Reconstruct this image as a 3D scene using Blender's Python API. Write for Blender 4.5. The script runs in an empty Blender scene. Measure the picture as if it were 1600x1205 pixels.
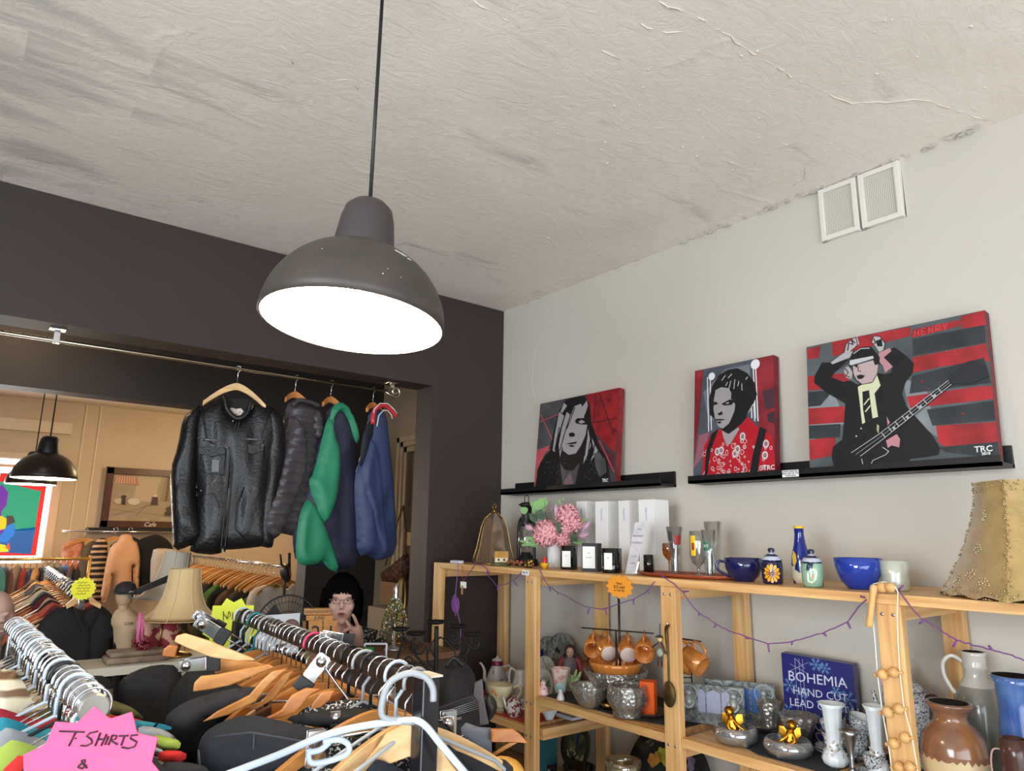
import bpy,bmesh,math,random
import numpy as np
from mathutils import Vector,Matrix,Euler,geometry
from math import pi,sin,cos,sqrt,radians
# ------------------------------------------------------------------ camera, world, light, exposure
sc=bpy.context.scene
COL=sc.collection
CAM_H=1.70
C0=Vector((0,0,CAM_H))
# rows: camera right, up, forward in world axes (X right along the dark wall, Y into it, Z up)
MR=[Vector((0.7804745875643404,-0.6250536992991074,0.012934108348615416)),
      Vector((-0.14039103279127166,-0.15506452281916608,0.9778779840423162)),
      Vector((0.6092206300496339,0.7650247491129717,0.20877585388775657))]
FPX=1095.43
cam_d=bpy.data.cameras.new('camera')
cam=bpy.data.objects.new('camera',cam_d)
COL.objects.link(cam)
cam_d.sensor_fit='HORIZONTAL';cam_d.sensor_width=36.0
cam_d.lens=36.0*FPX/1600.0
cam_d.clip_start=0.05;cam_d.clip_end=60
m3=Matrix((MR[0],MR[1],-MR[2])).transposed()
cam.matrix_world=Matrix.Translation(C0) @ m3.to_4x4()
sc.camera=cam
world=bpy.data.worlds.new('world');sc.world=world
world.use_nodes=True
bg=world.node_tree.nodes['Background']
bg.inputs[0].default_value=(0.80,0.88,1.0,1);bg.inputs[1].default_value=0.9
def area(name,loc,aim,sx,sy,power,col,spread=180):
    l=bpy.data.lights.new(name,'AREA');l.shape='RECTANGLE';l.size=sx;l.size_y=sy
    l.energy=power;l.color=col;l.spread=radians(spread)
    o=bpy.data.objects.new(name,l);COL.objects.link(o);o.location=loc
    o.rotation_euler=(Vector(aim)-Vector(loc)).to_track_quat('-Z','Y').to_euler()
    return o
# daylight through the shop front behind the camera, plus an added left-side fill
area('daylight_shop_front',(-0.4,-2.05,1.30),(1.0,3.3,1.6),4.0,2.1,60,(0.84,0.93,1.0),140)
area('left_side_fill',(-2.9,0.4,1.85),(2.5,2.4,1.1),2.6,1.7,110,(0.84,0.93,1.0),140)
# back room: its window and its ceiling lamps' light
area('daylight_back_window',(0.1,8.7,1.7),(0.8,5.0,1.5),1.0,1.0,20,(0.95,0.98,1.0))
def point(name,loc,power,col,r=0.05):
    l=bpy.data.lights.new(name,'POINT');l.energy=power;l.color=col;l.shadow_soft_size=r
    o=bpy.data.objects.new(name,l);COL.objects.link(o);o.location=loc;return o
WARM=(1.0,0.72,0.42)
vs=sc.view_settings
sc.display_settings.display_device='sRGB'
vs.view_transform='Standard';vs.look='None';vs.gamma=1.0
vs.exposure=0.6
vs.use_curve_mapping=False
sc.cycles.use_denoising=True
sc.cycles.max_bounces=8;sc.cycles.diffuse_bounces=4;sc.cycles.glossy_bounces=3
sc.cycles.transmission_bounces=8;sc.cycles.transparent_max_bounces=12
sc.cycles.caustics_reflective=False;sc.cycles.caustics_refractive=False
sc.cycles.sample_clamp_indirect=4.0
# ------------------------------------------------------------------ helpers
def ray(px,py):
    return (MR[0]*(px-800)-MR[1]*(py-602.5)+MR[2]*FPX)/FPX
def PX(px,py,X):
    v=ray(px,py);return C0+v*(X/v.x)
def PY(px,py,Y):
    v=ray(px,py);return C0+v*(Y/v.y)
def PZ(px,py,Z):
    v=ray(px,py);return C0+v*((Z-CAM_H)/v.z)
def PD(px,py,D):
    return C0+ray(px,py)*D
def proj(P):
    d=Vector(P)-C0;z=d.dot(MR[2])
    return 800+FPX*d.dot(MR[0])/z,602.5-FPX*d.dot(MR[1])/z
def mpp(P):
    return (Vector(P)-C0).dot(MR[2])/FPX
def footX(px,X,z):           # point at height z in the plane x = X seen at image column px
    py=900
    for _ in range(6):
        P=PX(px,py,X);P.z=z;py=proj(P)[1]
    return P
def footY(px,Y,z):
    py=900
    for _ in range(6):
        P=PY(px,py,Y);P.z=z;py=proj(P)[1]
    return P
MATS={}
def s2l(c):
    return tuple(((v/255)/12.92 if v/255 <= 0.04045 else ((v/255+0.055)/1.055) **2.4) for v in c)
def mat(name,rgb,rough=0.6,metal=0.0,var=0.0,scale=8,bump=0.0,bscale=60,trans=0.0,emis=None,estr=0,rgb2=None,
        stretch=None,ior=1.45,coat=0.0,sheen=0.0,thr=None,aniso=None,alpha=1.0,spec=0.5):
    """rgb as sRGB 0-255; var mixes towards rgb2 (or a darker tone) by noise; thr makes hard-edged patches"""
    if name in MATS:return MATS[name]
    m=bpy.data.materials.new(name);m.use_nodes=True
    nt=m.node_tree;b=nt.nodes['Principled BSDF']
    c=s2l(rgb)+(1,)
    b.inputs['Base Color'].default_value=c
    b.inputs['Roughness'].default_value=rough;b.inputs['Metallic'].default_value=metal
    b.inputs['IOR'].default_value=ior
    b.inputs['Specular IOR Level'].default_value=spec
    if trans:b.inputs['Transmission Weight'].default_value=trans
    if coat:b.inputs['Coat Weight'].default_value=coat;b.inputs['Coat Roughness'].default_value=0.05
    if sheen:b.inputs['Sheen Weight'].default_value=sheen
    if alpha<1:b.inputs['Alpha'].default_value=alpha
    if emis is not None:
        b.inputs['Emission Color'].default_value=s2l(emis)+(1,);b.inputs['Emission Strength'].default_value=estr
    tc=None
    if var or bump or rgb2:
        tc=nt.nodes.new('ShaderNodeTexCoord');mp=nt.nodes.new('ShaderNodeMapping')
        nt.links.new(tc.outputs['Object'],mp.inputs['Vector'])
        if stretch:mp.inputs['Scale'].default_value=stretch
    if var or rgb2:
        n=nt.nodes.new('ShaderNodeTexNoise');n.inputs['Scale'].default_value=scale;n.inputs['Detail'].default_value=5
        nt.links.new(mp.outputs[0],n.inputs['Vector'])
        r=nt.nodes.new('ShaderNodeValToRGB')
        c2=(s2l(rgb2)+(1,)) if rgb2 else tuple(v*(1-var) for v in c[:3])+(1,)
        if thr is not None:
            r.color_ramp.elements[0].position=thr-0.01;r.color_ramp.elements[1].position=thr+0.01
        else:
            r.color_ramp.elements[0].position=0.35;r.color_ramp.elements[1].position=0.65
        r.color_ramp.elements[0].color=c;r.color_ramp.elements[1].color=c2
        nt.links.new(n.outputs[0],r.inputs[0]);nt.links.new(r.outputs[0],b.inputs['Base Color'])
    if bump:
        n2=nt.nodes.new('ShaderNodeTexNoise');n2.inputs['Scale'].default_value=bscale;n2.inputs['Detail'].default_value=4
        nt.links.new(mp.outputs[0],n2.inputs['Vector'])
        bp=nt.nodes.new('ShaderNodeBump');bp.inputs['Strength'].default_value=bump;bp.inputs['Distance'].default_value=0.01
        nt.links.new(n2.outputs[0],bp.inputs['Height']);nt.links.new(bp.outputs[0],b.inputs['Normal'])
    MATS[name]=m
    return m
def glass(name,rgb,tint=.97,gloss=.16,rough=.03,facet=0,dens=0.0):
    """thin clear wall: mostly see-through, mirror-like towards its edges; facet adds cut patterns"""
    if name in MATS:return MATS[name]
    m=bpy.data.materials.new(name);m.use_nodes=True;nt=m.node_tree;nt.nodes.clear();N=nt.nodes.new;K=nt.links.new
    out=N('ShaderNodeOutputMaterial');tr=N('ShaderNodeBsdfTransparent');gl=N('ShaderNodeBsdfGlossy');df=N('ShaderNodeBsdfDiffuse');mx=N('ShaderNodeMixShader');m2=N('ShaderNodeMixShader')
    c=s2l(rgb);tr.inputs[0].default_value=tuple(v*tint for v in c)+(1,);gl.inputs['Roughness'].default_value=rough;gl.inputs['Color'].default_value=(.95,.95,.95,1);df.inputs[0].default_value=c+(1,)
    lw=N('ShaderNodeLayerWeight');lw.inputs['Blend'].default_value=.35
    ma=N('ShaderNodeMath');ma.operation='MULTIPLY_ADD';ma.inputs[1].default_value=.55;ma.inputs[2].default_value=gloss;K(lw.outputs['Facing'],ma.inputs[0])
    m2.inputs[0].default_value=dens;K(tr.outputs[0],m2.inputs[1]);K(df.outputs[0],m2.inputs[2])
    K(m2.outputs[0],mx.inputs[1]);K(gl.outputs[0],mx.inputs[2]);K(mx.outputs[0],out.inputs[0])
    if facet:
        tc=N('ShaderNodeTexCoord');vo=N('ShaderNodeTexVoronoi');vo.inputs['Scale'].default_value=facet;vo.feature='F1';K(tc.outputs['Object'],vo.inputs['Vector'])
        bp=N('ShaderNodeBump');bp.inputs['Strength'].default_value=1;bp.inputs['Distance'].default_value=.004;K(vo.outputs['Distance'],bp.inputs['Height']);K(bp.outputs[0],gl.inputs['Normal']);K(bp.outputs[0],lw.inputs['Normal'])
        rp=N('ShaderNodeMath');rp.operation='MULTIPLY';rp.inputs[1].default_value=.32;K(vo.outputs['Distance'],rp.inputs[0]);ad=N('ShaderNodeMath');ad.use_clamp=True;K(rp.outputs[0],ad.inputs[0]);K(ma.outputs[0],ad.inputs[1]);K(ad.outputs[0],mx.inputs[0])
    else:K(ma.outputs[0],mx.inputs[0])
    MATS[name]=m;return m
def wood(name,rgb,rgb2,axis,rough=0.5,scale=3.5):
    """pine-like grain running along axis 0/1/2"""
    st=[14,14,14];st[axis]=0.7
    return mat(name,rgb,rough,rgb2=rgb2,scale=scale,stretch=tuple(st),bump=0.05,bscale=6)
def basis(d):
    d=Vector(d).normalized()
    a=Vector((0,0,1)) if abs(d.z)<0.9 else Vector((1,0,0))
    u=d.cross(a).normalized();return u,d.cross(u).normalized(),d
class MB:
    """collects shapes, then links them as ONE mesh object"""
    def __init__(s):
        s.v=[];s.f=[];s.m=[];s.sm=[]
    def add(s,verts,faces,mi=0,smooth=False):
        o=len(s.v);s.v += [tuple(v) for v in verts]
        for f in faces:s.f.append([i+o for i in f]);s.m.append(mi);s.sm.append(smooth)
        return s
    def box(s,c,size,mi=0,rot=None):
        x,y,z=[q/2 for q in size];vs_=[]
        R=Euler(rot).to_matrix() if rot else None
        for k in ((-x,-y,-z),(x,-y,-z),(x,y,-z),(-x,y,-z),(-x,-y,z),(x,-y,z),(x,y,z),(-x,y,z)):
            q=Vector(k)
            if R:q=R @ q
            vs_.append(q+Vector(c))
        return s.add(vs_,[(0,3,2,1),(4,5,6,7),(0,1,5,4),(1,2,6,5),(2,3,7,6),(3,0,4,7)],mi)
    def b2(s,lo,hi,mi=0):
        lo=Vector(lo);hi=Vector(hi);return s.box((lo+hi)/2,hi-lo,mi)
    def obox(s,p0,p1,w,h,mi=0,up=(0,0,1)):      # bar with a w x h section
        p0=Vector(p0);p1=Vector(p1);d=(p1-p0).normalized();up=Vector(up)
        u=d.cross(up).normalized()*(w/2);v=u.cross(d).normalized()*(h/2)
        vs_=[p+a*u+b*v for p in (p0,p1) for a,b in ((-1,-1),(1,-1),(1,1),(-1,1))]
        return s.add(vs_,[(3,2,1,0),(4,5,6,7),(0,1,5,4),(1,2,6,5),(2,3,7,6),(3,0,4,7)],mi)
    def tube(s,pts,r,seg=8,mi=0,closed=False,caps=True):
        pts=[Vector(p) for p in pts];n=len(pts);rings=[];pu=None
        rr=list(r) if isinstance(r,(list,tuple)) else [r]*n
        if seg >= 8 and 3 <= n <= 9 and not closed:      # round off the bends
            q=[];qr=[]
            for i in range(n-1):
                a,b_,c,d=pts[max(i-1,0)],pts[i],pts[i+1],pts[min(i+2,n-1)]
                for k in range(4):
                    t=k/4;q.append(.5*((2*b_)+(c-a)*t+(2*a-5*b_+4*c-d)*t*t+(3*b_-a-3*c+d)*t**3));qr.append(rr[i]*(1-t)+rr[i+1]*t)
            pts=q+[pts[-1]];rr=qr+[rr[-1]];n=len(pts)
        for i,p in enumerate(pts):
            a=pts[i-1] if (i>0 or closed) else p;b=pts[(i+1) % n] if (i<n-1 or closed) else p
            d=(b-a);d=d.normalized() if d.length>1e-9 else Vector((0,0,1))
            if pu is None:u,v,_=basis(d)
            else:
                u=pu-d*pu.dot(d)
                u=u.normalized() if u.length>1e-6 else basis(d)[0]
                v=d.cross(u)
            pu=u
            rings.append([p+(u*cos(2*pi*k/seg)+v*sin(2*pi*k/seg))*rr[i] for k in range(seg)])
        vs_=[q for rg in rings for q in rg];fs=[]
        for i in range(n if closed else n-1):
            j=(i+1) % n
            for k in range(seg):
                k2=(k+1) % seg
                fs.append((i*seg+k,i*seg+k2,j*seg+k2,j*seg+k))
        if caps and not closed:
            fs.append(tuple(range(seg))[::-1]);fs.append(tuple((n-1)*seg+k for k in range(seg)))
        s.add(vs_,fs,mi,True)
        if caps and not closed:s.sm[-1]=s.sm[-2]=False
        return s
    def cyl(s,p0,p1,r0,r1=None,seg=20,mi=0):
        return s.tube([p0,p1],[r0,r0 if r1 is None else r1],seg,mi)
    def lathe(s,prof,c=(0,0,0),seg=28,mi=0,R=None,sx=1,sy=1,mis=None,flute=0,famp=0.0):
        """prof: (radius, height) pairs; ends with radius 0 close the shape"""
        vs_=[];fs=[];n=len(prof);c=Vector(c)
        for (r,h) in prof:
            for k in range(seg):
                a=2*pi*k/seg
                q=r*(1+famp*cos(flute*a)) if flute else r
                p=Vector((q*cos(a)*sx,q*sin(a)*sy,h))
                if R:p=R @ p
                vs_.append(p+c)
        o=len(s.v);s.v += [tuple(v) for v in vs_]
        for i in range(n-1):
            for k in range(seg):
                k2=(k+1) % seg
                s.f.append([o+i*seg+k,o+i*seg+k2,o+(i+1)*seg+k2,o+(i+1)*seg+k])
                s.m.append(mis[i] if mis else mi);s.sm.append(True)
        return s
    def ball(s,c,r,seg=14,mi=0,sc_=(1,1,1),R=None):
        n=max(6,seg // 2)
        prof=[(max(1e-5,sin(pi*i/n)) ,-cos(pi*i/n)) for i in range(n+1)]
        vs_=[];c=Vector(c)
        for (a,h) in prof:
            for k in range(seg):
                t=2*pi*k/seg;p=Vector((a*cos(t)*sc_[0],a*sin(t)*sc_[1],h*sc_[2]))*r
                if R:p=R @ p
                vs_.append(p+c)
        fs=[(i*seg+k,i*seg+(k+1) % seg,(i+1)*seg+(k+1) % seg,(i+1)*seg+k) for i in range(n) for k in range(seg)]
        return s.add(vs_,fs,mi,True)
    def prism(s,pts,N,t,mi=0):
        """planar outline of 3D points, extruded by t along N"""
        N=Vector(N).normalized();pts=[Vector(p) for p in pts];n=len(pts)
        vs_=pts+[p+N*t for p in pts]
        tri=geometry.tessellate_polygon([pts])
        fs=[]
        for a,b,c in tri:
            nn=(pts[b]-pts[a]).cross(pts[c]-pts[a])
            if nn.dot(N)>0:fs += [(c,b,a),(a+n,b+n,c+n)]
            else:fs += [(a,b,c),(c+n,b+n,a+n)]
        for i in range(n):
            j=(i+1) % n;fs.append((i,j,j+n,i+n))
        return s.add(vs_,fs,mi)
    def build(s,name,mats,parent=None,org=None,bevel=0,subd=0,remesh=0,fixn=True):
        me=bpy.data.meshes.new(name)
        org=Vector(org) if org is not None else (Vector(parent['_o']) if parent is not None and '_o' in parent else Vector((0,0,0)))
        me.from_pydata([tuple(Vector(v)-org) for v in s.v],[],s.f)
        if not isinstance(mats,(list,tuple)):mats=[mats]
        for m in mats:me.materials.append(m)
        me.polygons.foreach_set('material_index',s.m);me.polygons.foreach_set('use_smooth',s.sm)
        bm=bmesh.new();bm.from_mesh(me)
        bmesh.ops.remove_doubles(bm,verts=bm.verts,dist=2e-6)
        if fixn:bmesh.ops.recalc_face_normals(bm,faces=bm.faces)
        bm.to_mesh(me);bm.free();me.update()
        o=bpy.data.objects.new(name,me);COL.objects.link(o)
        if parent is not None:o.parent=parent
        else:o.location=org
        if bevel:
            md=o.modifiers.new('bevel','BEVEL');md.width=bevel;md.segments=2;md.limit_method='ANGLE'
        if remesh:
            md=o.modifiers.new('remesh','REMESH');md.mode='VOXEL';md.voxel_size=remesh;md.use_smooth_shade=True
            md=o.modifiers.new('smooth','SMOOTH');md.iterations=4
        if subd:
            md=o.modifiers.new('subd','SUBSURF');md.levels=subd;md.render_levels=subd
        return o
def T(name,label,cat,loc=(0,0,0),rz=0,group=None):
    """an Empty at the thing's base; parts built in world space are shifted by its location"""
    o=bpy.data.objects.new(name,None);COL.objects.link(o);o.location=loc;o.rotation_euler=(0,0,rz)
    o.empty_display_size=0.05
    o['label']=label;o['category']=cat
    if group:o['group']=group
    if rz==0:o['_o']=tuple(loc)
    return o
def L(o,label,cat,group=None):
    o['label']=label;o['category']=cat
    if group:o['group']=group
    return o
def S(o):o['kind']='structure';return o
def clone(o,loc,rz=0,label=None,group=None,mats=None):
    r=o.copy();COL.objects.link(r);r.location=loc;r.rotation_euler=(0,0,rz)
    if label:r['label']=label
    if group:r['group']=group
    for ch in [c for c in o.children]:
        c=ch.copy();COL.objects.link(c);c.parent=r
        for g in list(ch.children):
            d=g.copy();COL.objects.link(d);d.parent=c
    return r
def resample(pts,sp):
    out=[];n=len(pts)
    for i in range(n):
        a=np.array(pts[i],float);b=np.array(pts[(i+1) % n],float);d=np.linalg.norm(b-a)
        k=max(1,int(round(d/sp)))
        for j in range(k):out.append(tuple(a+(b-a)*j/k))
    return out
def inside(px,py,poly):
    n=len(poly);c=np.zeros(px.shape,bool);j=n-1
    for i in range(n):
        xi,yi=poly[i];xj,yj=poly[j]
        if yi != yj:
            c ^= ((yi>py) != (yj>py)) & (px<(xj-xi)*(py-yi)/(yj-yi)+xi)
        j=i
    return c
def seg_dist(P,poly):
    d=np.full(len(P),1e9);n=len(poly)
    for i in range(n):
        a=np.array(poly[i]);b=np.array(poly[(i+1) % n]);ab=b-a;L2=(ab @ ab) or 1e-12
        t=np.clip(((P-a) @ ab)/L2,0,1);q=a+t[:,None]*ab
        d=np.minimum(d,np.linalg.norm(P-q,axis=1))
    return d
def smooth_poly(pts,it=2):
    for _ in range(it):
        q=[]
        n=len(pts)
        for i in range(n):
            a=pts[i];b=pts[(i+1) % n]
            q.append((a[0]*.75+b[0]*.25,a[1]*.75+b[1]*.25));q.append((a[0]*.25+b[0]*.75,a[1]*.25+b[1]*.75))
        pts=q
    return pts
def pillow(mb,outline,to3,N,th,rim=None,sp=0.02,fold=0.0,fs=(18,3),seed=0,mi=0,back=0.35,smooth=1,matf=None,quilt=0,qamp=0):
    """inflated outline: outline in plane coordinates (u, v); to3(u, v) -> world; th = front thickness"""
    rng=random.Random(seed)
    poly=smooth_poly([tuple(p) for p in outline],smooth) if smooth else outline
    poly=resample(poly,sp)
    q=[poly[0]]
    for p in poly[1:]:
        if math.hypot(p[0]-q[-1][0],p[1]-q[-1][1])>sp*0.35:q.append(p)
    poly=q
    A=np.array(poly);x0,y0=A.min(0);x1,y1=A.max(0)
    gx,gy=np.meshgrid(np.arange(x0,x1,sp),np.arange(y0,y1,sp))
    gx=gx+(np.arange(gx.shape[0]) % 2)[:,None]*sp/2
    P=np.stack([gx.ravel(),gy.ravel()],1)
    k=inside(P[:,0],P[:,1],poly);P=P[k]
    if len(P):
        d=seg_dist(P,poly);P=P[d>sp*0.5]
    allp=[Vector(p) for p in poly]+[Vector(p) for p in P]
    nb=len(poly)
    V,E,F,oV,oE,oF=geometry.delaunay_2d_cdt(allp,[],[list(range(nb))],1,1e-6)
    VA=np.array([tuple(v) for v in V]);D=seg_dist(VA,poly)
    rim=rim or th
    h=th*np.sqrt(1-(1-np.clip(D/rim,0,1)) **2)
    if fold:
        ph=[rng.uniform(0,6.28) for _ in range(6)]
        w=(np.sin(VA[:,0]*fs[0]+VA[:,1]*fs[1]+ph[0]+1.3*np.sin(VA[:,1]*7+ph[1]))+0.6*np.sin(VA[:,0]*fs[0]*2.3-VA[:,1]*fs[1]*2+ph[2]+np.sin(VA[:,1]*11+ph[3]))
             +0.35*np.sin(VA[:,0]*fs[0]*4.1+VA[:,1]*9+ph[4]))
        h=h+fold*w*np.clip(D/rim,0,1)
    if quilt:
        h=h+qamp*np.abs(np.sin(VA[:,1]*quilt+0.22*np.sin(VA[:,0]*9)))*np.clip(D/(rim*.5),0,1)
    N=Vector(N).normalized();n=len(V)
    front=[Vector(to3(v[0],v[1]))+N*float(h[i]) for i,v in enumerate(V)]
    bk=[Vector(to3(v[0],v[1]))-N*float(back*h[i]) for i,v in enumerate(V)]
    o=len(mb.v);mb.v += [tuple(p) for p in front+bk]
    for f in F:
        c=VA[list(f)].mean(0);m_=matf(c[0],c[1]) if matf else mi
        mb.f.append([o+i for i in f]);mb.m.append(m_);mb.sm.append(True)
        mb.f.append([o+n+i for i in reversed(f)]);mb.m.append(m_);mb.sm.append(True)
    return mb
class Plane:
    """vertical plane through O, horizontal axis at angle ang from +X; N faces the camera side"""
    def __init__(s,O,ang=0):
        s.O=Vector(O);s.U=Vector((cos(ang),sin(ang),0));s.V=Vector((0,0,1));s.N=s.U.cross(s.V)
        if s.N.dot(C0-s.O)<0:s.N=-s.N
    def at(s,px,py):
        r=ray(px,py);t=(s.O-C0).dot(s.N)/r.dot(s.N);P=C0+r*t-s.O
        return (P.dot(s.U),P.dot(s.V))
    def to3(s,u,v,off=0):return s.O+s.U*u+s.V*v+s.N*off
    def pix(s,pts):return [s.at(*p) for p in pts]
    def w(s,px,py,off=0):
        u,v=s.at(px,py);return s.to3(u,v,off)
def text(name,body,loc,U,V,size,m,parent=None,align='CENTER',ext=0.0004,org=None,shear=0,bold=0.0):
    cu=bpy.data.curves.new(name,'FONT');cu.body=body;cu.size=size;cu.align_x=align;cu.align_y='CENTER'
    cu.extrude=ext;cu.shear=shear;cu.offset=bold;cu.resolution_u=2
    o=bpy.data.objects.new(name,cu);COL.objects.link(o)
    dg=bpy.context.evaluated_depsgraph_get();dg.update()
    me=bpy.data.meshes.new_from_object(o.evaluated_get(dg))
    bpy.data.objects.remove(o);bpy.data.curves.remove(cu)
    U=Vector(U).normalized();V=Vector(V).normalized();W=U.cross(V)
    R=Matrix((U,V,W)).transposed().to_4x4()
    org=Vector(org) if org is not None else (Vector(parent['_o']) if parent is not None and '_o' in parent else Vector((0,0,0)))
    me.transform(Matrix.Translation(Vector(loc)-org) @ R)
    me.materials.clear();me.materials.append(m)
    ob=bpy.data.objects.new(name,me);COL.objects.link(ob)
    if parent is not None:ob.parent=parent
    return ob
# ------------------------------------------------------------------ shared materials
M_black=mat('black_lacquer',(22,21,23),0.45)
M_chrome=mat('chrome',(210,212,216),0.16,1.0)
M_steel=mat('brushed_steel',(170,170,172),0.32,1.0)
M_brass=mat('aged_brass',(178,140,78),0.32,1.0,var=0.3,scale=30)
M_white=mat('white_plastic',(215,218,222),0.4)
M_pinez=wood('pine_upright',(226,184,126),(196,146,92),2)
M_piney=wood('pine_shelf',(226,184,126),(194,142,86),1)
M_pinex=wood('pine_rail',(222,180,124),(192,144,92),0)
M_hwood=wood('hanger_wood',(214,160,96),(180,120,64),0,0.38)
M_ink=mat('marker_ink',(38,30,40),0.6)
M_paper=mat('white_paper',(232,232,228),0.8)
# ------------------------------------------------------------------ the room
ZC=CAM_H+1.374      # ceiling
YW=3.33;TH=0.17    # dark wall and its thickness
XW=2.58
ZH=CAM_H+0.825      # top of the openings
XJ=2.076              # right jamb of the opening
YB=4.85;TB=0.16;XB=2.04   # second opening, across the passage
YF=9.05               # back room's far wall
def plaster(name,base,patch,light,crack=True):
    m=bpy.data.materials.new(name);m.use_nodes=True;nt=m.node_tree;b=nt.nodes['Principled BSDF'];N=nt.nodes.new;K=nt.links.new
    b.inputs['Roughness'].default_value=0.75
    tc=N('ShaderNodeTexCoord');mp=N('ShaderNodeMapping');K(tc.outputs['Object'],mp.inputs[0])
    n1=N('ShaderNodeTexNoise');n1.inputs['Scale'].default_value=1.3;n1.inputs['Detail'].default_value=6;n1.inputs['Distortion'].default_value=0.6
    K(mp.outputs[0],n1.inputs['Vector'])
    r1=N('ShaderNodeValToRGB');r1.color_ramp.elements[0].position=.38;r1.color_ramp.elements[1].position=.62
    r1.color_ramp.elements[0].color=s2l(base)+(1,);r1.color_ramp.elements[1].color=s2l(light)+(1,)
    K(n1.outputs[0],r1.inputs[0])
    # roller patches: broad strokes along one direction, stronger towards the dark wall's left
    mp2=N('ShaderNodeMapping');mp2.inputs['Scale'].default_value=(1.1,5.0,1);mp2.inputs['Rotation'].default_value=(0,0,0.35);K(tc.outputs['Object'],mp2.inputs[0])
    n2=N('ShaderNodeTexNoise');n2.inputs['Scale'].default_value=1.4;n2.inputs['Detail'].default_value=7;n2.inputs['Roughness'].default_value=.62;K(mp2.outputs[0],n2.inputs['Vector'])
    sx=N('ShaderNodeSeparateXYZ');K(tc.outputs['Object'],sx.inputs[0])
    mr=N('ShaderNodeMapRange');mr.inputs['From Min'].default_value=0.9;mr.inputs['From Max'].default_value=-0.4;mr.inputs['To Min'].default_value=-0.15;mr.inputs['To Max'].default_value=0.14
    K(sx.outputs[0],mr.inputs[0])
    bk=N('ShaderNodeTexBrick');bk.inputs['Color1'].default_value=(0,0,0,1);bk.inputs['Color2'].default_value=(1,1,1,1);bk.inputs['Mortar'].default_value=(.5,.5,.5,1);bk.inputs['Scale'].default_value=1;bk.inputs['Mortar Size'].default_value=0.0;bk.inputs['Brick Width'].default_value=.62;bk.inputs['Row Height'].default_value=.17;K(tc.outputs['Object'],bk.inputs['Vector'])
    bm_=N('ShaderNodeMath');bm_.operation='MULTIPLY_ADD';bm_.inputs[1].default_value=.16;bm_.inputs[2].default_value=-.08;K(bk.outputs['Color'],bm_.inputs[0])
    ad=N('ShaderNodeMath');ad0=N('ShaderNodeMath');K(n2.outputs[0],ad0.inputs[0]);K(bm_.outputs[0],ad0.inputs[1]);K(ad0.outputs[0],ad.inputs[0]);K(mr.outputs[0],ad.inputs[1])
    r2=N('ShaderNodeValToRGB');r2.color_ramp.elements[0].position=.48;r2.color_ramp.elements[1].position=.64
    K(ad.outputs[0],r2.inputs[0])
    mx=N('ShaderNodeMix');mx.data_type='RGBA';K(r2.outputs[0],mx.inputs['Factor']);K(r1.outputs[0],mx.inputs['A']);mx.inputs['B'].default_value=s2l(patch)+(1,)
    K(mx.outputs['Result'],b.inputs['Base Color'])
    n3=N('ShaderNodeTexNoise');n3.inputs['Scale'].default_value=11;n3.inputs['Detail'].default_value=9;n3.inputs['Roughness'].default_value=.72;n3.inputs['Distortion'].default_value=1.2
    mp3=N('ShaderNodeMapping');mp3.inputs['Scale'].default_value=(1,1.8,1);mp3.inputs['Rotation'].default_value=(0,0,.5);K(tc.outputs['Object'],mp3.inputs[0]);K(mp3.outputs[0],n3.inputs['Vector'])
    bp=N('ShaderNodeBump');bp.inputs['Strength'].default_value=.5;bp.inputs['Distance'].default_value=.009;K(n3.outputs[0],bp.inputs['Height'])
    last=bp
    if crack:
        vo=N('ShaderNodeTexVoronoi');vo.feature='DISTANCE_TO_EDGE';vo.inputs['Scale'].default_value=1.1
        n4=N('ShaderNodeTexNoise');n4.inputs['Scale'].default_value=3;n4.inputs['Detail'].default_value=6
        mxv=N('ShaderNodeMix');mxv.data_type='VECTOR';mxv.inputs['Factor'].default_value=.28
        K(tc.outputs['Object'],n4.inputs['Vector']);K(tc.outputs['Object'],mxv.inputs['A']);K(n4.outputs['Color'],mxv.inputs['B']);K(mxv.outputs['Result'],vo.inputs['Vector'])
        rr=N('ShaderNodeMapRange');rr.inputs['From Min'].default_value=0;rr.inputs['From Max'].default_value=.02;K(vo.outputs['Distance'],rr.inputs[0])
        n5=N('ShaderNodeTexNoise');n5.inputs['Scale'].default_value=1.7;K(tc.outputs['Object'],n5.inputs['Vector'])
        m5=N('ShaderNodeMath');m5.operation='GREATER_THAN';m5.inputs[1].default_value=.52;K(n5.outputs[0],m5.inputs[0])
        m6=N('ShaderNodeMath');m6.operation='SUBTRACT';m6.inputs[0].default_value=1;K(rr.outputs[0],m6.inputs[1])
        m7=N('ShaderNodeMath');m7.operation='MULTIPLY';K(m5.outputs[0],m7.inputs[0]);K(m6.outputs[0],m7.inputs[1])
        b2=N('ShaderNodeBump');b2.inputs['Strength'].default_value=.28;b2.inputs['Distance'].default_value=.004;K(m7.outputs[0],b2.inputs['Height']);K(bp.outputs[0],b2.inputs['Normal']);last=b2
    K(last.outputs[0],b.inputs['Normal'])
    MATS[name]=m;return m
M_ceil=plaster('ceiling_plaster',(236,226,214),(205,197,188),(244,235,224))
M_wall=mat('cream_wall_paint',(203,195,183),0.7,var=0.04,scale=1.2,bump=0.12,bscale=14)
M_dark=mat('charcoal_wall_paint',(57,46,43),0.62,var=0.12,scale=1.5,bump=0.05,bscale=40)
M_dark2=mat('dark_brown_paint',(52,45,43),0.6,var=0.15,scale=2)
M_back=mat('beige_wall_paint',(208,190,164),0.7,var=0.05,scale=2)
M_floor=wood('floor_boards',(178,168,156),(150,140,128),0,0.5)
def slab(name,lo,hi,m):
    b=MB();b.b2(lo,hi);return S(b.build(name,m))
slab('floor',(-3.1,-2.2,-0.1),(5.0,YF+.1,0),M_floor)
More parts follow.
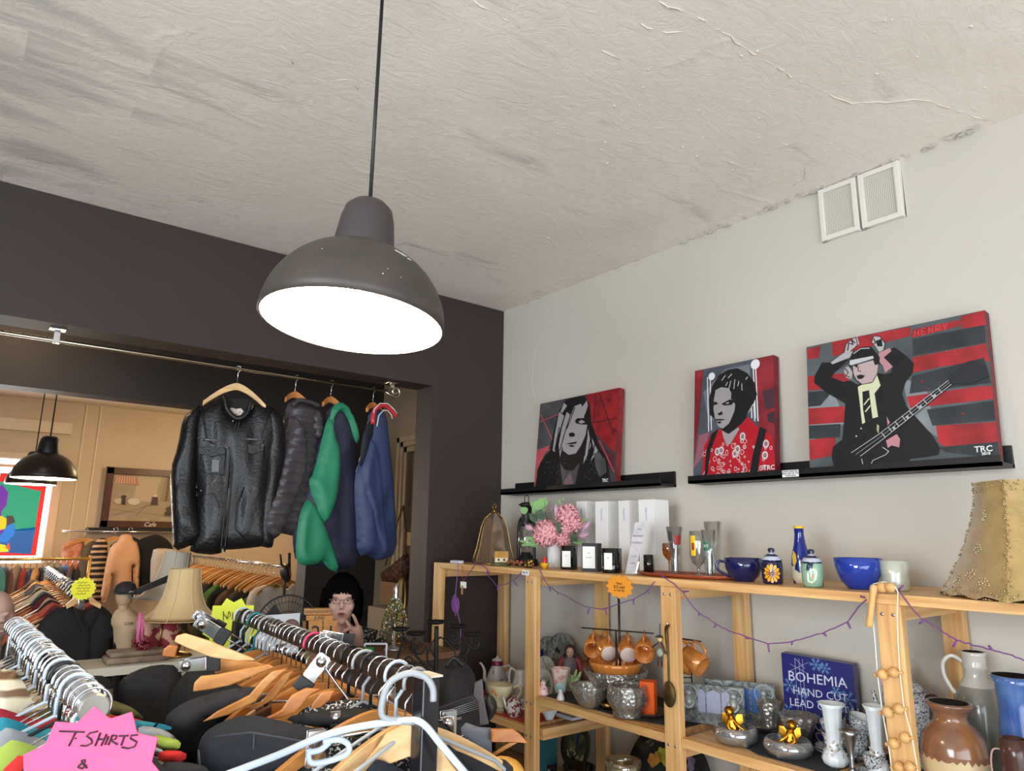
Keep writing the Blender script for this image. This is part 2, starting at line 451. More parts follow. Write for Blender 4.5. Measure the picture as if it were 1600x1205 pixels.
slab('ceiling',(-3.1,-2.2,ZC),(XW+.1,YW,ZC+.1),M_ceil)
slab('wall_right',(XW,-2.2,0),(XW+.12,YW,ZC),M_wall)
slab('wall_left',(-3.1,-2.2,0),(-3.0,YW,ZC),M_wall)
# shop front behind the camera: wall with a window band
b=MB();b.b2((-3.0,-2.25,0),(XW,-2.15,0.45));b.b2((-3.0,-2.25,2.5),(XW,-2.15,ZC));b.b2((-3.0,-2.25,.45),(-1.3,-2.15,2.5));b.b2((2.45,-2.25,.45),(XW,-2.15,2.5))
S(b.build('wall_front',M_wall))
# the dark wall with its opening (right jamb and header)
b=MB()
b.b2((XJ,YW,0),(XW+.12,YW+TH,ZC+.1));b.b2((-3.1,YW,ZH),(XJ,YW+TH,ZC+.1));b.b2((-3.1,YW,0),(-1.2,YW+TH,ZH))
S(b.build('wall_back',M_dark))
# passage
slab('ceiling_passage',(-3.1,YW+TH,ZC),(XW+.1,YB,ZC+.1),M_dark2)
slab('wall_passage_left',(-3.1,YW+TH,0),(-3.0,YB,ZC),M_back)
b=MB()
dy0,dy1,dz=3.62,4.46,CAM_H+.60     # door frame in the passage's side wall
b.b2((XW,YW+TH,0),(XW+.12,dy0,ZC));b.b2((XW,dy1,0),(XW+.12,YB+TB,ZC));b.b2((XW,dy0,dz),(XW+.12,dy1,ZC))
S(b.build('wall_passage_right',mat('passage_paint',(176,160,140),.7,var=.06,scale=2)))
b=MB()
for k,(g,t) in enumerate(((0.0,.035),(.035,.022),(.075,.012))):
    b.b2((XW-t,dy0-.09+g,0),(XW,dy0-.055+g,dz+.09-g));b.b2((XW-t,dy1+.055-g,0),(XW,dy1+.09-g,dz+.09-g));b.b2((XW-t,dy0-.09+g,dz+.055-g),(XW,dy1+.09-g,dz+.09-g))
S(b.build('trim_1',mat('painted_trim',(196,180,158),.5)))
b=MB();b.b2((XW+.04,dy0,0),(XW+.08,dy1,dz));
dr=S(b.build('door_1',mat('painted_door',(178,150,118),.5)))
b=MB();b.b2((XW+.03,dy0+.16,CAM_H+.02),(XW+.04,dy1-.1,dz-.12));b.build('door_pane',mat('dark_pane',(14,14,16),.1),dr,org=(0,0,0))
b=MB();b.b2((XW+.015,dy0+.13,CAM_H-.08),(XW+.04,dy1,CAM_H+.01));b.build('door_rail',mat('door_rail_paint',(200,176,146),.5),dr,org=(0,0,0))
# second opening (dark beam and column)
b=MB();b.b2((XB,YB,0),(XW+.12,YB+TB,ZC));b.b2((-3.1,YB,CAM_H+.80),(XB,YB+TB,ZC));b.b2((-3.1,YB,0),(-1.6,YB+TB,CAM_H+.8))
S(b.build('wall_passage_back',M_dark2))
# back room
ZB=ZC
slab('ceiling_back_room',(-3.1,YB+TB,ZB),(5.0,YF,ZB+.1),mat('back_ceiling_paint',(228,214,194),.7))
slab('wall_back_room_right',(4.9,YB+TB,0),(5.0,YF,ZB),M_back)
slab('wall_back_room_left',(-3.1,YB+TB,0),(-3.0,YF,ZB),M_back)
slab('wall_back_room_front',(XW+.12,YB,0),(5.0,YB+TB,ZB),M_back)
wx0,wx1,wz0,wz1=-0.75,PY(90,760,YF).x,CAM_H-.35,CAM_H+.72
b=MB();b.b2((-3.0,YF,0),(wx0,YF+.12,ZB));b.b2((wx1,YF,0),(5.0,YF+.12,ZB));b.b2((wx0,YF,0),(wx1,YF+.12,wz0));b.b2((wx0,YF,wz1),(wx1,YF+.12,ZB))
S(b.build('wall_far',M_back))
MT=mat('cream_trim',(224,208,182),.5)
b=MB()
b.b2((wx0,YF-.03,wz0),(wx0+.06,YF+.1,wz1));b.b2((wx1-.05,YF-.04,wz0),(wx1+.03,YF+.1,wz1+.05));b.b2((wx0,YF-.05,wz1),(wx1+.03,YF+.1,wz1+.06))
b.b2((wx0,YF,wz1-.09),(wx1,YF+.04,wz1-.06));b.b2((wx0,YF-.04,wz0-.05),(wx1,YF+.1,wz0))
b.b2((wx0,YF-.05,wz1+.3),(wx1+.05,YF,wz1+.42))
w1=S(b.build('window_1',MT))
b=MB();b.b2((wx0,YF+.06,wz0),(wx1,YF+.065,wz1));b.build('window_pane',mat('sky_glass',(255,255,255),.3,emis=(240,246,255),estr=2.2),w1,org=(0,0,0))
b=MB()
for px in (127,150):P=PY(px,700,YF);b.b2((P.x-.008,YF-.012,0),(P.x+.008,YF,ZB))
S(b.build('trim_2',MT))
# step on the far wall: picture ledge
def ledge(name,label,y0,y1,x,zb,flip=False):
    """black picture ledge on the white wall: bottom board, low front lip, taller back board"""
    t=T(name,label,'picture ledge',(x,(y0+y1)/2,zb),group='black picture ledges on the white wall')
    b=MB();b.b2((x-.12,y0,zb),(x,y1,zb+.012));b.build('base_board',M_black,t)
    b=MB();b.b2((x-.12,y0,zb),(x-.108,y1,zb+.032));b.build('front_lip',M_black,t)
    b=MB();b.b2((x-.014,y0,zb),(x,y1,zb+.07));b.build('back_board',M_black,t)
    return t
zl=PX(1075,756,XW-.12).z
ledge('picture_ledge','long black picture ledge under the two right-hand canvases',PX(1565,729,XW-.12).y,PX(1075,756,XW-.12).y,XW,zl)
zl2=PX(782,773.4,XW-.12).z
ledge('picture_ledge','black picture ledge in the corner under the long-haired portrait',PX(1030,761,XW-.12).y,min(YW-.005,PX(782,773.4,XW-.12).y),XW,zl2)
# air vent near the ceiling
vy0,vy1=0.958,1.267;vz0,vz1=CAM_H+1.15,ZC-.004
t=T('air_vent','painted double wall vent with mesh grilles up by the ceiling','vent',(XW,(vy0+vy1)/2,vz0))
Mv=mat('vent_paint',(222,217,206),.5)
ym=(vy0+vy1)/2
b=MB()
for a,c in ((vy0,ym-.004),(ym+.004,vy1)):
    b.b2((XW-.018,a,vz0),(XW,a+.02,vz1));b.b2((XW-.018,c-.02,vz0),(XW,c,vz1));b.b2((XW-.0175,a,vz0),(XW,c,vz0+.02));b.b2((XW-.0175,a,vz1-.02),(XW,c,vz1))
b.build('vent_frame',Mv,t,bevel=.003)
mg=bpy.data.materials.new('perforated_metal');mg.use_nodes=True;nt=mg.node_tree;pb=nt.nodes['Principled BSDF']
tc=nt.nodes.new('ShaderNodeTexCoord');vo=nt.nodes.new('ShaderNodeTexVoronoi');vo.inputs['Scale'].default_value=150;vo.inputs['Randomness'].default_value=0
r=nt.nodes.new('ShaderNodeValToRGB');r.color_ramp.elements[0].position=.28;r.color_ramp.elements[1].position=.36
r.color_ramp.elements[0].color=s2l((90,84,74))+(1,);r.color_ramp.elements[1].color=s2l((206,200,188))+(1,)
nt.links.new(tc.outputs['Object'],vo.inputs['Vector']);nt.links.new(vo.outputs['Distance'],r.inputs[0]);nt.links.new(r.outputs[0],pb.inputs['Base Color'])
for a,c in ((vy0,ym-.004),(ym+.004,vy1)):
    b=MB();b.b2((XW-.008,a+.02,vz0+.02),(XW-.004,c-.02,vz1-.02));b.build('grille',mg,t)
# plaster cracks and flakes along the wall/ceiling joint
rng=random.Random(4)
b=MB()
Mf=mat('flaking_plaster',(200,194,184),.8)
for k in range(60):
    y=rng.choice([rng.uniform(.7,3.2),rng.gauss(1.35,.12),rng.gauss(1.75,.1),rng.gauss(.85,.08)])
    if not .3<y<3.25:continue
    w=rng.uniform(.012,.05);x=XW-rng.uniform(0,.03)
    pts=[(x+rng.uniform(-.012,.0),y-w/2,ZC-.001),(x-.015,y,ZC-.0035),(x-rng.uniform(0,.02),y+w/2,ZC-.001),(x,y+rng.uniform(-.01,.01),ZC-.006)]
    b.prism(pts,(0,0,-1),.002)
S(b.build('trim_4',Mf))
b=MB()
def crack(pts,r=.0012):
    q=[]
    for i in range(len(pts)-1):
        a=Vector(pts[i]);c=Vector(pts[i+1]);n=max(2,int((c-a).length/.025))
        for k in range(n):
            p=a.lerp(c,k/n);q.append(p+Vector((0,rng.uniform(-.004,.004),rng.uniform(-.004,.004))))
    q.append(Vector(pts[-1]));b.tube(q,r,4)
crack([PX(848,468,XW),PX(860,500,XW),PX(835,550,XW),PX(830,600,XW),PX(842,640,XW)])
crack([PX(1122,345,XW),PX(1118,400,XW),PX(1127,455,XW),PX(1120,500,XW)])
S(b.build('trim_5',mat('crack_filler',(205,200,190),.8)))
b=MB();cz=lambda *q:[PZ(x,y,ZC-.0004) for x,y in q]
crack(cz((1030,2),(1120,42),(1160,72),(1250,128),(1330,162),(1440,155),(1490,172),(1542,188)),.0018);crack(cz((1000,38),(1040,52),(1126,46)),.0016);crack(cz((740,2),(790,30),(812,44)),.0016);crack(cz((1140,252),(1180,268)),.0015);crack(cz((940,80),(968,92)),.0016);crack(cz((1262,228),(1256,280),(1240,290)),.0014);crack(cz((856,370),(905,430),(920,440)),.0016);crack(cz((490,128),(545,125),(560,140)),.0018);crack(cz((440,70),(458,100)),.0018)
for q in range(46):
    P=PZ(rng.uniform(820,1560),rng.uniform(10,300),ZC-.0004)
    if P.x<XW-.05:b.ball(P,rng.uniform(.002,.005),6,sc_=(1.6,.8,.5),R=Matrix.Rotation(rng.uniform(0,3),3,'Z'))
S(b.build('trim_6',mat('ceiling_filler',(224,215,203),.85)))
# ------------------------------------------------------------------ pendant lamps
def pendant(name,label,P_rim,R,zc,tilt=(0,0),lit=True,cord_r=.0045,group=None,power=0,spots=False):
    """dome pendant: P_rim = centre of the rim; R rim radius"""
    t=T(name,label,'pendant lamp',tuple(P_rim),group=group)
    t.rotation_euler=(tilt[0],tilt[1],0);t['_o']=(0,0,0)
    k=R/.19
    H=.178*k
    prof=[(R,0)]+[(R*cos(a),H*sin(a) ) for a in [i*pi/2/14 for i in range(1,13)]]
    inner=[(r-.004,max(0,h-.003)) for r,h in prof][::-1]
    b=MB();b.lathe(prof+[(.03*k,H*.99)],seg=48);b.lathe([(R,0),(R-.005,0)],seg=48)
    md=mat('dusty_grey_enamel',(68,60,55),.5,var=.12,scale=9,rgb2=(60,53,49))
    b.build('lamp_shade',md if spots else mat('black_enamel_shade',(40,34,30),.35),t)
    b=MB();b.lathe([(R-.0045,.0005)]+inner[::-1][1:]+[(.03*k,H*.96)],seg=48)
    b.build('shade_lining',mat('glowing_white_lining',(255,252,244),.5,emis=(255,244,226),estr=1.6),t)
    b=MB();zn=H*.91;prof2=[(.066*k,zn),(.0665*k,zn+.004),(.057*k,zn+.08*k),(.051*k,zn+.104*k),(.038*k,zn+.118*k),(.006,zn+.122*k)]
    b.lathe(prof2,seg=36);b.build('neck_cap',mat('dark_plastic_cap',(62,54,54),.5) if spots else M_black,t)
    b=MB();b.ball((0,0,H*.5),.035*k,20,sc_=(1,1,1.25));b.build('bulb',mat('lit_bulb',(255,250,240),.4,emis=(255,236,205),estr=12),t)
    Ri=Euler((tilt[0],tilt[1],0)).to_matrix().inverted();top=Ri.inverted() @ Vector((0,0,zn+.118*k));hz=zc-P_rim[2]
    cd=MB();cd.tube([Ri @ top,Ri @ Vector((top.x,top.y,hz))],cord_r,8);cd.build('cord',M_black,t)
    cr=MB();cr.lathe([(.0001,hz-.03),(.03,hz-.03),(.045,hz-.0005)],(top.x,top.y,0),seg=20);cr.v=[tuple(Ri @ Vector(v)) for v in cr.v];cr.build('ceiling_rose',M_black,t)
    if spots:
        rg=random.Random(2)
        def patch(th,h,s,capr=None):
            if capr:r=capr;p=Vector((r*cos(th),r*sin(th),h));n=Vector((cos(th),sin(th),.1))
            else:
                a=math.asin(min(.99,h/H));p=Vector((R*cos(a)*cos(th),R*cos(a)*sin(th),h));n=Vector((cos(a)*cos(th)/R,cos(a)*sin(th)/R,sin(a)/H))
            n.normalize();u,v,_=basis(n)
            pts=[p-n*.001+u*s*rg.uniform(.6,1.1)*cos(q)+v*s*.55*rg.uniform(.6,1.1)*sin(q) for q in [i*2*pi/9 for i in range(9)]]
            sb.prism(pts,n,.0016)
        sb=MB();th0=math.atan2(-P_rim[1],-P_rim[0])
        for th,h,s in ((th0+.62,.125,.011),(th0+.52,.128,.007),(th0+.7,.118,.006),(th0+.25,.045,.0022),(th0+.3,.06,.0015),(th0+.45,.05,.0015),(th0-.45,.09,.0015)):patch(th,h,s)
        for th,h,s,c in ((th0+.3,zn+.075,.003,.0565),(th0+.45,zn+.072,.002,.0565),(th0-.5,zn+.05,.0022,.059)):patch(th,h,s,c)
        sb.build('paint_chips',mat('pale_chip',(190,184,176),.6),t)
    if power:
        l=point(name+'_light',Vector(P_rim)+Vector((0,0,-.02)),power,WARM,.05)
    return t
Dl=1.50
Pr=PD(551,507,Dl)
pendant('pendant_lamp','large dusty grey-brown dome pendant lamp hanging in the foreground',Pr,.196,ZC,tilt=(radians(-1.5),radians(5.4)),spots=True,power=6)
P1=PD(69,748,4.65);P2=PD(48,757,5.7)
pendant('pendant_lamp','black dome pendant lamp in the back room, the nearer one',P1,.19,ZC,group='pendant lamps in the back room',power=24)
pendant('pendant_lamp','black dome pendant lamp half hidden behind the nearer one',P2,.18,ZC,group='pendant lamps in the back room',power=24)
point('back_room_lamp',(2.4,7.0,2.7),38,WARM,.15)
point('passage_lamp',(0.2,4.3,2.9),10,WARM,.15)
# ------------------------------------------------------------------ stencil canvases
class Paint:
    """flat coloured shapes in canvas coordinates, layered a hair apart, one mesh"""
    def __init__(s,pl,off):
        s.pl=pl;s.b=MB();s.mats=[];s.k=0;s.off=off
    def mi(s,c,**kw):
        m=mat('paint_%d_%d_%d' % c,c,.55,**kw)
        if m not in s.mats:s.mats.append(m)
        return s.mats.index(m)
    def poly(s,pts,c,same=False,**kw):
        if not same:s.k += 1
        i=s.mi(c,**kw)
        P=[s.pl(u,v,s.off+s.k*.00006) for u,v in pts]
        for a,b_,c_ in geometry.tessellate_polygon([P]):s.b.add([P[a],P[b_],P[c_]],[(0,1,2)],i)
    def line(s,pts,w,c,same=False):
        if not same:s.k += 1
        i=s.mi(c)
        for j in range(len(pts)-1):
            a=Vector(pts[j]);b_=Vector(pts[j+1]);d=b_-a
            if d.length<1e-6:continue
            n=Vector((-d.y,d.x)).normalized()*w/2
            q=[a+n,a-n,b_-n,b_+n];s.b.add([s.pl(x.x,x.y,s.off+s.k*.00006) for x in q],[(0,1,2,3)],i)
    def disc(s,u,v,r,c,same=False,n=12,sy=1):s.poly([(u+r*cos(2*pi*k/n),v+r*sy*sin(2*pi*k/n)) for k in range(n)],c,same)
def canvas(label,y0,y1,x_bot,x_top,z0,z1,th,side,paint):
    """canvas leaning on the wall; local u runs 0..W to the picture's right (towards the camera), v 0..H up.
    paint coordinates are 0..1 in both"""
    yl,yr=max(y0,y1),min(y0,y1);W=yl-yr
    up=Vector((x_top-x_bot,0,z1-z0));H=up.length;up.normalize();n=Vector((-up.z,0,up.x))
    O=Vector((x_bot,yl,z0))
    t=T('canvas_painting',label,'canvas painting',tuple(O),group=None)
    U=Vector((0,-1,0))
    b=MB();vs_=[]
    for dn in (0,-th):
        for u,v in ((0,0),(W,0),(W,H),(0,H)):vs_.append(O+U*u+up*v+n*dn)
    b.add(vs_,[(0,1,2,3),(7,6,5,4),(0,4,5,1),(1,5,6,2),(2,6,7,3),(3,7,4,0)]);b.build('stretched_canvas',side,t)
    pl=lambda u,v,off:O+U*(u*W)+up*(v*H)+n*off
    P=Paint(pl,.0004);paint(P)
    P.b.build('painted_picture',P.mats,t,fixn=False)
    return t
def uvmap(q):
    """quad corners in the photo crop: bottom-left, bottom-right, top-right, top-left -> inverse bilinear"""
    bl,br,tr,tl=[np.array(p,float) for p in q]
    def f(x,y):
        u=v=.5
        for _ in range(12):
            p=(1-u)*(1-v)*bl+u*(1-v)*br+u*v*tr+(1-u)*v*tl-np.array((x,y))
            du=(1-v)*(br-bl)+v*(tr-tl);dv=(1-u)*(tl-bl)+u*(tr-br)
            d=np.linalg.solve(np.array([du,dv]).T,p);u -= d[0];v -= d[1]
        return (float(min(1,max(0,u))),float(min(1,max(0,v))))
    return f
RED=(160,36,42);DRED=(112,30,34);PINK=(190,84,92);GRY=(112,112,116);SIL=(158,152,154);BLK=(20,18,20);DGR=(60,58,62);MGR=(88,86,90)
def noisy(P,c,n,a,rg,smin,smax,box=(0,0,1,1)):
    for k in range(n):
        u=rg.uniform(box[0],box[2]);v=rg.uniform(box[1],box[3]);s=rg.uniform(smin,smax)
        P.poly([(min(1,max(0,u+s*rg.uniform(.5,1)*cos(q))),min(1,max(0,v+s*rg.uniform(.5,1)*sin(q)))) for q in [i*pi/3 for i in range(6)]],c,same=k>0)
def paint1(P):
    rg=random.Random(1)
    f=uvmap([(372,905),(1005,862),(1045,112),(445,240)]);F=lambda *p:[f(*q) for q in p]
    P.poly([(0,0),(1,0),(1,1),(0,1)],DGR)
    P.poly(F((445,240),(640,200),(560,420),(500,620),(400,640)),MGR,var=.5,scale=9)
    P.poly(F((810,160),(1045,112),(1030,420),(1010,620),(900,500),(830,420)),RED,var=.45,scale=14)
    P.poly(F((400,600),(520,560),(430,700),(372,905),(385,760)),PINK,var=.3,scale=9)
    P.poly(F((840,500),(1010,640),(1000,760),(860,600)),(92,44,52),var=.4,scale=12)
    for a,c in (((445,320),(540,520)),((440,380),(610,310)),((405,640),(520,590)),((900,520),(1000,760))):P.line(F(a,c),.012,PINK)
    for a,c in (((905,150),(1000,480)),((880,160),(860,380)),((850,385),(1030,350))):P.line(F(a,c),.008,BLK)
    noisy(P,DRED,16,0,rg,.01,.035,(.72,.55,.98,.95))
    # jacket and hair mass
    P.poly(F((372+18,900),(410,740),(470,650),(520,600),(560,420),(600,290),(660,205),(740,172),(800,175),(835,240),(845,380),(880,500),(900,580),(945,640),(965,740),(975,866)),BLK)
    # face
    P.poly(F((690,330),(720,255),(770,235),(800,300),(790,345),(815,400),(800,480),(765,560),(725,620),(670,632),(625,600),(620,520),(640,450),(665,390)),SIL)
    # hair strands
    for a in (((600,300),(560,480),(540,600),(560,610),(590,480),(640,330)),((660,300),(620,420),(590,560),(600,650),(622,560),(650,430),(700,330)),((820,430),(800,560),(780,700),(800,660),(840,560)),((845,500),(860,600),(835,680),(890,600)),((640,230),(610,300),(625,310),(665,250)),((780,260),(800,320),(822,250),(815,210))):
        P.poly(F(*a),SIL)
    for a,c in (((705,270),(640,470)),((725,262),(660,430)),((640,470),(600,600)),((815,470),(790,640)),((835,520),(815,640)),((600,420),(560,600)),((870,540),(850,640))):P.line(F(a,c),.012,BLK)
    P.poly(F((722,372),(740,350),(785,348),(832,350),(834,398),(790,400),(735,392)),BLK);P.poly(F((748,378),(775,362),(800,380),(770,392)),SIL)
    P.poly(F((672,470),(700,458),(722,470),(716,492),(680,494)),BLK)
    P.poly(F((648,548),(690,538),(735,530),(730,545),(690,552)),BLK);P.poly(F((668,560),(700,556),(722,566),(690,572)),BLK)
    P.poly(F((600,690),(640,745),(700,750),(755,690),(735,780),(710,882),(628,892),(608,780)),MGR);P.poly(F((620,850),(680,760),(710,880)),(118,92,100))
    P.poly(F((860,620),(900,610),(945,680),(950,760),(900,800),(870,720)),MGR,var=.7,scale=40)
    noisy(P,MGR,42,0,rg,.004,.012,(.12,.05,.4,.33));noisy(P,MGR,34,0,rg,.004,.012,(.62,.04,.9,.3))
def paint2(P):
    rg=random.Random(2)
    f=uvmap([(105,1045),(700,1000),(730,135),(135,265)]);F=lambda *p:[f(*q) for q in p]
    P.poly([(0,0),(1,0),(1,1),(0,1)],(84,88,100),var=.4,scale=8)
    P.poly(F((590,170),(730,135),(700,1000),(640,1000),(600,600)),(150,40,50),var=.4,scale=10)
    P.poly(F((640,400),(720,380),(715,520),(660,540)),(70,44,54));P.poly(F((665,570),(715,545),(712,640),(670,620)),(60,40,50))
    P.poly(F((135,265),(205,250),(160,640),(115,900)),(140,34,44),var=.5,scale=9)
    P.poly(F((160,730),(240,700),(200,860),(108,960)),(150,90,104))
    P.poly(F((380,240),(560,205),(560,420),(240,640),(200,420)),(120,124,134),var=.3,scale=7)
    for c,r,col,dr in (((600,205),.055,(228,226,228),((585,600),(602,620))),((270,300),.045,(228,226,228),((236,700),(258,690))),((170,290),.045,(160,40,46),((150,470),(166,460)))):
        u,v=f(*c);P.disc(u,v,r,col,sy=.8)
        for d in dr:P.line([(f(d[0],c[1])[0],v),f(*d)],.012,col)
    for a in (((560,600),(560,500)),((580,620),(578,480))):P.line(F(*a),.014,(210,208,210))
    # shirt
    P.poly(F((170,1040),(200,800),(260,710),(330,680),(480,650),(530,590),(600,660),(690,720),(720,860),(700,1000)),(178,22,34))
    rg=random.Random(5)
    for k in range(110):
        u=rg.uniform(.14,.97);v=rg.uniform(.02,.40);s=rg.uniform(.008,.03);w=[(u+s*cos(q)*rg.uniform(.6,1),v+s*sin(q)*rg.uniform(.5,1)) for q in [i*pi/3 for i in range(6)]]
        if v<.36-abs(u-.52)*.28:P.line(w+[w[0]],.0055,(212,190,192),same=k>0)
    for q in ((300,840),(430,850),(490,730),(650,780),(450,820),(330,830),(480,1000),(640,860)):
        u,v=f(*q);P.disc(u,v,.035,(200,196,198));P.disc(u,v,.02,(150,110,116))
    # head
    P.poly(F((250,580),(246,470),(275,370),(330,290),(400,250),(470,236),(540,270),(590,340),(605,430),(575,500),(530,560),(520,600),(470,650),(430,690),(380,715),(340,690),(320,640)),BLK)
    P.poly(F((285,470),(300,400),(345,378),(400,385),(420,420),(415,460),(445,500),(440,545),(420,590),(395,640),(345,678),(310,660),(300,620),(288,600),(280,540)),SIL)
    P.poly(F((340,500),(410,465),(440,480),(420,505),(365,512)),BLK);P.poly(F((275,490),(300,485),(318,500),(285,512)),BLK);P.poly(F((376,492),(400,484),(398,496),(380,500)),SIL)
    P.poly(F((308,575),(330,560),(345,552),(350,575),(325,584)),BLK);P.poly(F((292,612),(330,608),(372,612),(340,620),(300,622)),BLK);P.poly(F((305,628),(338,626),(330,642),(310,640)),BLK)
    P.poly(F((340,690),(390,716),(460,665),(470,680),(400,785),(370,790),(350,740)),SIL)
    for a,c in (((350,330),(380,290)),((400,400),(420,330)),((440,390),(450,320)),((470,370),(480,330)),((500,400),(500,350)),((540,560),(575,500)),((400,310),(430,280)),((380,370),(395,340)),((530,320),(545,300))):P.line(F(a,c),.01,(176,176,180))
    P.poly(F((262,715),(315,680),(250,830),(215,1037),(196,1038),(215,840)),BLK)
    P.poly(F((615,660),(660,680),(610,850),(580,1008),(525,1012),(560,850)),BLK)
    P.poly(F((480,660),(532,590),(600,660),(540,668)),(178,22,34))
def paint3(P):
    rg=random.Random(3)
    f=uvmap([(100,1090),(1290,1020),(1240,72),(110,315)]);F=lambda *p:[f(*q) for q in p]
    P.poly([(0,0),(1,0),(1,1),(0,1)],(92,100,104),var=.45,scale=4)
    P.poly(F((110,660),(300,600),(380,780),(110,900)),(140,146,150),var=.3,scale=7);P.poly(F((760,500),(900,560),(940,780),(1000,900),(800,760)),(140,146,150),var=.35,scale=7)
    for q in (((300,275),(820,170),(820,230),(300,370)),((110,500),(420,470),(400,560),(110,590)),((108,700),(380,680),(370,780),(106,800)),((105,890),(300,870),(290,980),(104,1010)),((1110,110),(1240,72),(1250,170),(1115,190)),
              ((830,370),(1240,290),(1265,400),(1000,430),(820,470)),((780,620),(1200,560),(1270,560),(1270,640),(1100,660),(800,690)),((950,800),(1285,780),(1285,900),(1000,930),(960,900)),((115,330),(220,300),(200,380),(120,395)),((830,190),(1110,130),(1110,170),(830,245))):
        P.poly(F(*q),(176,44,48),var=.45,scale=12)
    for q in (((830,250),(1240,170),(1240,285),(830,360)),((820,490),(1230,380),(1260,540),(800,600)),((900,700),(1280,650),(1285,770),(930,800)),((960,930),(1290,900),(1290,1000),(1000,960)),((110,600),(300,580),(200,680),(108,690)),((106,805),(340,790),(330,870),(104,885))):
        P.poly(F(*q),(52,56,60),var=.4,scale=10)
    for k,w in enumerate(('H','E','N','R','Y')):   # HENRY in blocks
        x=845+k*42;y=235-k*9
        seg={'H':(((0,0),(0,-40)),((24,-5),(24,-45)),((0,-20),(24,-25))),'E':(((0,0),(0,-40)),((0,0),(24,-5)),((0,-20),(20,-25)),((0,-40),(24,-45))),'N':(((0,0),(0,-40)),((0,-40),(24,-5)),((24,-5),(24,-45))),
               'R':(((0,0),(0,-40)),((0,-40),(22,-44)),((22,-44),(22,-24)),((22,-24),(0,-20)),((8,-20),(24,-5))),'Y':(((0,-40),(12,-22)),((24,-45),(12,-22)),((12,-22),(12,-2)))}[w]
        for a,c in seg:P.line(F((x+a[0],y+a[1]),(x+c[0],y+c[1])),.008,(196,60,62))
    noisy(P,(176,44,48),10,0,rg,.004,.012,(.62,.2,.95,.8));noisy(P,(200,200,200),40,0,rg,.001,.003,(.05,.1,.95,.8))
    # jacket body with raised arms
    P.poly(F((290,1080),(268,990),(280,930),(350,885),(365,780),(380,665),(250,600),(160,540),(165,500),(225,410),(290,408),(385,390),(420,385),(330,455),(285,500),(370,530),(420,520),(470,545),(560,530),(610,470),(650,478),(690,470),(705,430),(650,370),(690,320),(720,305),(790,360),(835,410),(825,470),(780,530),(755,600),(780,680),(830,740),(930,860),(972,940),(960,975),(880,990),(790,1000),(770,1050),(775,1052)),BLK)
    P.poly(F((470,560),(500,545),(560,535),(600,480),(622,550),(600,578),(580,600),(598,745),(560,755),(530,620),(500,640),(512,780),(490,790),(478,640)),(206,206,170))
    P.poly(F((500,590),(545,580),(550,640),(565,800),(520,840),(500,700)),BLK);P.line(F((508,672),(545,630)),.008,(206,206,170));P.line(F((515,715),(550,675)),.008,(206,206,170))
    # forearms, hands, face
    P.poly(F((285,408),(385,340),(440,325),(450,350),(420,375),(300,420)),(170,168,170));P.line(F((285,408),(385,340),(440,325)),.004,BLK);P.line(F((420,400),(310,470),(290,500)),.004,BLK)
    P.poly(F((385,345),(400,290),(430,265),(460,240),(480,240),(492,285),(470,300),(430,330)),(180,170,172));P.line(F((385,345),(400,290),(430,265),(470,240),(480,290),(430,340)),.005,BLK);P.line(F((410,330),(420,280),(450,290),(440,260),(465,280)),.007,BLK)
    P.poly(F((575,270),(590,232),(630,235),(660,275),(655,320),(620,335),(600,300)),(176,170,172));P.line(F((575,270),(590,232),(630,235),(662,280),(650,325)),.005,BLK);P.poly(F((600,265),(640,250),(645,300),(612,300)),BLK);P.line(F((590,250),(600,280),(580,285)),.006,BLK)
    P.poly(F((620,340),(690,310),(700,330),(650,372),(705,430),(655,470),(640,420),(612,390)),(184,130,136))
    P.poly(F((380,470),(385,440),(415,430),(440,470),(430,510),(395,505)),(170,160,160));P.line(F((385,440),(410,470),(390,490),(420,500)),.006,BLK)
    P.poly(F((440,430),(580,390),(612,420),(600,480),(570,530),(500,545),(460,515),(440,470)),(186,160,160));P.line(F((440,430),(442,475),(460,515),(500,545),(570,530),(600,480)),.005,BLK)
    P.poly(F((415,400),(440,345),(500,305),(570,300),(600,340),(625,370),(620,415),(590,420),(580,385),(500,395),(418,440)),BLK);P.poly(F((425,392),(580,362),(585,378),(430,425),(418,415)),(190,190,192));P.line(F((450,350),(500,315),(560,312)),.007,(180,176,178))
    P.poly(F((465,490),(495,482),(525,490),(500,510),(475,512)),BLK);P.line(F((480,430),(478,460),(500,462)),.005,BLK);P.poly(F((450,425),(480,418),(470,440)),BLK)
    # guitar
    P.poly(F((415,970),(430,935),(520,880),(600,850),(1040,515),(1060,545),(640,880),(650,960),(560,1010),(520,1060),(490,1040)),BLK)
    P.line(F((410,965),(600,852),(1035,520)),.004,(180,180,182));P.line(F((470,985),(620,885),(1050,545)),.004,(180,180,182));P.line(F((440,975),(610,868),(1042,532)),.002,(180,180,182))
    for k in range(9):
        t_=k/9;x=620+400*t_;y=848-305*t_;P.line(F((x,y-3),(x+20,y+22)),.005,(180,180,182))
    for k in range(4):
        t_=(.12,.34,.55,.77)[k];x=640+390*t_;y=850-305*t_;P.poly(F((x,y),(x+14,y-12),(x+24,y+4),(x+12,y+14)),(170,170,172))
    P.line(F((480,1000),(490,1050),(520,1065),(555,1010),(640,975),(660,955),(620,930)),.004,(190,188,190))
    P.poly(F((645,890),(715,852),(735,880),(728,932),(680,920),(655,935)),(186,130,136));P.poly(F((655,742),(675,780),(660,800)),(186,130,136));P.poly(F((590,790),(605,800),(600,850),(588,830)),(170,160,130))
    P.poly(F((1035,500),(1170,400),(1240,430),(1255,500),(1150,545),(1060,545)),(36,38,42))
    for q in ((450,865),(485,818)):u,v=f(*q);P.disc(u,v,.005,(200,200,190))
cx0=XW-.095;cx1=XW-.05
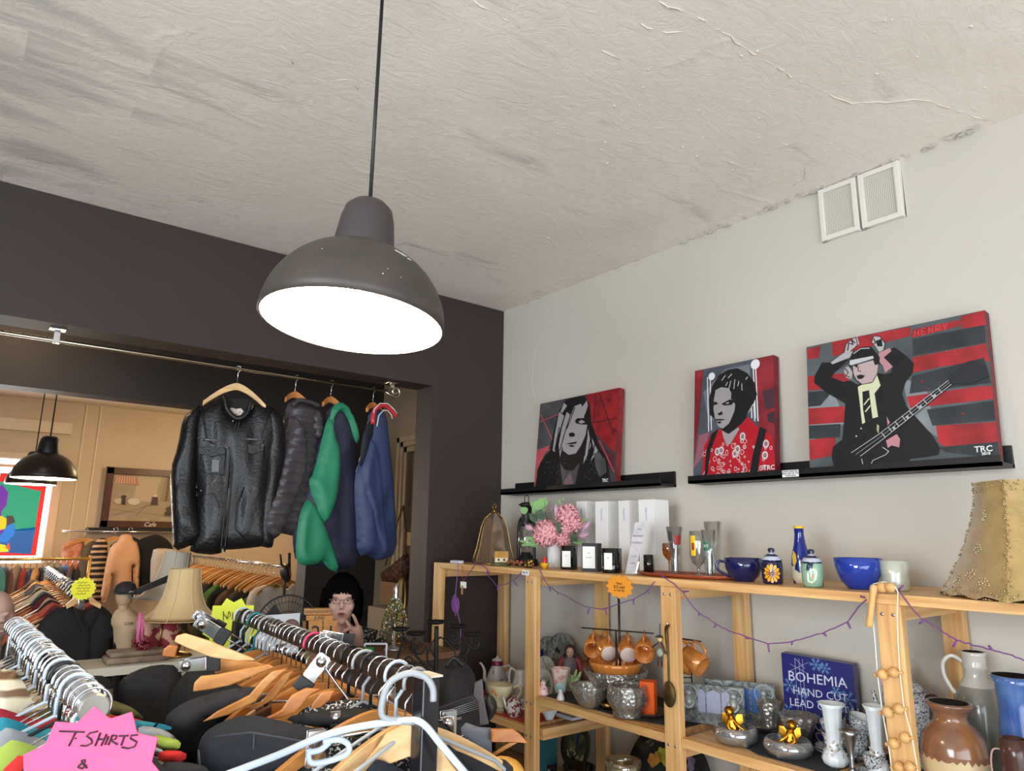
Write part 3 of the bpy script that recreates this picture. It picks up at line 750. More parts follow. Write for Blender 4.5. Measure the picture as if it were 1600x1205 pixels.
zt=zl+.013;zt2=zl2+.013
def cyz(px,py,x):P=PX(px,py,x);return P.y,P.z
def mk(label,q,paint,sidec,zb):
    """q: four photo corners bl br tr tl of the painted face"""
    yl=PX(*q[0],cx0).y;yr=PX(*q[1],cx0).y;z1=(PX(*q[2],cx1-.03).z+PX(*q[3],cx1-.03).z)/2
    return canvas(label,yl,yr,cx0,cx1-.0,zb,z1,.036,sidec,paint)
c1=mk('red and grey stencil portrait of a long-haired figure, leftmost canvas',[(834,762),(961,753),(969,603),(849,628)],paint1,mat('red_canvas_edge',(150,44,44),.6,var=.5,scale=20),zt2)
c2=mk('stencil portrait of a figure in red patterned shirt and black braces',[(1083,745),(1211,736),(1217,549),(1089,577)],paint2,mat('maroon_canvas_edge',(120,24,36),.6,var=.5,scale=20),zt)
c3=mk('largest canvas, stencilled figure in cap with guitar on red stripes',[(1265,731),(1561,714),(1549,478),(1267,538)],paint3,mat('striped_canvas_edge',(120,36,40),.6,rgb2=(50,48,50),scale=14),zt)
M_sig=mat('signature_paint',(220,218,216),.6)
def sig(c,txt,px,py,h,dz=0):
    P=PX(px,py,cx0-.004);
    text('signature',txt,P+Vector((-.002,0,0)),(0,-1,0),(.12,0,1),h,M_sig,c,bold=.0005,org=c['_o'])
sig(c1,'TRC',946,751,.022);sig(c2,'TRC',1202,731,.026);sig(c3,'TRC',1537,702,.026);sig(c3,'2018',1541,709,.012)
# price label on the ledge front
P=PX(1235,740,XW-.121)
t=T('price_label','small white handwritten price label stuck on the ledge front','label',tuple(P))
b=MB();b.box(P,(.0012,.066,.026));b.build('label_paper',M_paper,t)
for i,s in enumerate(('HAND PAINTED','SPRAY ART BY TRC','75x50 $250')):text('handwriting',s,P+Vector((-.0011,0,.008-.008*i)),(0,-1,0),(0,0,1),.0085,M_ink,t,org=P)
# ------------------------------------------------------------------ pine shelving along the white wall
XF,XR=2.09,2.555            # front and rear of the shelving
ZT,ZM,ZR,ZL=CAM_H-.147,CAM_H-.676,CAM_H-.807,CAM_H-1.12
PY0=[3.24,2.475,1.705,.935,.165]      # post centres along the wall
def shelving():
    t=T('shelving_unit','long pine shelving unit of open bays along the white wall','shelving unit',(XF,1.7,0))
    for i,y in enumerate(PY0):
        top=ZT if i==0 else ZT-.028
        b=MB();b.b2((XF,y-.033,0),(XF+.032,y+.033,top));p=b.build('upright',M_pinez,t,bevel=.002)
        q=MB()
        for z in (ZT-.055,ZM-.03,ZR-.03) if i else ():
            for dy in (-.014,.016):q.lathe([(.0001,.002),(.004,.0018),(.005,0)],(XF-.001,y+dy,z),10,R=Matrix.Rotation(-pi/2,3,'Y'))
        if q.v:
            o=q.build('screw',M_steel,None,org=t['_o']);o.location=(0,0,0);o.parent=p
        b=MB();b.b2((XR-.032,y-.033,0),(XR,y+.033,ZT-.028));b.build('upright',M_pinez,t,bevel=.002)
        for z in (ZT-.028,(ZR if i==0 else ZM)-.028):
            b=MB();b.b2((XF+.032,y-.017,z-.045),(XR-.032,y+.017,z));b.build('cross_rail',M_pinex,t)
    b=MB();b.b2((XF-.004,.165-.033,ZT-.028),(XR,PY0[0]-.033,ZT));b.build('shelf_board',M_piney,t,bevel=.002)
    for a,c,z in ((PY0[2] ,PY0[1] ,ZM),(PY0[3],PY0[2],ZM+.0),(PY0[4],PY0[3],ZM),(PY0[1],PY0[0],ZR),(PY0[1],PY0[0],ZL),(PY0[2],PY0[1],ZL),(PY0[3],PY0[2],ZL),(PY0[4],PY0[3],ZL)):
        b=MB();b.b2((XF+.0325,a+.034,z-.026),(XR,c-.034,z));b.b2((XF+.006,a+.034,z-.03),(XF+.0325,c-.034,z))
        b.build('shelf_board',M_piney,t,bevel=.0015)
    # end board of the lower shelf behind the second upright
    b=MB();b.b2((XF+.04,PY0[1]-.045,ZR-.045),(XR-.04,PY0[1]-.018,ZR-.0));b.build('cross_rail',M_pinex,t)
    return t
shelving()
M_mat=mat('black_felt',(46,45,50),.95,bump=.2,bscale=120)
def mat_on(label,pts,z,th=.0022):
    c=(sum(p[0] for p in pts)/len(pts),sum(p[1] for p in pts)/len(pts),z)
    b=MB();b.prism([(p[0],p[1],z+.0004) for p in pts],(0,0,1),th);o=b.build('felt_mat',M_mat,org=c);return L(o,label,'mat')
mat_on('black felt mat under the crystal bowls on the middle shelf',[(2.14,2.43),(2.53,2.43),(2.53,1.75),(2.14,1.96)],ZM)
mat_on('small black felt mat beside the third upright, lying askew',[(2.14,1.93),(2.20,1.745),(2.53,1.745),(2.5,1.80)],ZM+.0026)
mat_on('black felt mat under the two cherub dishes',[(2.14,1.40),(2.25,1.63),(2.53,1.45),(2.5,1.17),(2.14,1.17)],ZM)
mat_on('black felt mat under the white vase and pewter goblet',[(2.135,1.15),(2.52,1.155),(2.5,.98),(2.135,.98)],ZM)
mat_on('black felt mat under the stoneware pots at the right end',[(2.13,.89),(2.5,.89),(2.5,.2),(2.13,.2)],ZM)
b=MB();b.b2((XF+.03,2.52,ZR+.0004),(XR-.03,3.18,ZR+.003));L(b.build('red_cloth',mat('terracotta_cloth',(186,72,44),.9,var=.2,scale=8),org=(2.3,2.8,ZR)),'terracotta red cloth lining the shelf under the teapots','cloth')
GLASS=glass('clear_glass',(246,248,248),gloss=.07)
CRY=glass('cut_crystal',(206,202,194),.84,.04,.2,facet=75,dens=.2)
def shell(prof,th):
    """closed wall of thickness th from an outer profile"""
    return prof+[(max(.0003,r-th),h+(th if i==len(prof)-1 and False else 0)) for i,(r,h) in enumerate(prof[::-1])]
def vessel(b,P,prof,th=.003,floor=.004,seg=28,mi=0,**kw):
    """prof outer radii/heights from foot to rim; hollow inside"""
    inner=[(max(.0004,r-th),max(h,floor)) for r,h in prof if h >= floor*.5][::-1]
    b.lathe([(.0002,0)]+prof+inner+[(.0002,floor)],P,seg,mi,**kw)
def fit(px,pyt,X,z):
    P=footX(px,X,z);return P,mpp(P),PX(px,pyt,X).z-z
def fitz(px,pyb,pyt,z):
    P=PZ(px,pyb,z);k=mpp(P);return P,k,PX(px,pyt,P.x).z-z
# ---------------- on the top board
z=ZT+.0006
# glass bell lantern with cottage inside
P,k,H=fit(771,801,2.28,z)
P.y=min(P.y,YW-.1)
t=T('glass_bell_lantern','amber glass bell lantern with gilt ribs and top ring','lantern',tuple(P))
R=34*k;prof=[(R,0),(R*.93,.12*H),(R*.80,.3*H),(R*.68,.55*H),(R*.6,.72*H),(R*.45,.88*H),(R*.18,.985*H),(.006,H)]
b=MB();b.lathe(prof,P,8);
for i in range(len(b.sm)):b.sm[i]=False
o=b.build('glass_panels',glass('amber_glass',(190,158,130),.9,.08,.1,dens=.25),t)
b=MB()
for q in range(8):
    a=2*pi*q/8;b.tube([P+Vector((r*cos(a),r*sin(a),h)) for r,h in prof],.0022,6)
b.tube([P+Vector((R*cos(2*pi*q/8),R*sin(2*pi*q/8),0.003)) for q in range(8)],.003,6,closed=True)
b.build('gilt_ribs',M_brass,t)
b=MB();b.ball(P+Vector((0,0,H+.006)),.011,12);b.tube([P+Vector((.0,.014*cos(a),H+.03+.014*sin(a))) for a in [i*2*pi/14 for i in range(14)]],.0022,6,closed=True);b.build('hanging_ring',M_brass,t)
b=MB();b.lathe([(.012,.6*H),(.018,.7*H),(.008,.8*H),(.001,.82*H)],P,10);b.build('bulb',mat('amber_bulb',(236,160,70),.3),t)
P=footX(783,2.17,z);k=mpp(P)
t=T('cottage_figurine','tiny cottage figurine with ochre thatched roof on a mossy base','figurine',tuple(P))
U=Plane(P,radians(-30));uu,nn=U.U,U.N
b=MB();b.lathe([(.0002,0),(17*k,0),(17.5*k,3*k),(15*k,5*k),(.0002,6*k)],P,16,sy=.75,flute=5,famp=.08);b.build('mossy_base',mat('moss_green',(104,106,74),.9,var=.5,scale=60),t)
def house(b,s,mi):pass
w,h,d=20*k,8*k,9*k;base=P+Vector((0,0,5*k))
b=MB();pts=[base-uu*w*.5+nn*d*.5,base+uu*w*.5+nn*d*.5,base+uu*w*.5-nn*d*.5,base-uu*w*.5-nn*d*.5]
b.prism(pts,(0,0,1),h)
for s_ in (-1,1):
    e=base+uu*w*.5*s_+Vector((0,0,h));b.prism([e+nn*d*.5,e-nn*d*.5,e+Vector((0,0,6.5*k))],uu,-s_*.004)
b.build('cottage_walls',mat('limewash',(226,214,178),.8),t)
b=MB()
for s_ in (-1,1):
    e0=base-uu*w*.55+nn*d*.62*s_+Vector((0,0,h-k));e1=base+uu*w*.55+nn*d*.62*s_+Vector((0,0,h-k));r0=base-uu*w*.55+Vector((0,0,h+7.5*k));r1=base+uu*w*.55+Vector((0,0,h+7.5*k))
    b.prism([e0,e1,r1,r0],(0,0,1),.004)
b.build('thatched_roof',mat('thatch',(196,148,76),.9,var=.25,scale=80),t)
b=MB()
for q in (-.25,.2):b.box(base+uu*w*q+nn*(d*.5+.0008)+Vector((0,0,h*.5)),(2.4*k,2.4*k,3*k))
b.build('cottage_window',mat('brown_window',(96,66,44),.6),t)
# white socket strip with trailing purple cord beside the lantern
P=PX(714,877,2.10);P.z=ZT+.0006
t=T('coiled_purple_cord','white plug adaptor with hanks of purple light cord hanging down','cord',tuple(P))
b=MB();b.box(P+Vector((0,0,.008)),(.03,.085,.016));b.build('plug_adaptor',mat('lilac_white',(206,200,212),.5),t,bevel=.004)
M_purple=mat('purple_cord',(150,84,172),.5)
b=MB();X_=2.075
rg=random.Random(7)
b.tube([PX(716,880,X_),PX(714,905,X_),PX(712,925,X_),PX(714,950,X_),PX(720,980,X_),PX(719,1010,X_),PX(716,1028,X_)],.0016,6)
for q in range(16):
    c=PX(712+rg.uniform(-4,4),945+rg.uniform(-6,6),X_-rg.uniform(.002,.02));rr_=rg.uniform(.012,.042);w_=rg.uniform(.25,.5);a0=rg.uniform(-.6,.6)
    b.tube([c+Vector((rg.uniform(-.002,.002),rr_*w_*cos(a)*cos(a0)-rr_*sin(a)*sin(a0)*.6,rr_*sin(a))) for a in [i*2*pi/12 for i in range(12)]],.0015,5,closed=True)
b.build('cord_hank',M_purple,t)
b=MB();b.tube([PX(722,884,X_),PX(723,895,X_),PX(723,907,X_)],.0015,5);b.build('red_string',mat('red_string',(176,52,40),.6),t)
b=MB();b.box(PX(724,914,X_-.004),(.001,.05,.03));b.build('paper_tag',M_paper,t)
b=MB();b.box(PX(722,922,X_-.007),(.001,.015,.042));b.build('wooden_tag',mat('kraft',(170,120,80),.8),t)
b=MB();b.box(PX(715,1032,X_),(.006,.006,.026));b.build('white_plug',M_white,t)
# hurricane lantern
P,k,H=fit(822,785,2.30,z)
t=T('hurricane_lantern','black metal hurricane lantern with wire loop and tubular frame','lantern',tuple(P))
b=MB();b.lathe([(.0002,0),(19*k,0),(20*k,3*k),(18*k,9*k),(12*k,13*k),(8*k,17*k),(8*k,20*k),(.0002,20*k)],P,24);b.build('fuel_tank',M_black,t)
b=MB();b.lathe([(9*k,20*k),(14*k,34*k),(13*k,48*k),(8*k,60*k)],P,24);b.build('globe',GLASS,t)
b=MB();b.lathe([(.0002,60*k),(10*k,60*k),(11*k,64*k),(8*k,70*k),(8.5*k,.93*H),(13*k,.95*H),(12*k,.97*H),(6*k,H),(.0002,H)],P,24);b.build('chimney_cap',M_black,t)
b=MB();r_=19*k
for s_ in (-1,1):b.tube([P+Vector((0,s_*r_,6*k)),P+Vector((0,s_*r_*1.02,40*k)),P+Vector((0,s_*r_*.95,62*k)),P+Vector((0,s_*r_*.7,72*k)),P+Vector((0,s_*8*k,74*k))],2.6*k,8)
b.build('side_tube',M_black,t)
b=MB();b.tube([P+Vector((0,5.5*k*cos(a),H+5*k+6*k*sin(a))) for a in [i*2*pi/14 for i in range(14)]],.7*k,6,closed=True)
for s_ in (-1,1):b.tube([P+Vector((-.01,s_*12*k,26*k)),P+Vector((-.02,0,40*k)),P+Vector((-.01,-s_*12*k,54*k))],.6*k,5)
b.build('wire_loop',M_black,t)
# bouquet in white vase
P,k,H=fit(866,847,2.27,z)
t=T('white_vase','plain white cylinder vase holding the pink bouquet','vase',tuple(P))
b=MB();vessel(b,P,[(9.5*k,0),(10*k,3*k),(11.5*k,H)],.003);b.build('vase_body',mat('white_ceramic',(226,226,226),.25),t)
t=T('flower_bouquet','artificial bouquet of pink hydrangea, protea and eucalyptus leaves','bouquet',tuple(P+Vector((0,0,H*.5))))
fl=Plane(P,radians(-40));rg=random.Random(11)
def fw(px,py,off):return fl.w(px,py,off)
M_pk=mat('pink_petal',(238,172,176),.7,var=.2,scale=90);M_pk2=mat('dusky_pink_petal',(214,168,190),.7,var=.15,scale=60);M_gl=mat('light_green_leaf',(126,168,100),.6,var=.25,scale=40);M_gd=mat('dark_green_leaf',(62,84,60),.6,var=.3,scale=40);M_ge=mat('eucalyptus_leaf',(120,146,120),.7,var=.2,scale=30)
b=MB()
for q in range(9):
    a=fw(866+rg.uniform(-3,3),852,0);c=fw(rg.uniform(835,905),rg.uniform(800,835),rg.uniform(-.02,.02));b.tube([a,a.lerp(c,.5)+Vector((0,0,.01)),c],.0018,5)
b.build('stems',M_gd,t)
def blossom(px,py,rpx,n,m,name,off=.0,petal=.34):
    c=fw(px,py,off);R_=rpx*k;b=MB()
    for q in range(n):
        h=1-2*(q+.5)/n;a=q*2.399963;d=Vector((sqrt(1-h*h)*cos(a),sqrt(1-h*h)*sin(a),h));u,v,_=basis(d)
        p=c+d*R_*rg.uniform(.82,1.0)
        for j in range(4):
            e=u*cos(j*pi/2+q)+v*sin(j*pi/2+q);f_=u*cos(j*pi/2+q+.8)+v*sin(j*pi/2+q+.8)
            s_=R_*petal
            b.add([p,p+e*s_*.9+d*s_*.25,p+(e+f_)*s_*.75+d*s_*.35,p+f_*s_*.9+d*s_*.25],[(0,1,2,3)],smooth=True)
    b.ball(c,R_*.8,12);b.build(name,m,t,fixn=False)
blossom(853,834,19,120,M_pk,'hydrangea_head',.03)
blossom(886,806,15,60,M_pk,'rose_head',.02,.5);blossom(897,818,11,36,M_pk,'rose_head',.03,.5);blossom(884,828,9,30,M_pk,'rose_head',.04,.5);blossom(878,844,10,36,M_pk,'rose_head',.045,.5)
for i,(px,py,dx,dy) in enumerate(((835,828,-9,-4),(868,808,1,-12),(908,830,8,-9),(903,838,10,-2))):
    b=MB();c=fw(px,py,.02);d=fw(px+dx,py+dy,.02)-c;L_=d.length*1.9;d.normalize();u,v,_=basis(d)
    for q in range(18):
        a=q*2.4;r_=.25+.75*(q % 6)/6;s0=c+(u*cos(a)+v*sin(a))*.004;tip=c+d*L_*(1-.35*r_)+(u*cos(a)+v*sin(a))*L_*.42*r_;w_=(u*-sin(a)+v*cos(a))*.0035
        mdl=s0.lerp(tip,.55)+(u*cos(a)+v*sin(a))*L_*.12
        b.add([s0,mdl+w_,tip,mdl-w_],[(0,1,2,3)],smooth=True)
    b.build('protea_head',M_pk2,t,fixn=False)
def leaf(b,a,c,w,n=None):
    a=Vector(a);c=Vector(c);d=(c-a);u=d.cross(fl.N).normalized()*w+fl.N*w*rg.uniform(-.4,.4)
    m1=a.lerp(c,.3);m2=a.lerp(c,.65);b.add([a,m1+u,m2+u*.9,c,m2-u*.9,m1-u,m1+fl.N*w*.3,m2+fl.N*w*.25],[(0,1,6),(1,2,7,6),(2,3,7),(0,6,5),(6,7,4,5),(7,3,4)],smooth=True)
b=MB()
for px,py,r_ in ((842,790,9),(848,786,8),(838,797,7),(819,798,6),(834,788,6)):
    c=fw(px,py,rg.uniform(0,.02));u,v=fl.U,fl.V
    b.prism([c+(u*cos(a)*r_+v*sin(a)*r_*.95)*k*(1+.08*sin(3*a)) for a in [i*2*pi/14 for i in range(14)]],fl.N+Vector((.2,.3,.2)),.0015)
b.build('round_leaf',M_gl,t)
b=MB()
for x0,y0,x1,y1,w_ in ((840,815,826,803,.014),(862,848,868,818,.016),(838,812,846,796,.014),(900,846,890,834,.012),(850,812,838,800,.012),(868,835,872,815,.014),(875,838,870,816,.012),(850,802,842,808,.012)):leaf(b,fw(x0,y0,.05),fw(x1,y1,.055),w_*1.3)
b.build('dark_leaf',M_gd,t,fixn=False)
b=MB()
for x0,y0,x1,y1 in ((848,798,850,778),(862,800,880,780),(872,810,882,790)):
    a=fw(x0,y0,0);c=fw(x1,y1,0)
    b.tube([a,c],.001,4)
    for q in range(7):
        p=a.lerp(c,q/6.5);s_=(-1)**q;e=p+fl.U*s_*.012+Vector((0,0,.008));leaf(b,p,e,.0055)
for x0,y0,x1,y1 in ((840,853,812,845),(842,848,815,852),(838,845,822,840),(900,818,918,812),(895,845,912,850)):
    a=fw(x0,y0,.03);c=fw(x1,y1,.03);b.tube([a,c],.0012,4)
    for q in range(10):
        p=a.lerp(c,q/10)
        for s_ in (-1,1):leaf(b,p,p+(c-a).normalized()*.008+Vector((0,0,s_*.014*(1-q/13))),.003)
b.build('fern_sprays',M_ge if False else M_gl,t,fixn=False)
# small things on the board's edge
P=footX(851,2.15,z);k=mpp(P)
t=T('egg_cup_candle','small ribbed yellow cup with a red candle','candle',tuple(P))
b=MB();b.lathe([(.0002,0),(3*k,0),(3*k,1.5*k),(6*k,4*k),(7*k,9*k),(.0002,9*k)],P,16,flute=8,famp=.05);b.build('cup',mat('yellow_glaze',(222,170,30),.3),t)
b=MB();b.lathe([(3*k,9*k),(3.2*k,17*k),(.0002,18*k)],P,12);b.build('candle',mat('red_wax',(206,44,30),.4),t)
P=footX(825,2.14,z);k=mpp(P)
t=T('elephant_ornament','little gilt elephant ornament beside the lantern foot','ornament',tuple(P))
b=MB();b.ball(P+Vector((0,0,8*k)),6*k,12,sc_=(.7,1.2,.8));b.ball(P+Vector((0,-8*k,10*k)),3.6*k,10);b.tube([P+Vector((0,-10*k,9*k)),P+Vector((0,-13*k,6*k)),P+Vector((0,-13*k,2*k))],[1.4*k,1*k,.7*k],6)
for dx in (-1,1):
    for dy in (-5,4):b.cyl(P+Vector((dx*2.2*k,dy*k,0)),P+Vector((dx*2.2*k,dy*k,7*k)),1.5*k,seg=8)
b.build('elephant',M_brass,t)
P=footX(806,2.15,z);k=mpp(P)
t=T('berry_ring','ring of brown and coral beads around the lantern base','ornament',tuple(P))
b=MB();b2_=MB()
for q in range(16):(b if q % 3 else b2_).ball(P+Vector((rg.uniform(-3,3)*k,(q*2.2-14)*k,rg.uniform(3,9)*k)),rg.uniform(2,3)*k,8)
b.build('brown_bead',mat('brown_bead',(120,82,50),.4),t);b2_.build('coral_bead',mat('coral_bead',(196,78,66),.4),t)
b=MB();Pq=PX(821,895,2.083);b.box(Pq,(.0012,.05,.022),rot=(.06,0,0));t=T('price_tag','white price tag hanging over the second upright','price tag',tuple(Pq));b.build('tag_card',M_paper,t);text('handwriting','$110',Pq+Vector((-.001,0,0)),(0,-1,0),(0,0,1),.016,M_ink,t)
# four tall white boxes
M_card=mat('white_card',(232,230,228),.55)
for i,(xl,xm,xr,yt,lab) in enumerate(((901,917,931,783,'leftmost of the four tall white boxes, behind the bouquet'),(931,951,968,783,'second tall white box, directly behind the labelled candles'),(968,985,1001,782,'third tall white box, behind the leaflet stand'),(1000,1024,1049,780,'rightmost and closest of the four tall white boxes'))):
    Xf=(2.43,2.40,2.38,2.34)[i]
    A_=footX(xl,Xf,z);B_=footX(xm,Xf,z);w_=min((A_-B_).length,.1);H=PX(xm,yt,Xf).z-z
    dd=.1
    t=T('white_box','tall plain white presentation box, '+lab,'box',tuple(A_),group='white presentation boxes on the top board')
    b=MB();b.b2((Xf,A_.y-w_,z),(Xf+dd,A_.y,z+H));b.build('carton',M_card,t,bevel=.001)
    text('lettering','humidity',Vector((Xf-.0006,A_.y-w_*.5,z+H*.8)),(0,0,1),(0,1,0),.016,mat('lilac_ink',(150,150,200),.5),t)
def label_panel(t,c,U,w,h,m=M_paper,lines=(),size=.006,org=None):
    U=Vector(U).normalized();N=Vector((U.y,-U.x,0));
    if N.dot(C0-Vector(c))<0:N=-N
    b=MB();c=Vector(c);b.obox(c-U*w/2+N*.0006,c+U*w/2+N*.0006,h,.0008,up=N);b.build('label',m,t)
    for i,s_ in enumerate(lines):text('lettering',s_,c+N*.0013+Vector((0,0,h*.2-i*size*1.6)),U,(0,0,1),size,M_ink,t)
# candles
P,k,H=fit(889,853,2.22,z);t=T('candle_jar','glossy black candle glass with white label, left of the boxed one','candle',tuple(P),group='black label candles')
gb=mat('gloss_black_glass',(16,16,18),.08,coat=.6)
b=MB();vessel(b,P,[(13*k,0),(13.5*k,2*k),(13.5*k,H)],.002);b.build('jar',gb,t)
fv=(C0-P);fv.z=0;fv.normalize();ru=Vector((-fv.y,fv.x,0))
label_panel(t,P+fv*13.6*k+ru*(-4*k)+Vector((0,0,H*.45)),ru,13*k,24*k,lines=('Jessi',))
P,k,H=fit(925,849,2.20,z);t=T('candle_box','square black candle carton with a large white front label','box',tuple(P))
b=MB();pl_=Plane(P,radians(-62));w_=25*k
b.prism([P+pl_.U*a*w_*.5+pl_.N*c*w_*.5 for a,c in ((-1,-1),(1,-1),(1,1),(-1,1))],(0,0,1),H);b.build('carton',mat('black_card',(26,24,26),.5),t,bevel=.0008)
label_panel(t,P+pl_.N*w_*.5-pl_.U*1*k+Vector((0,0,H*.5)),pl_.U,20*k,33*k,lines=('Jessi','','SOY WAX'))
P,k,H=fit(956,857,2.19,z);t=T('candle_jar','glossy black round candle jar with label, right of the carton','candle',tuple(P),group='black label candles')
b=MB();vessel(b,P,[(15.5*k,0),(16*k,2*k),(16*k,H)],.002);b.build('jar',gb,t)
fv=(C0-P);fv.z=0;fv.normalize();ru=Vector((-fv.y,fv.x,0));f2=(fv-ru*.35).normalized()
label_panel(t,P+f2*16.2*k+Vector((0,0,H*.48)),Vector((-f2.y,f2.x,0)),13*k,25*k,lines=('Jessi',))
P,k,H=fit(1014,867,2.27,z);t=T('candle_jar','smallest black candle glass, in front of the rightmost white box','candle',tuple(P),group='black label candles')
b=MB();vessel(b,P,[(8*k,0),(8*k,H)],.002);b.build('jar',gb,t)
# leaflet in a slanted holder
P=footX(985,2.16,z);t=T('leaflet_stand','tilted grey leaflet on a small clear stand','leaflet',tuple(P))
pl_=Plane(P,radians(-55));q=[pl_.w(977,897),pl_.w(992,897),pl_.w(1011,813),pl_.w(992,817)]
b=MB();b.prism(q,pl_.N,.0015);b.build('leaflet',mat('leaflet_print',(152,146,148),.4,rgb2=(176,170,172),scale=25),t)
b=MB();b.prism([pl_.w(977,897,-.003),pl_.w(994,898,-.003),pl_.w(999,878,-.003),pl_.w(984,878,-.003)],pl_.N,-.002);b.build('acrylic_stand',GLASS,t)
for i,s_ in enumerate(('THE','MEANING','OF SCENTS','','LOVE','HOPE')):
    f_=.85-i*.13;a_=(q[0].lerp(q[3],f_)+q[1].lerp(q[2],f_))/2;text('lettering',s_,a_+pl_.N*.002,pl_.U,(q[3]-q[0]),.009,M_ink,t)
# beer glasses on the oval tray
A_=footX(1008,2.27,z);B_=footX(1150,2.2,z);c=(A_+B_)/2;ly=abs(A_.y-B_.y)/2
t=T('oval_tray','shallow reddish brown wooden tray under the drinking glasses','tray',tuple(c))
b=MB();b.lathe([(.0002,0),(.85,0),(1.0,.013/1),(.985,.014),(.86,.004),(.0002,.004)],c,40)
for i,v in enumerate(b.v):b.v[i]=(c.x+(v[0]-c.x)*.115,c.y+(v[1]-c.y)*ly,v[2])
b.build('tray',mat('mahogany',(168,84,50),.35,rgb2=(140,62,36),scale=5,stretch=(9,1,1)),t)
zt_=z+.0045
def goblet(label,px,pyt,X,prof,name='drinking_glass',extra=None,th=.0015,m=None,z0=None):
    z0=z0 or zt_
    P,k,H=fit(px,pyt,X,z0);t=T(name,label,'glass',tuple(P),group='drinking glasses on the tray')
    b=MB();vessel(b,P,[(r*k,h*H) for r,h in prof],th,.006*1.0,32);b.build('bowl',m or GLASS,t)
    return t,P,k,H
def band(t,P,k,H,r,h0,h1,a0,a1,m,name='printed_badge'):
    """curved badge on a glass, angles measured from the direction to the camera"""
    f0=math.atan2(C0.y-P.y,C0.x-P.x);b=MB();n=8;vs_=[]
    for i in range(n+1):
        a=f0+a0+(a1-a0)*i/n
        for h in (h0,h1):
            rr=(r(h) if callable(r) else r)*k+.0006
            vs_.append(P+Vector((rr*cos(a),rr*sin(a),h*H)))
    b.add(vs_,[(2*i,2*i+2,2*i+3,2*i+1) for i in range(n)],smooth=True);return b.build(name,m,t,fixn=False)
t,P,k,H=goblet('small amber stemmed wine glass, leftmost on the tray',1046,849,2.30,[(7,0),(7,.02),(1.3,.05),(1.3,.42),(5,.5),(9,.62),(10.5,.8),(10,1)],m=glass('amber_clear_glass',(240,206,150),gloss=.1))
t,P,k,H=goblet('flared tall beer glass with a red crest',1056,823,2.27,[(6,0),(7,.04),(6,.1),(9,.5),(13.5,1)])
band(t,P,k,H,lambda h:6+7.6*h,.62,.82,-.1,.9,mat('red_badge',(150,50,48),.5));band(t,P,k,H,lambda h:6+7.6*h,.7,.9,-.9,-.3,mat('dark_badge',(60,60,56),.5))
t,P,k,H=goblet('round bowled stem glass with a yellow badge',1092,830,2.22,[(10,0),(10,.02),(2.5,.06),(2.5,.22),(9,.3),(13,.45),(12.5,.75),(12.5,1)])
band(t,P,k,H,12.8,.46,.9,-.95,-.25,mat('yellow_badge',(226,186,30),.5));band(t,P,k,H,13.1,.58,.74,-.75,-.4,mat('red_badge',(150,50,48),.5))
t,P,k,H=goblet('straight beer glass with a green badge',1110,828,2.25,[(8,0),(8.5,.05),(8,.1),(10,.5),(12,1)])
band(t,P,k,H,lambda h:8.4+3.7*h,.56,.74,-.9,.0,mat('green_badge',(44,110,70),.5))
f0=math.atan2(C0.y-P.y,C0.x-P.x)-.45;rr=10.8*k+.0012;text('lettering','XY',P+Vector((rr*cos(f0),rr*sin(f0),H*.65)),(-sin(f0),cos(f0),0),(0,0,1),.016,M_paper,t)
goblet('tallest clear beer glass, standing at the back of the tray',1117,815,2.36,[(8,0),(9,.05),(8,.1),(11,.5),(14,1)])
# blue pottery
COB=mat('cobalt_glaze',(26,40,128),.12,coat=.5,var=.15,scale=6);NAVY=mat('navy_glaze',(22,26,74),.12,coat=.5)
P,k,H=fit(1163,872,2.21,z);t=T('blue_cup','oversized navy blue cup with its handle to the left','cup',tuple(P))
b=MB();vessel(b,P,[(15*k,0),(16*k,2*k),(23*k,.25*H),(28*k,.6*H),(29.5*k,H)],.004,seg=40);b.build('cup_body',NAVY,t)
fv=(C0-P);fv.z=0;fv.normalize();ru=Vector((-fv.y,fv.x,0))
if ru.dot(MR[0])>0:ru=-ru
b=MB();b.tube([P+ru*27*k+Vector((0,0,.8*H)),P+ru*36*k+Vector((0,0,.84*H)),P+ru*41*k+Vector((0,0,.65*H)),P+ru*36*k+Vector((0,0,.4*H)),P+ru*21*k+Vector((0,0,.18*H))],2.2*k,10);b.build('handle',NAVY,t)
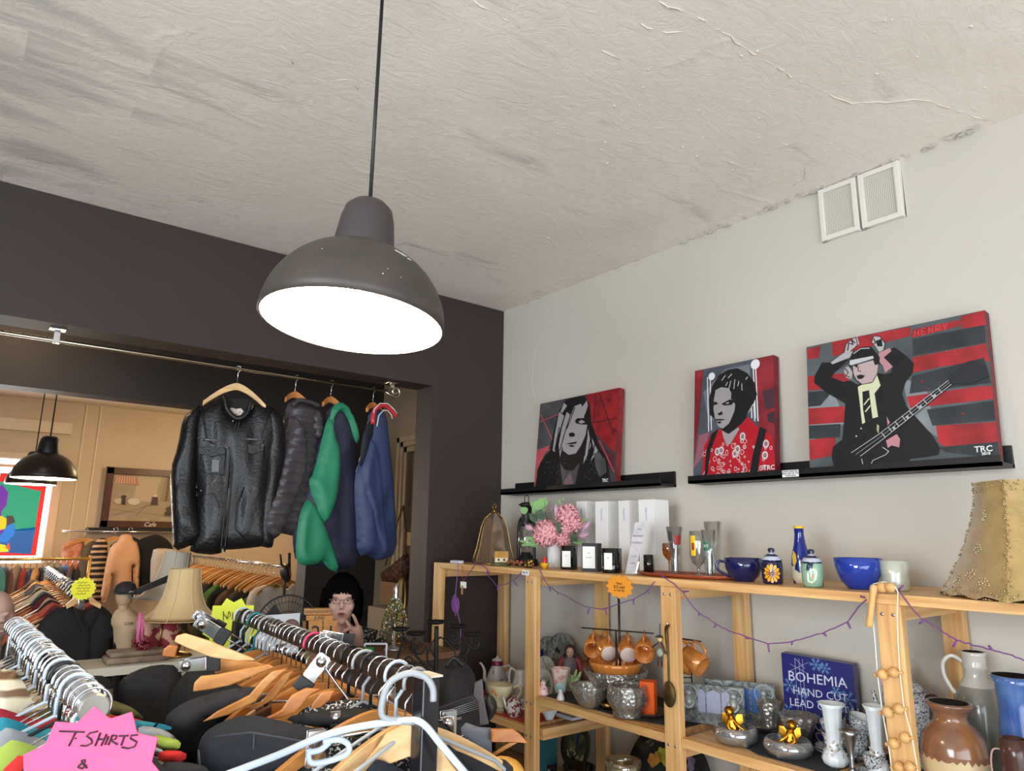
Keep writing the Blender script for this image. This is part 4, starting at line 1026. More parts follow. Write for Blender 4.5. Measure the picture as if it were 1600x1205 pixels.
def jar(label,px,pyt,X,petal,deco):
    P,k,H=fit(px,pyt,X,z);t=T('painted_jar',label,'jar',tuple(P),group='painted lidded jars')
    b=MB();b.lathe([(.0002,0),(13*k,0),(15*k,.03*H),(16*k,.2*H),(16*k,.55*H),(14.5*k,.63*H),(.0002,.64*H)],P,30);b.build('jar_body',mat('ink_blue_glaze',(30,34,66),.15,coat=.4) if petal else mat('pale_green_glaze',(140,176,150),.15,coat=.4,rgb2=(40,52,80),scale=24,thr=.56),t)
    b=MB();b.lathe([(15*k,.63*H),(15.5*k,.66*H),(12*k,.76*H),(6*k,.82*H),(3*k,.86*H),(5.5*k,.92*H),(4.5*k,.98*H),(.0002,H)],P,28,mis=[0,1,0,1,0,0,0,0][:7]);b.build('lid',[mat('ink_blue_glaze',(30,34,66),.15),mat('lid_stripe',(176,180,196),.2)],t)
    f0=math.atan2(C0.y-P.y,C0.x-P.x)
    def pt(a,h,e=.0008):rr=16*k+e;return P+Vector((rr*cos(f0+a),rr*sin(f0+a),h*H))
    b=MB()
    if petal:
        for q in range(12):
            th=q*pi/6;pts=[]
            for rr,da in ((.06,0),(.14,.2),(.22,.22),(.27,0),(.22,-.22),(.14,-.2)):pts.append(pt(-.05+rr*3.1*cos(th+da),.3+rr*1.0*sin(th+da)))
            n_=Vector((cos(f0),sin(f0),0));b.prism(pts,n_,.0006)
        b.build('painted_petals',mat('marigold_paint',(232,160,30),.25),t)
        b=MB();b.prism([pt(-.05+.16*cos(a),.3+.05*sin(a),.0022) for a in [i*pi/5 for i in range(10)]],Vector((cos(f0),sin(f0),0)),.0006);b.build('flower_centre',mat('russet_paint',(120,52,26),.3),t)
    else:
        n_=Vector((cos(f0),sin(f0),0))
        b.prism([pt(a,h) for a,h in ((-.5,.14),(-.1,.1),(.3,.2),(.45,.4),(.2,.5),(-.2,.46),(-.5,.36))],n_,.0006);b.build('calla_lily',mat('cream_paint',(216,220,196),.3),t)
        b=MB();b.prism([pt(a,h,.0022) for a,h in ((-.15,.2),(.05,.26),(.1,.36),(-.05,.32))],n_,.0006);b.build('lily_centre',mat('orange_paint',(222,120,30),.3),t)
    return t
jar('lidded jar with a large painted orange daisy',1208,856,2.18,True,None)
jar('lidded jar painted with a white calla lily on green',1271,858,2.17,False,None)
P,k,H=fit(1254,822,2.30,z);t=T('blue_bottle','cobalt blue bottle vase with a yellow lip','bottle',tuple(P))
b=MB();b.lathe([(.0002,0),(13*k,0),(15*k,.1*H),(15*k,.3*H),(13*k,.5*H),(9*k,.68*H),(7*k,.85*H),(7.5*k,.955*H),(8*k,.96*H),(8*k,H),(6*k,H),(5.5*k,.8*H),(.0002,.8*H)],P,30,mis=[2,2,2,0,0,0,0,1,1,1,0,0]);b.build('bottle_body',[COB,mat('yellow_rim',(226,184,50),.3),mat('cream_lemon_glaze',(214,204,176),.2,rgb2=(30,40,100),scale=26,thr=.53)],t)
f0=math.atan2(C0.y-P.y,C0.x-P.x)-.75;b=MB();b.prism([P+Vector((14.2*k*cos(f0+a),14.2*k*sin(f0+a),h*H)) for a,h in ((0,.28),(.3,.38),(.25,.5),(0,.56),(-.2,.46),(-.2,.34))],Vector((cos(f0),sin(f0),0)),.002);b.build('painted_lemon',mat('lemon_paint',(224,186,60),.3),t)
P,k,H=fit(1344,872,2.22,z);t=T('blue_bowl','deep bright blue glazed bowl beside the pale candle','bowl',tuple(P))
b=MB();vessel(b,P,[(17*k,0),(18*k,2*k),(27*k,.25*H),(33*k,.6*H),(36*k,H)],.004,seg=40);b.build('bowl_body',mat('royal_blue_glaze',(30,58,152),.12,coat=.5),t)
P,k,H=fit(1400,876,2.25,z);t=T('pale_candle_glass','frosted tapering glass with pale cream candle wax','candle',tuple(P))
b=MB();vessel(b,P,[(19*k,0),(20*k,.05*H),(20.5*k,.35*H),(19.5*k,.5*H),(23.5*k,H)],.002,seg=32);b.build('glass',glass('frosted_glass',(222,226,205),.9,.12,.25,dens=.6),t)
b=MB();b.lathe([(.0002,.004),(18*k,.004),(18*k,.5*H),(.0002,.5*H)],P,28);b.build('wax',mat('cream_wax',(224,226,200),.6),t)
# beaded lampshade, scalloped square pagoda
P=footX(1606,2.25,z);k=mpp(P);H=PX(1600,752,2.25).z-z
t=T('beaded_lampshade','gold silk pagoda lampshade edged with beads and sequins','lampshade',tuple(P))
RR=[(104*k,0),(92*k,.1*H),(72*k,.33*H),(56*k,.6*H),(46*k,.82*H),(45*k,1.0*H)]
rot0=radians(4)
def shade_pt(f,h):
    """f in 0..4 around the square, h 0..1"""
    i=int(f) % 4;s_=f-int(f);
    r_=np.interp(h,[q[1]/H for q in RR],[q[0] for q in RR])*1.08
    a0,a1=rot0+i*pi/2 ,rot0+(i+1)*pi/2
    p=Vector((cos(a0),sin(a0),0)).lerp(Vector((cos(a1),sin(a1),0)),s_)
    n_=Vector((cos((a0+a1)/2),sin((a0+a1)/2),0));bow=.10*4*s_*(1-s_)
    zz=h*H
    if h==0:zz=.012*sin(pi*s_*3)**2
    return P+(p+n_*bow)*r_*1.12+Vector((0,0,zz))
b=MB();nF=40;hs=[0,.04,.1,.2,.33,.45,.6,.72,.82,.92,1.0]
b.add([shade_pt(4*i/nF,h) for h in hs for i in range(nF)],[(j*nF+i,j*nF+(i+1) % nF,(j+1)*nF+(i+1) % nF,(j+1)*nF+i) for j in range(len(hs)-1) for i in range(nF)],smooth=False)
b.build('silk_panels',mat('gold_silk',(178,146,88),.45,sheen=.5,var=.25,scale=14,bump=.25,bscale=140),t,fixn=True)
b=MB();b2_=MB();rg=random.Random(9)
def bead(bb,f,h,off,r_):
    p=shade_pt(f,h);n_=(p-P);n_.z=0;n_.normalize();bb.ball(p+n_*off+Vector((0,0,rg.uniform(-.003,.003))),r_,6)
for i in range(4):                                     # ribs, rims
    for q in range(70):
        h=q/69;bead(b,i+rg.uniform(-.03,.03)*(1+(1-h)),h,.003,rg.uniform(.0018,.0034))
for q in range(230):bead(b,rg.uniform(0,4),rg.uniform(0,.09)**1.0,.003,rg.uniform(.0016,.003))
for q in range(110):bead(b,rg.uniform(0,4),rg.uniform(.9,1),.003,rg.uniform(.0016,.003))
for i in range(4):
    for cx_,cy_ in ((.5,.42),(.28,.14),(.72,.14),(.5,.7),(.5,.2)):
        for q in range(16):
            a=q*2.4;bead(b2_,i+cx_+.014*sqrt(q)*cos(a)*1.6,cy_+.011*sqrt(q)*sin(a),.003,.0026)
b.build('bead_trim',mat('champagne_beads',(196,172,118),.25,.5,var=.5,scale=160),t)['kind']='stuff'
b2_.build('sequin_flower',mat('pearl_beads',(222,204,160),.2,.4,var=.4,scale=160),t)['kind']='stuff'
b=MB()
i=2
for i in (2,3):
    b.tube([shade_pt(i+f,h)+(shade_pt(i+f,h)-P).normalized()*.004 for f,h in ((.62,.2),(.58,.35),(.62,.5),(.55,.6),(.66,.66))],.0035,6)
b.build('jet_bead_motif',mat('jet_bead',(60,44,26),.3,var=.6,scale=150),t)
# ---------------- string lights in swags
def swag(pts,X_,stubs):
    b=MB();W_=[PX(x,y,X_) for x,y in pts]
    sm_=[]
    for i in range(len(W_)-1):
        for q in range(4):sm_.append(W_[i].lerp(W_[i+1],q/4)+Vector((rg.uniform(-.001,.001),0,rg.uniform(-.0018,.0018))))
    sm_.append(W_[-1]);b.tube(sm_,.0019,6)
    for x,y,dx,dy in stubs:
        p=PX(x,y,X_);e=PX(x+dx,y+dy,X_-.004);b.tube([p,p.lerp(e,.35),e],[.0022,.0035,.0028],6)
    return b
t=T('string_lights','purple fairy light string swagged along the pine shelving','string lights',tuple(PX(745,878,2.082)))
Xs=2.082
for pts,st in (([(722,912),(735,893),(745,879),(760,888),(763,900),(776,915),(790,913),(805,905),(816,893)],((763,900,0,-8),(778,915,0,9),(803,909,6,7))),
    ([(842,888),(850,905),(858,917),(870,925),(883,931),(905,944),(921,950),(945,952),(965,944),(990,937),(1010,925),(1023,909)],((858,916,2,8),(872,926,-1,3),(921,950,-3,10),(945,950,3,10),(990,937,0,8),(1012,922,2,6))),
    ([(1030,897),(1050,910),(1067,925),(1080,945),(1093,958),(1118,975),(1140,986),(1160,993),(1200,1007),(1238,1003),(1260,996),(1285,990),(1325,972),(1340,950),(1354,937)],((1067,925,9,-1),(1093,958,-1,4),(1119,976,-3,5),(1174,998,-9,-1),(1200,1007,2,12),(1238,1003,-1,5),(1287,990,4,4),(1324,972,5,10),(1352,934,-8,-2))),
    ([(1404,922),(1420,945),(1440,967),(1460,978),(1480,992),(1495,1001),(1520,1008),(1550,1016),(1575,1022),(1600,1032)],((1404,922,7,-7),(1445,969,-9,6),(1495,1001,-6,10),(1550,1016,-5,-7)))):
    swag(pts,Xs,st).build('light_cord',mat('dark_violet_cord',(112,62,124),.5),t)
# orange starburst under the top board
def star_pts(c,U,V,R_,r_,n,a0=0,sq=1):return [Vector(c)+Vector(U)*(R_ if i % 2==0 else r_)*cos(a0+pi*i/n)+Vector(V)*(R_ if i % 2==0 else r_)*sq*sin(a0+pi*i/n) for i in range(2*n)]
c=PX(968,917,2.078);k=mpp(c)
t=T('starburst_sign','orange starburst price card under the top board','sign',tuple(c))
b=MB();b.prism(star_pts(c,(0,-1,0),(0,0,1),30*k,24*k,12,sq=.62),(-1,0,0),.001);b.build('card',mat('orange_card',(234,150,42),.7),t)
for i,s_ in enumerate(('Plants','$15 each','or 2 for $25')):text('handwriting',s_,c+Vector((-.0016,0,.012-i*.013)),(0,-1,0),(0,0,1),(.012,.016,.011)[i],M_ink,t)
# ---------------- middle shelf, second bay: mugs on their rack, plates, bowls
z=ZM+.0032
ORM=mat('peach_lustre',(222,140,66),.12,coat=.7,metal=.15,var=.12,scale=6);ORI=mat('milk_glass',(226,206,196),.3)
Pm=PX(968,1000,2.33)
t=T('mug_rack','black wire mug rack with long arms on the middle shelf','mug rack',(Pm.x,Pm.y,z))
b=MB();b.cyl((Pm.x,Pm.y,z),(Pm.x,Pm.y,PX(968,905,2.33).z),.005,seg=10);b.cyl((Pm.x,Pm.y+.02,z),(Pm.x,Pm.y+.02,PX(968,985,2.33).z),.0035,seg=8);b.lathe([(.0002,0),(.07,0),(.07,.004),(.0002,.006)],(Pm.x,Pm.y,z),24);b.build('stand_pole',M_black,t)
Ra=PX(909,981,2.33);Rb=PX(1021,990,2.33);Rc=PX(1110,996,2.33)
b=MB();b.tube([Ra,Rb],.0032,6);b.build('mug_arm',M_black,t)
b=MB();b.tube([Rb+Vector((0,-.06,-.004)),Vector((2.33,PX(1095,1000,2.33).y,Rb.z-.004))],.0032,6);b.build('mug_arm',M_black,t)
def mug(label,px,X_,zr,yaw,tip,m=ORM,s=1.0):
    """hangs by its handle from the arm at column px: local handle top at origin"""
    Pp=footX(px,X_,zr);t=T('lustre_mug',label,'mug',tuple(Pp),group='peach lustre mugs on the rack');t['_o']=(0,0,0)
    R=.041*s;Hh=.088*s
    # local: mug axis +Y', handle on +Z
    b=MB();Rt=Matrix.Rotation(pi/2,3,'X')
    def tr(p):return (Vector(p))
    ax=Matrix.Rotation(-pi/2,3,'X')       # z -> +y
    c0=Vector((0,-Hh*.5,-.034*s-R))
    b.lathe([(.0002,0),(R*.8,0),(R*.84,.002),(R*.9,.01),(R,Hh*.5),(R,Hh),(R-.0035,Hh),(R-.004,.006),(.0002,.005)],c0,26,R=ax,mis=[1,1,0,0,0,0,0,0])
    b.build('mug_body',[m,ORI],t)
    hb=MB();hb.tube([(0,c0.y+Hh*.82,c0.z+R*.97),(0,c0.y+Hh*.86,c0.z+R+.022*s),(0,0,c0.z+R+.0295*s),(0,c0.y+Hh*.2,c0.z+R+.022*s),(0,c0.y+Hh*.22,c0.z+R*.93)],.0045*s,8);hb.build('handle',m,t)
    t.rotation_euler=(tip,0,yaw);return t
zr=(Ra.z+Rb.z)/2-.004
mug('peach lustre mug at the left end of the rack, mouth facing forward',927,2.33,Ra.z-.002,radians(130),radians(-24))
mug('peach lustre mug showing its white base, left one of two',950,2.33,Ra.z-.003,radians(-28),radians(22))
mug('peach lustre mug showing its white base, right one of two',981,2.33,zr,radians(-42),radians(24))
mug('peach lustre mug, mouth forward, beside the spoon upright',1006,2.33,Rb.z,radians(125),radians(-22))
for px,lab,yw_,tp in ((1064,'peach lustre mug just right of the spoon upright, half behind the others',205,-16),(1076,'peach lustre mug in the middle of the right-hand cluster',200,-22),(1094,'peach lustre mug at the right end, lying on its side',185,-28)):
    mug(lab,px,2.31,Rb.z-.006,radians(yw_),radians(tp))
# black wire frame behind the upright
P=PX(1060,1045,2.42);t=T('wire_plate_stand','small black wire stand behind the spoon upright','stand',(P.x,P.y,z))
b=MB();
for x_ in (1055,1080):q_=PX(x_,1042,2.42);b.cyl((q_.x,q_.y,z),q_,.003,seg=6)
for y_ in (1043,1059):b.tube([PX(1055,y_,2.42),PX(1080,y_,2.42)],.0025,6)
b.build('wire_frame',M_black,t)
def plate(label,px,py,X_,rpx,rim,mats,lean=.18,z0=None,name='display_plate',sy=1.0,cat='plate',yaw=0):
    P=PX(px,py,X_);k=mpp(P);R=rpx*k;t=T(name,label,cat,tuple(P))
    M_=Matrix.Rotation(yaw,3,'Z') @ Matrix.Rotation(-pi/2+lean,3,'Y')
    b=MB();prof=[(.0002,-.006),(R*.55,-.006),(R*.6,-.002),(R,.010),(R,.013),(R*.62,.002),(R*.56,-.002),(.0002,-.002)]
    b.lathe(prof,P,40,R=M_,sy=sy,mis=[0,0,0,0,1,1,2]);b.build('plate_disc',mats,t);return t,P,k,R,M_
PLG=mat('grey_green_china',(150,152,146),.3,rgb2=(104,108,104),scale=60,thr=.52);PLC=mat('cream_china',(198,196,184),.3,rgb2=(150,148,132),scale=70,thr=.55)
plate('grey transferware plate at the rear, its left half behind another',858,1028,2.52,32,0,[PLG,PLG,PLC])
plate('grey plate with scrolled rim and dark animals, behind the bust',878,1025,2.505,34,0,[PLG,PLG,mat('plate_scene',(132,136,128),.3,rgb2=(40,42,36),scale=28,thr=.58)])
plate('small floral cream plate leaning at the front left',852,1055,2.40,28,0,[PLC,PLC,PLC])
plate('green pattern saucer standing in front of the floral plate',850,1072,2.33,25,0,[mat('sage_china',(170,180,160),.3),mat('rim_china',(214,212,204),.3),mat('leafy_china',(176,182,166),.3,rgb2=(84,96,78),scale=50,thr=.55)])
P=PX(842,1018,2.48);L(MB().cyl(P+Vector((0,0,-.06)),P+Vector((0,0,.012)),.018,.024,20).build('blue_beaker',mat('deep_blue_glass',(26,40,110),.15),org=P-Vector((0,0,.06))),'dark blue beaker peeping out behind the second upright','beaker')
# lady bust figurine
P,k,H=fitz(892,1078,1006,z)
P=footX(891,2.42,z);k=mpp(P);H=PX(891,1006,2.42).z-z
t=T('lady_figurine','painted bust figurine of a lady with brown hair and red shawl','figurine',tuple(P))
fv=(C0-P);fv.z=0;fv.normalize();ru=Vector((fv.y,-fv.x,0))
if ru.dot(MR[0])<0:ru=-ru
hc=P+Vector((0,0,H-13*k))
b=MB();b.lathe([(.0002,0),(15*k,0),(16*k,H*.2),(13*k,H*.45),(12*k,H*.58),(5*k,H*.66),(3.6*k,H*.7),(3.6*k,H*.76),(.0002,H*.78)],P,24,sy=.8);b.build('dress',mat('grey_bodice',(118,110,116),.5),t)
b=MB();b.ball(hc+fv*1.2*k,7.2*k,18,sc_=(.85,.85,1.1));b.tube([hc+fv*6.3*k+Vector((0,0,2*k)),hc+fv*8.3*k+Vector((0,0,-1.5*k))],[.5*k,1.1*k],6);b.build('face',mat('painted_skin',(208,168,146),.5),t)
b=MB()
for s_ in (-1,1):b.ball(hc+fv*7.0*k+ru*s_*2.6*k+Vector((0,0,1.6*k)),.85*k,8)
b.build('eye',mat('painted_eye',(40,30,28),.4),t)
b=MB();b.ball(hc+fv*7.1*k+Vector((0,0,-3.6*k)),1.1*k,8,sc_=(1,1,.5));b.build('mouth',mat('painted_lips',(160,60,56),.4),t)
b=MB();b.ball(hc-fv*4.6*k+Vector((0,0,1.6*k)),9.0*k,18,sc_=(1,1,1.15));b.ball(hc-fv*3*k-ru*4*k+Vector((0,0,-11*k)),7*k,12,sc_=(1,1,1.4));b.build('hair',mat('brown_hair_paint',(62,44,40),.6,bump=.5,bscale=120),t)
b=MB()
for s_ in (-1,1):b.tube([P+ru*s_*8*k+Vector((0,0,H*.62)),P+ru*s_*15*k+Vector((0,0,H*.5)),P+ru*s_*16*k+fv*5*k+Vector((0,0,H*.25)),P+ru*s_*5*k+fv*13*k+Vector((0,0,H*.12))],[4*k,5.5*k,5*k,3.5*k],10)
b.build('shawl',mat('crimson_paint',(136,40,46),.5),t)
# ruffled vase
P,k,H=fitz(876,1082,1044,z);t=T('ruffled_vase','pink and cream ruffled mini vase with a blue roundel','vase',tuple(P))
b=MB();vessel(b,P,[(9*k,0),(9.5*k,3*k),(12*k,.6*H),(14.5*k,.92*H),(15.5*k,H)],.003,seg=32,flute=8,famp=.05);b.build('vase_body',mat('pink_cream_glaze',(222,200,186),.3,rgb2=(214,150,146),scale=30,thr=.56),t)
fv=(C0-P);fv.z=0;fv.normalize();uu_,vv_,_=basis(fv)
b=MB();c_=P+fv*10.5*k+Vector((0,0,9*k));b.lathe([(.0002,.004),(6*k,.003),(8*k,0)],c_,20,R=Matrix((Vector((fv.y,-fv.x,0)),Vector((0,0,1)),fv)).transposed());b.build('roundel',mat('aqua_glaze',(150,196,196),.3),t)
# little figures
def cat_fig(label,px,pyb,pyt,c,c2,X_=None):
    P,k,H=fitz(px,pyb,pyt,z);t=T('animal_figurine',label,'figurine',tuple(P));b=MB()
    b.lathe([(.0002,0),(.36*H,0),(.38*H,.12*H),(.3*H,.35*H),(.2*H,.6*H),(.0002,.66*H)],P,16);b.ball(P+Vector((-.03*H,0,.74*H)),.2*H,12)
    for s_ in (-1,1):b.tube([P+Vector((-.02*H,s_*.11*H,.86*H)),P+Vector((-.02*H,s_*.15*H,H))],[.07*H,.015*H],6);b.cyl(P+Vector((-.3*H,s_*.13*H,0)),P+Vector((-.2*H,s_*.1*H,.4*H)),.07*H,seg=8)
    b.build('figure',mat('china_%d%d%d' % c,c,.25,rgb2=c2,scale=70,thr=.6),t)
cat_fig('small white china cat figurine on the shelf edge',876,1094,1076,(222,220,214),(206,190,186))
cat_fig('pink flowered china figurine beside the second upright',849,1086,1062,(224,190,190),(200,96,110))
P,k,H=fitz(903,1078,1046,z);P.x=2.3;t=T('frilled_ornament','pale green frilled leaf ornament beside the ruffled vase','ornament',tuple(P))
b=MB()
for q in range(7):
    a=q*.9;b.tube([P+Vector((0,0,.1*H)),P+Vector((.3*H*cos(a)*.5,.4*H*sin(a),.6*H)),P+Vector((.3*H*cos(a),.55*H*sin(a),(.8+.2*cos(q*2))*H))],[.16*H,.12*H,.05*H],8)
b.build('leaf_cluster',mat('pistachio_glaze',(176,206,146),.35,var=.15,scale=30),t)
P=footX(917,2.36,z);k=mpp(P);H=PX(917,1021,2.36).z-z;t=T('brown_dog_figurine','brown figurine with pricked ears behind the copper bowl','figurine',tuple(P))
b=MB();b.lathe([(.0002,0),(9*k,0),(9*k,.5*H),(5*k,.75*H),(.0002,.8*H)],P,14);b.ball(P+Vector((0,0,.85*H)),6*k,12)
for s_ in (-1,1):b.tube([P+Vector((0,s_*4*k,.88*H)),P+Vector((0,s_*8*k,H))],[3*k,.6*k],6)
b.build('figure',mat('chestnut_paint',(110,62,36),.5,var=.4,scale=60),t)
# nested bowls
P,k,H=fitz(962,1088,1052,z);P.x=2.31;P=footX(963,2.31,z);k=mpp(P)
hz=PX(963,1046,2.31).z-z
t=T('crystal_bowl','wide scalloped crystal bowl with the copper bowl nested in it','bowl',tuple(P),group='crystal bowls on the middle shelf')
b=MB();vessel(b,P,[(24*k,0),(26*k,3*k),(40*k,hz*.55),(50*k,hz)],.005,seg=48,flute=12,famp=.03);b.build('bowl_body',CRY,t)
zb=z+.02;hb_=PX(961,1033,2.31).z-zb
t=T('copper_lustre_bowl','fluted peach lustre glass bowl sitting in the crystal bowl','bowl',(P.x,P.y,zb))
b=MB();vessel(b,Vector((P.x,P.y,zb)),[(15*k,0),(20*k,.1*hb_),(32*k,.5*hb_),(41*k,.9*hb_),(42*k,hb_)],.004,seg=64,flute=20,famp=.02);b.build('bowl_body',ORM,t)
P,k,H=fitz(922,1104,1070,z);t=T('crystal_bowl','low cut crystal bowl on the left, under the green ornament','bowl',tuple(P),group='crystal bowls on the middle shelf')
b=MB();vessel(b,P,[(15*k,0),(17*k,2*k),(25*k,.45*H),(30*k,.85*H),(31*k,H)],.005,seg=48,flute=16,famp=.02);b.build('bowl_body',CRY,t)
P,k,H=fitz(981,1119,1070,z);t=T('crystal_bowl','footed diamond-cut crystal bowl beside the orange box','bowl',tuple(P),group='crystal bowls on the middle shelf')
b=MB();vessel(b,P,[(23*k,0),(24*k,3*k),(23*k,.2*H),(26*k,.26*H),(33*k,.55*H),(30*k,.9*H),(29*k,H)],.005,seg=48,flute=12,famp=.025);b.build('bowl_body',CRY,t)
P=footX(925,2.27,z+.018)
P,k,H=fitz(950,1108,1098,z);t=T('brass_dish','small round brass dish between the crystal bowls','dish',tuple(P));b=MB();vessel(b,P,[(8*k,0),(13*k,H)],.002);b.build('dish',M_brass,t)
# orange box on a dark plate
P=PZ(1014,1118,z);t=T('dark_wood_plate','dark round wooden plate under the orange box','plate',tuple(P));k=mpp(P)
b=MB();b.lathe([(.0002,0),(22*k,0),(32*k,.018),(31*k,.02),(21*k,.006),(.0002,.006)],P,32);b.build('plate',mat('dark_wood',(60,40,34),.4),t)
zq=z+.0075;H=PX(1012,1066,P.x-.02).z-zq
t=T('orange_box','bright orange square card box on the dark plate','box',(P.x,P.y,zq));b=MB();b.box((P.x,P.y,zq+H/2),(.055,.055,H),rot=(0,0,.5));b.build('box',mat('orange_card_box',(240,96,20),.5),t)
# hanging from the third upright
Px_=XF-.003
P=PX(1043,977,Px_);k=mpp(P)
t=T('slotted_spoon','tarnished brass ladle hanging from a screw on the third upright','spoon',tuple(P))
b=MB();b.tube([PX(1044,977,Px_-.012),PX(1041,983,Px_-.006),PX(1042,1000,Px_-.005),PX(1044,1030,Px_-.005),PX(1045,1070,Px_-.005)],[2.4*k,2.8*k,2.6*k,1.4*k,1.6*k],8);b.build('handle',mat('tarnished_brass',(98,78,46),.45,.8,var=.4,scale=60),t)
b=MB();c_=PX(1045.5,1085,Px_-.012);b.ball(c_,1.0,20,sc_=(5*k,12*k,19*k));b.build('bowl',MATS['tarnished_brass'],t)
b=MB();b.tube([PX(1043,975,XF+.001),PX(1043,975,XF-.016)],.0025,6);b.build('screw_hook',M_steel,t)
P=PX(1031,974,Px_);t=T('bead_doll','little hanging doll of beads and a green stone body','doll',tuple(P))
b=MB()
for q in range(7):b.ball(PX(1031,976+q*3.3,Px_-.008),1.2*k,6)
b.build('bead_chain',mat('jet_beads',(40,34,34),.3),t)
b=MB();b.ball(PX(1031,1021-22,Px_-.009),4.2*k,12);b.build('head',mat('straw_bead',(206,176,110),.6),t)
b=MB();b.lathe([(.0002,3.6*k),(3*k,3*k),(6.5*k,.2*k),(6.5*k,0)],PX(1030,996,Px_-.009),16);b.build('hat',mat('dark_felt',(54,50,52),.7),t)
b=MB();b.ball(PX(1031,1020,Px_-.01),6*k,16,sc_=(.8,1,1.1));b.build('body',mat('green_stone',(150,160,144),.4,var=.3,scale=90),t)
b=MB()
for pts in (((1029,1004),(1019,1012)),((1033,1004),(1040,1022)),((1029,1026),(1028,1040)),((1034,1026),(1034,1040))):
    b.tube([PX(*pts[0],Px_-.009),PX(*pts[1],Px_-.009)],1.1*k,6)
b.build('limb',mat('black_bead_limb',(40,26,26),.4),t)
b=MB()
for x_ in (1028,1034):b.ball(PX(x_,1041,Px_-.009),1.7*k,8)
b.build('foot_bead',mat('maroon_bead',(96,34,34),.3),t)
# ---------------- third bay
def leanbox(b,q,n,th):b.prism(q,n,th)
FRM=mat('pewter_relief',(138,142,142),.45,.35,rgb2=(84,88,88),scale=50,bump=.8,bscale=60)
def triptych(label,x0,x1,yt,yb,X_,ang,dark=False):
    P=footX((x0+x1)/2,X_,z);pl_=Plane(P,ang);w0=pl_.at(x0,yb)[0];w1=pl_.at(x1,yb)[0];H=pl_.at((x0+x1)/2,yt)[1]
    t=T('angel_frame',label,'picture frame',tuple(P),group='pewter angel photo frames')
    w=w1-w0;f=lambda u,v,o=0:pl_.to3(w0+u*w,v*H,o)
    b=MB();b.prism([f(0,0),f(1,0),f(1,1),f(0,1)],pl_.N,.012);b.build('relief_panel',FRM,t,bevel=.002)
    for u0,u1 in ((.30,.41),(.43,.64),(.66,.78)):
        b=MB();b.prism([f(u0,.3,.0122),f(u1,.3,.0122),f(u1,.8,.0122),f((u0+u1)/2,.88,.0122),f(u0,.8,.0122)],pl_.N,.0012);b.build('photo_opening',mat('pale_blue_print',(168,172,200),.2,var=.15,scale=20) if not dark else mat('blue_print',(70,110,170),.2),t)
    for uc in (.16,.84):
        b=MB();o_=.014
        b.ball(f(uc,.76,o_),.013,12);b.tube([f(uc,.7,o_),f(uc,.55,o_+.004),f(uc+.01,.42,o_)],[.010,.017,.012],10);b.tube([f(uc-.03,.65,o_),f(uc-.08,.5,o_+.006),f(uc,.4,o_+.012),f(uc+.07,.5,o_+.006),f(uc+.03,.65,o_)],.006,8)
        b.tube([f(uc+.13*cos(a),.76+.2*sin(a),o_-.002) for a in [i*2*pi/14 for i in range(14)]],.003,6,closed=True)
        b.build('angel_relief',mat('bright_pewter',(168,172,170),.4,.4),t)
        b=MB();b.prism([f(uc-.1,.06,o_-.002),f(uc+.1,.06,o_-.002),f(uc+.07,.34,o_-.002),f(uc-.07,.34,o_-.002)],pl_.N,.008);b.build('pedestal_relief',FRM,t)
    return t
triptych('front pewter frame with two angels and three arched openings',1063,1166,1070,1136,2.33,radians(-62))
triptych('second pewter angel frame, half hidden behind the first',1104,1214,1064,1124,2.43,radians(-62),True)
# crystal carton
P=footX(1280,2.46,z);pl_=Plane(P,radians(-80));t=T('crystal_box','dark blue gift box lettered BOHEMIA leaning on the wall','box',tuple(P))
w0=pl_.at(1226,1110)[0];w1=pl_.at(1338,1110)[0];Ht=pl_.at(1282,1031)[1]
q=[pl_.to3(w0,0),pl_.to3(w1,0),pl_.to3(w1,Ht-.004),pl_.to3(w0,Ht+.008)]
b=MB();b.prism(q,-pl_.N,.05);b.build('carton',mat('bohemia_blue',(28,30,104),.35),t,bevel=.001)
W_=w1-w0;lf=lambda u,v,o=.0009:pl_.to3(w0+u*W_,v*Ht,o)
M_wt=mat('pale_print',(206,210,226),.5)
text('lettering','BOHEMIA',lf(.08,.74),pl_.U,(0,0,1),.050*W_/.26,M_wt,t,align='LEFT')
text('lettering','HAND CUT',lf(.14,.56),pl_.U,(0,0,1),.038*W_/.26,M_wt,t,align='LEFT')
text('lettering','LEAD CRYSTAL',lf(.08,.41),pl_.U,(0,0,1),.038*W_/.26,M_wt,t,align='LEFT')
def flake(c,r_,nm):
    b=MB()
    for a in [i*pi/3 for i in range(6)]:
        e=c+pl_.U*r_*cos(a)+pl_.V*r_*sin(a);b.obox(c,e,.0012,.0006,up=pl_.N)
        for s_ in (.45,.7,.9):
            m_=c.lerp(e,s_)
            for d_ in (-.8,.8):b.obox(m_,m_+(pl_.U*cos(a+d_)+pl_.V*sin(a+d_))*r_*.3,.001,.0006,up=pl_.N)
    b.build('snowflake_print',mat('ice_blue_print',(120,170,214),.5),t)
for u,v,r_ in ((.1,.62,.022),(.06,.3,.02),(.5,.93,.02),(.62,.9,.018),(.9,.55,.026),(.55,.2,.03),(.86,.36,.024),(.3,.55,.016),(.75,.62,.015)):flake(lf(u,v,.0006),r_,'')
b=MB()
for u in (.2,.26,.31):b.obox(lf(u,.02),lf(u,.98),.0008,.0005,up=pl_.N)
for a,c in (((.1,.8),(.4,.95)),((.12,.9),(.38,.8)),((.2,.98),(.34,.86))):b.obox(lf(*a),lf(*c),.0008,.0005,up=pl_.N)
b.build('line_print',M_wt,t)
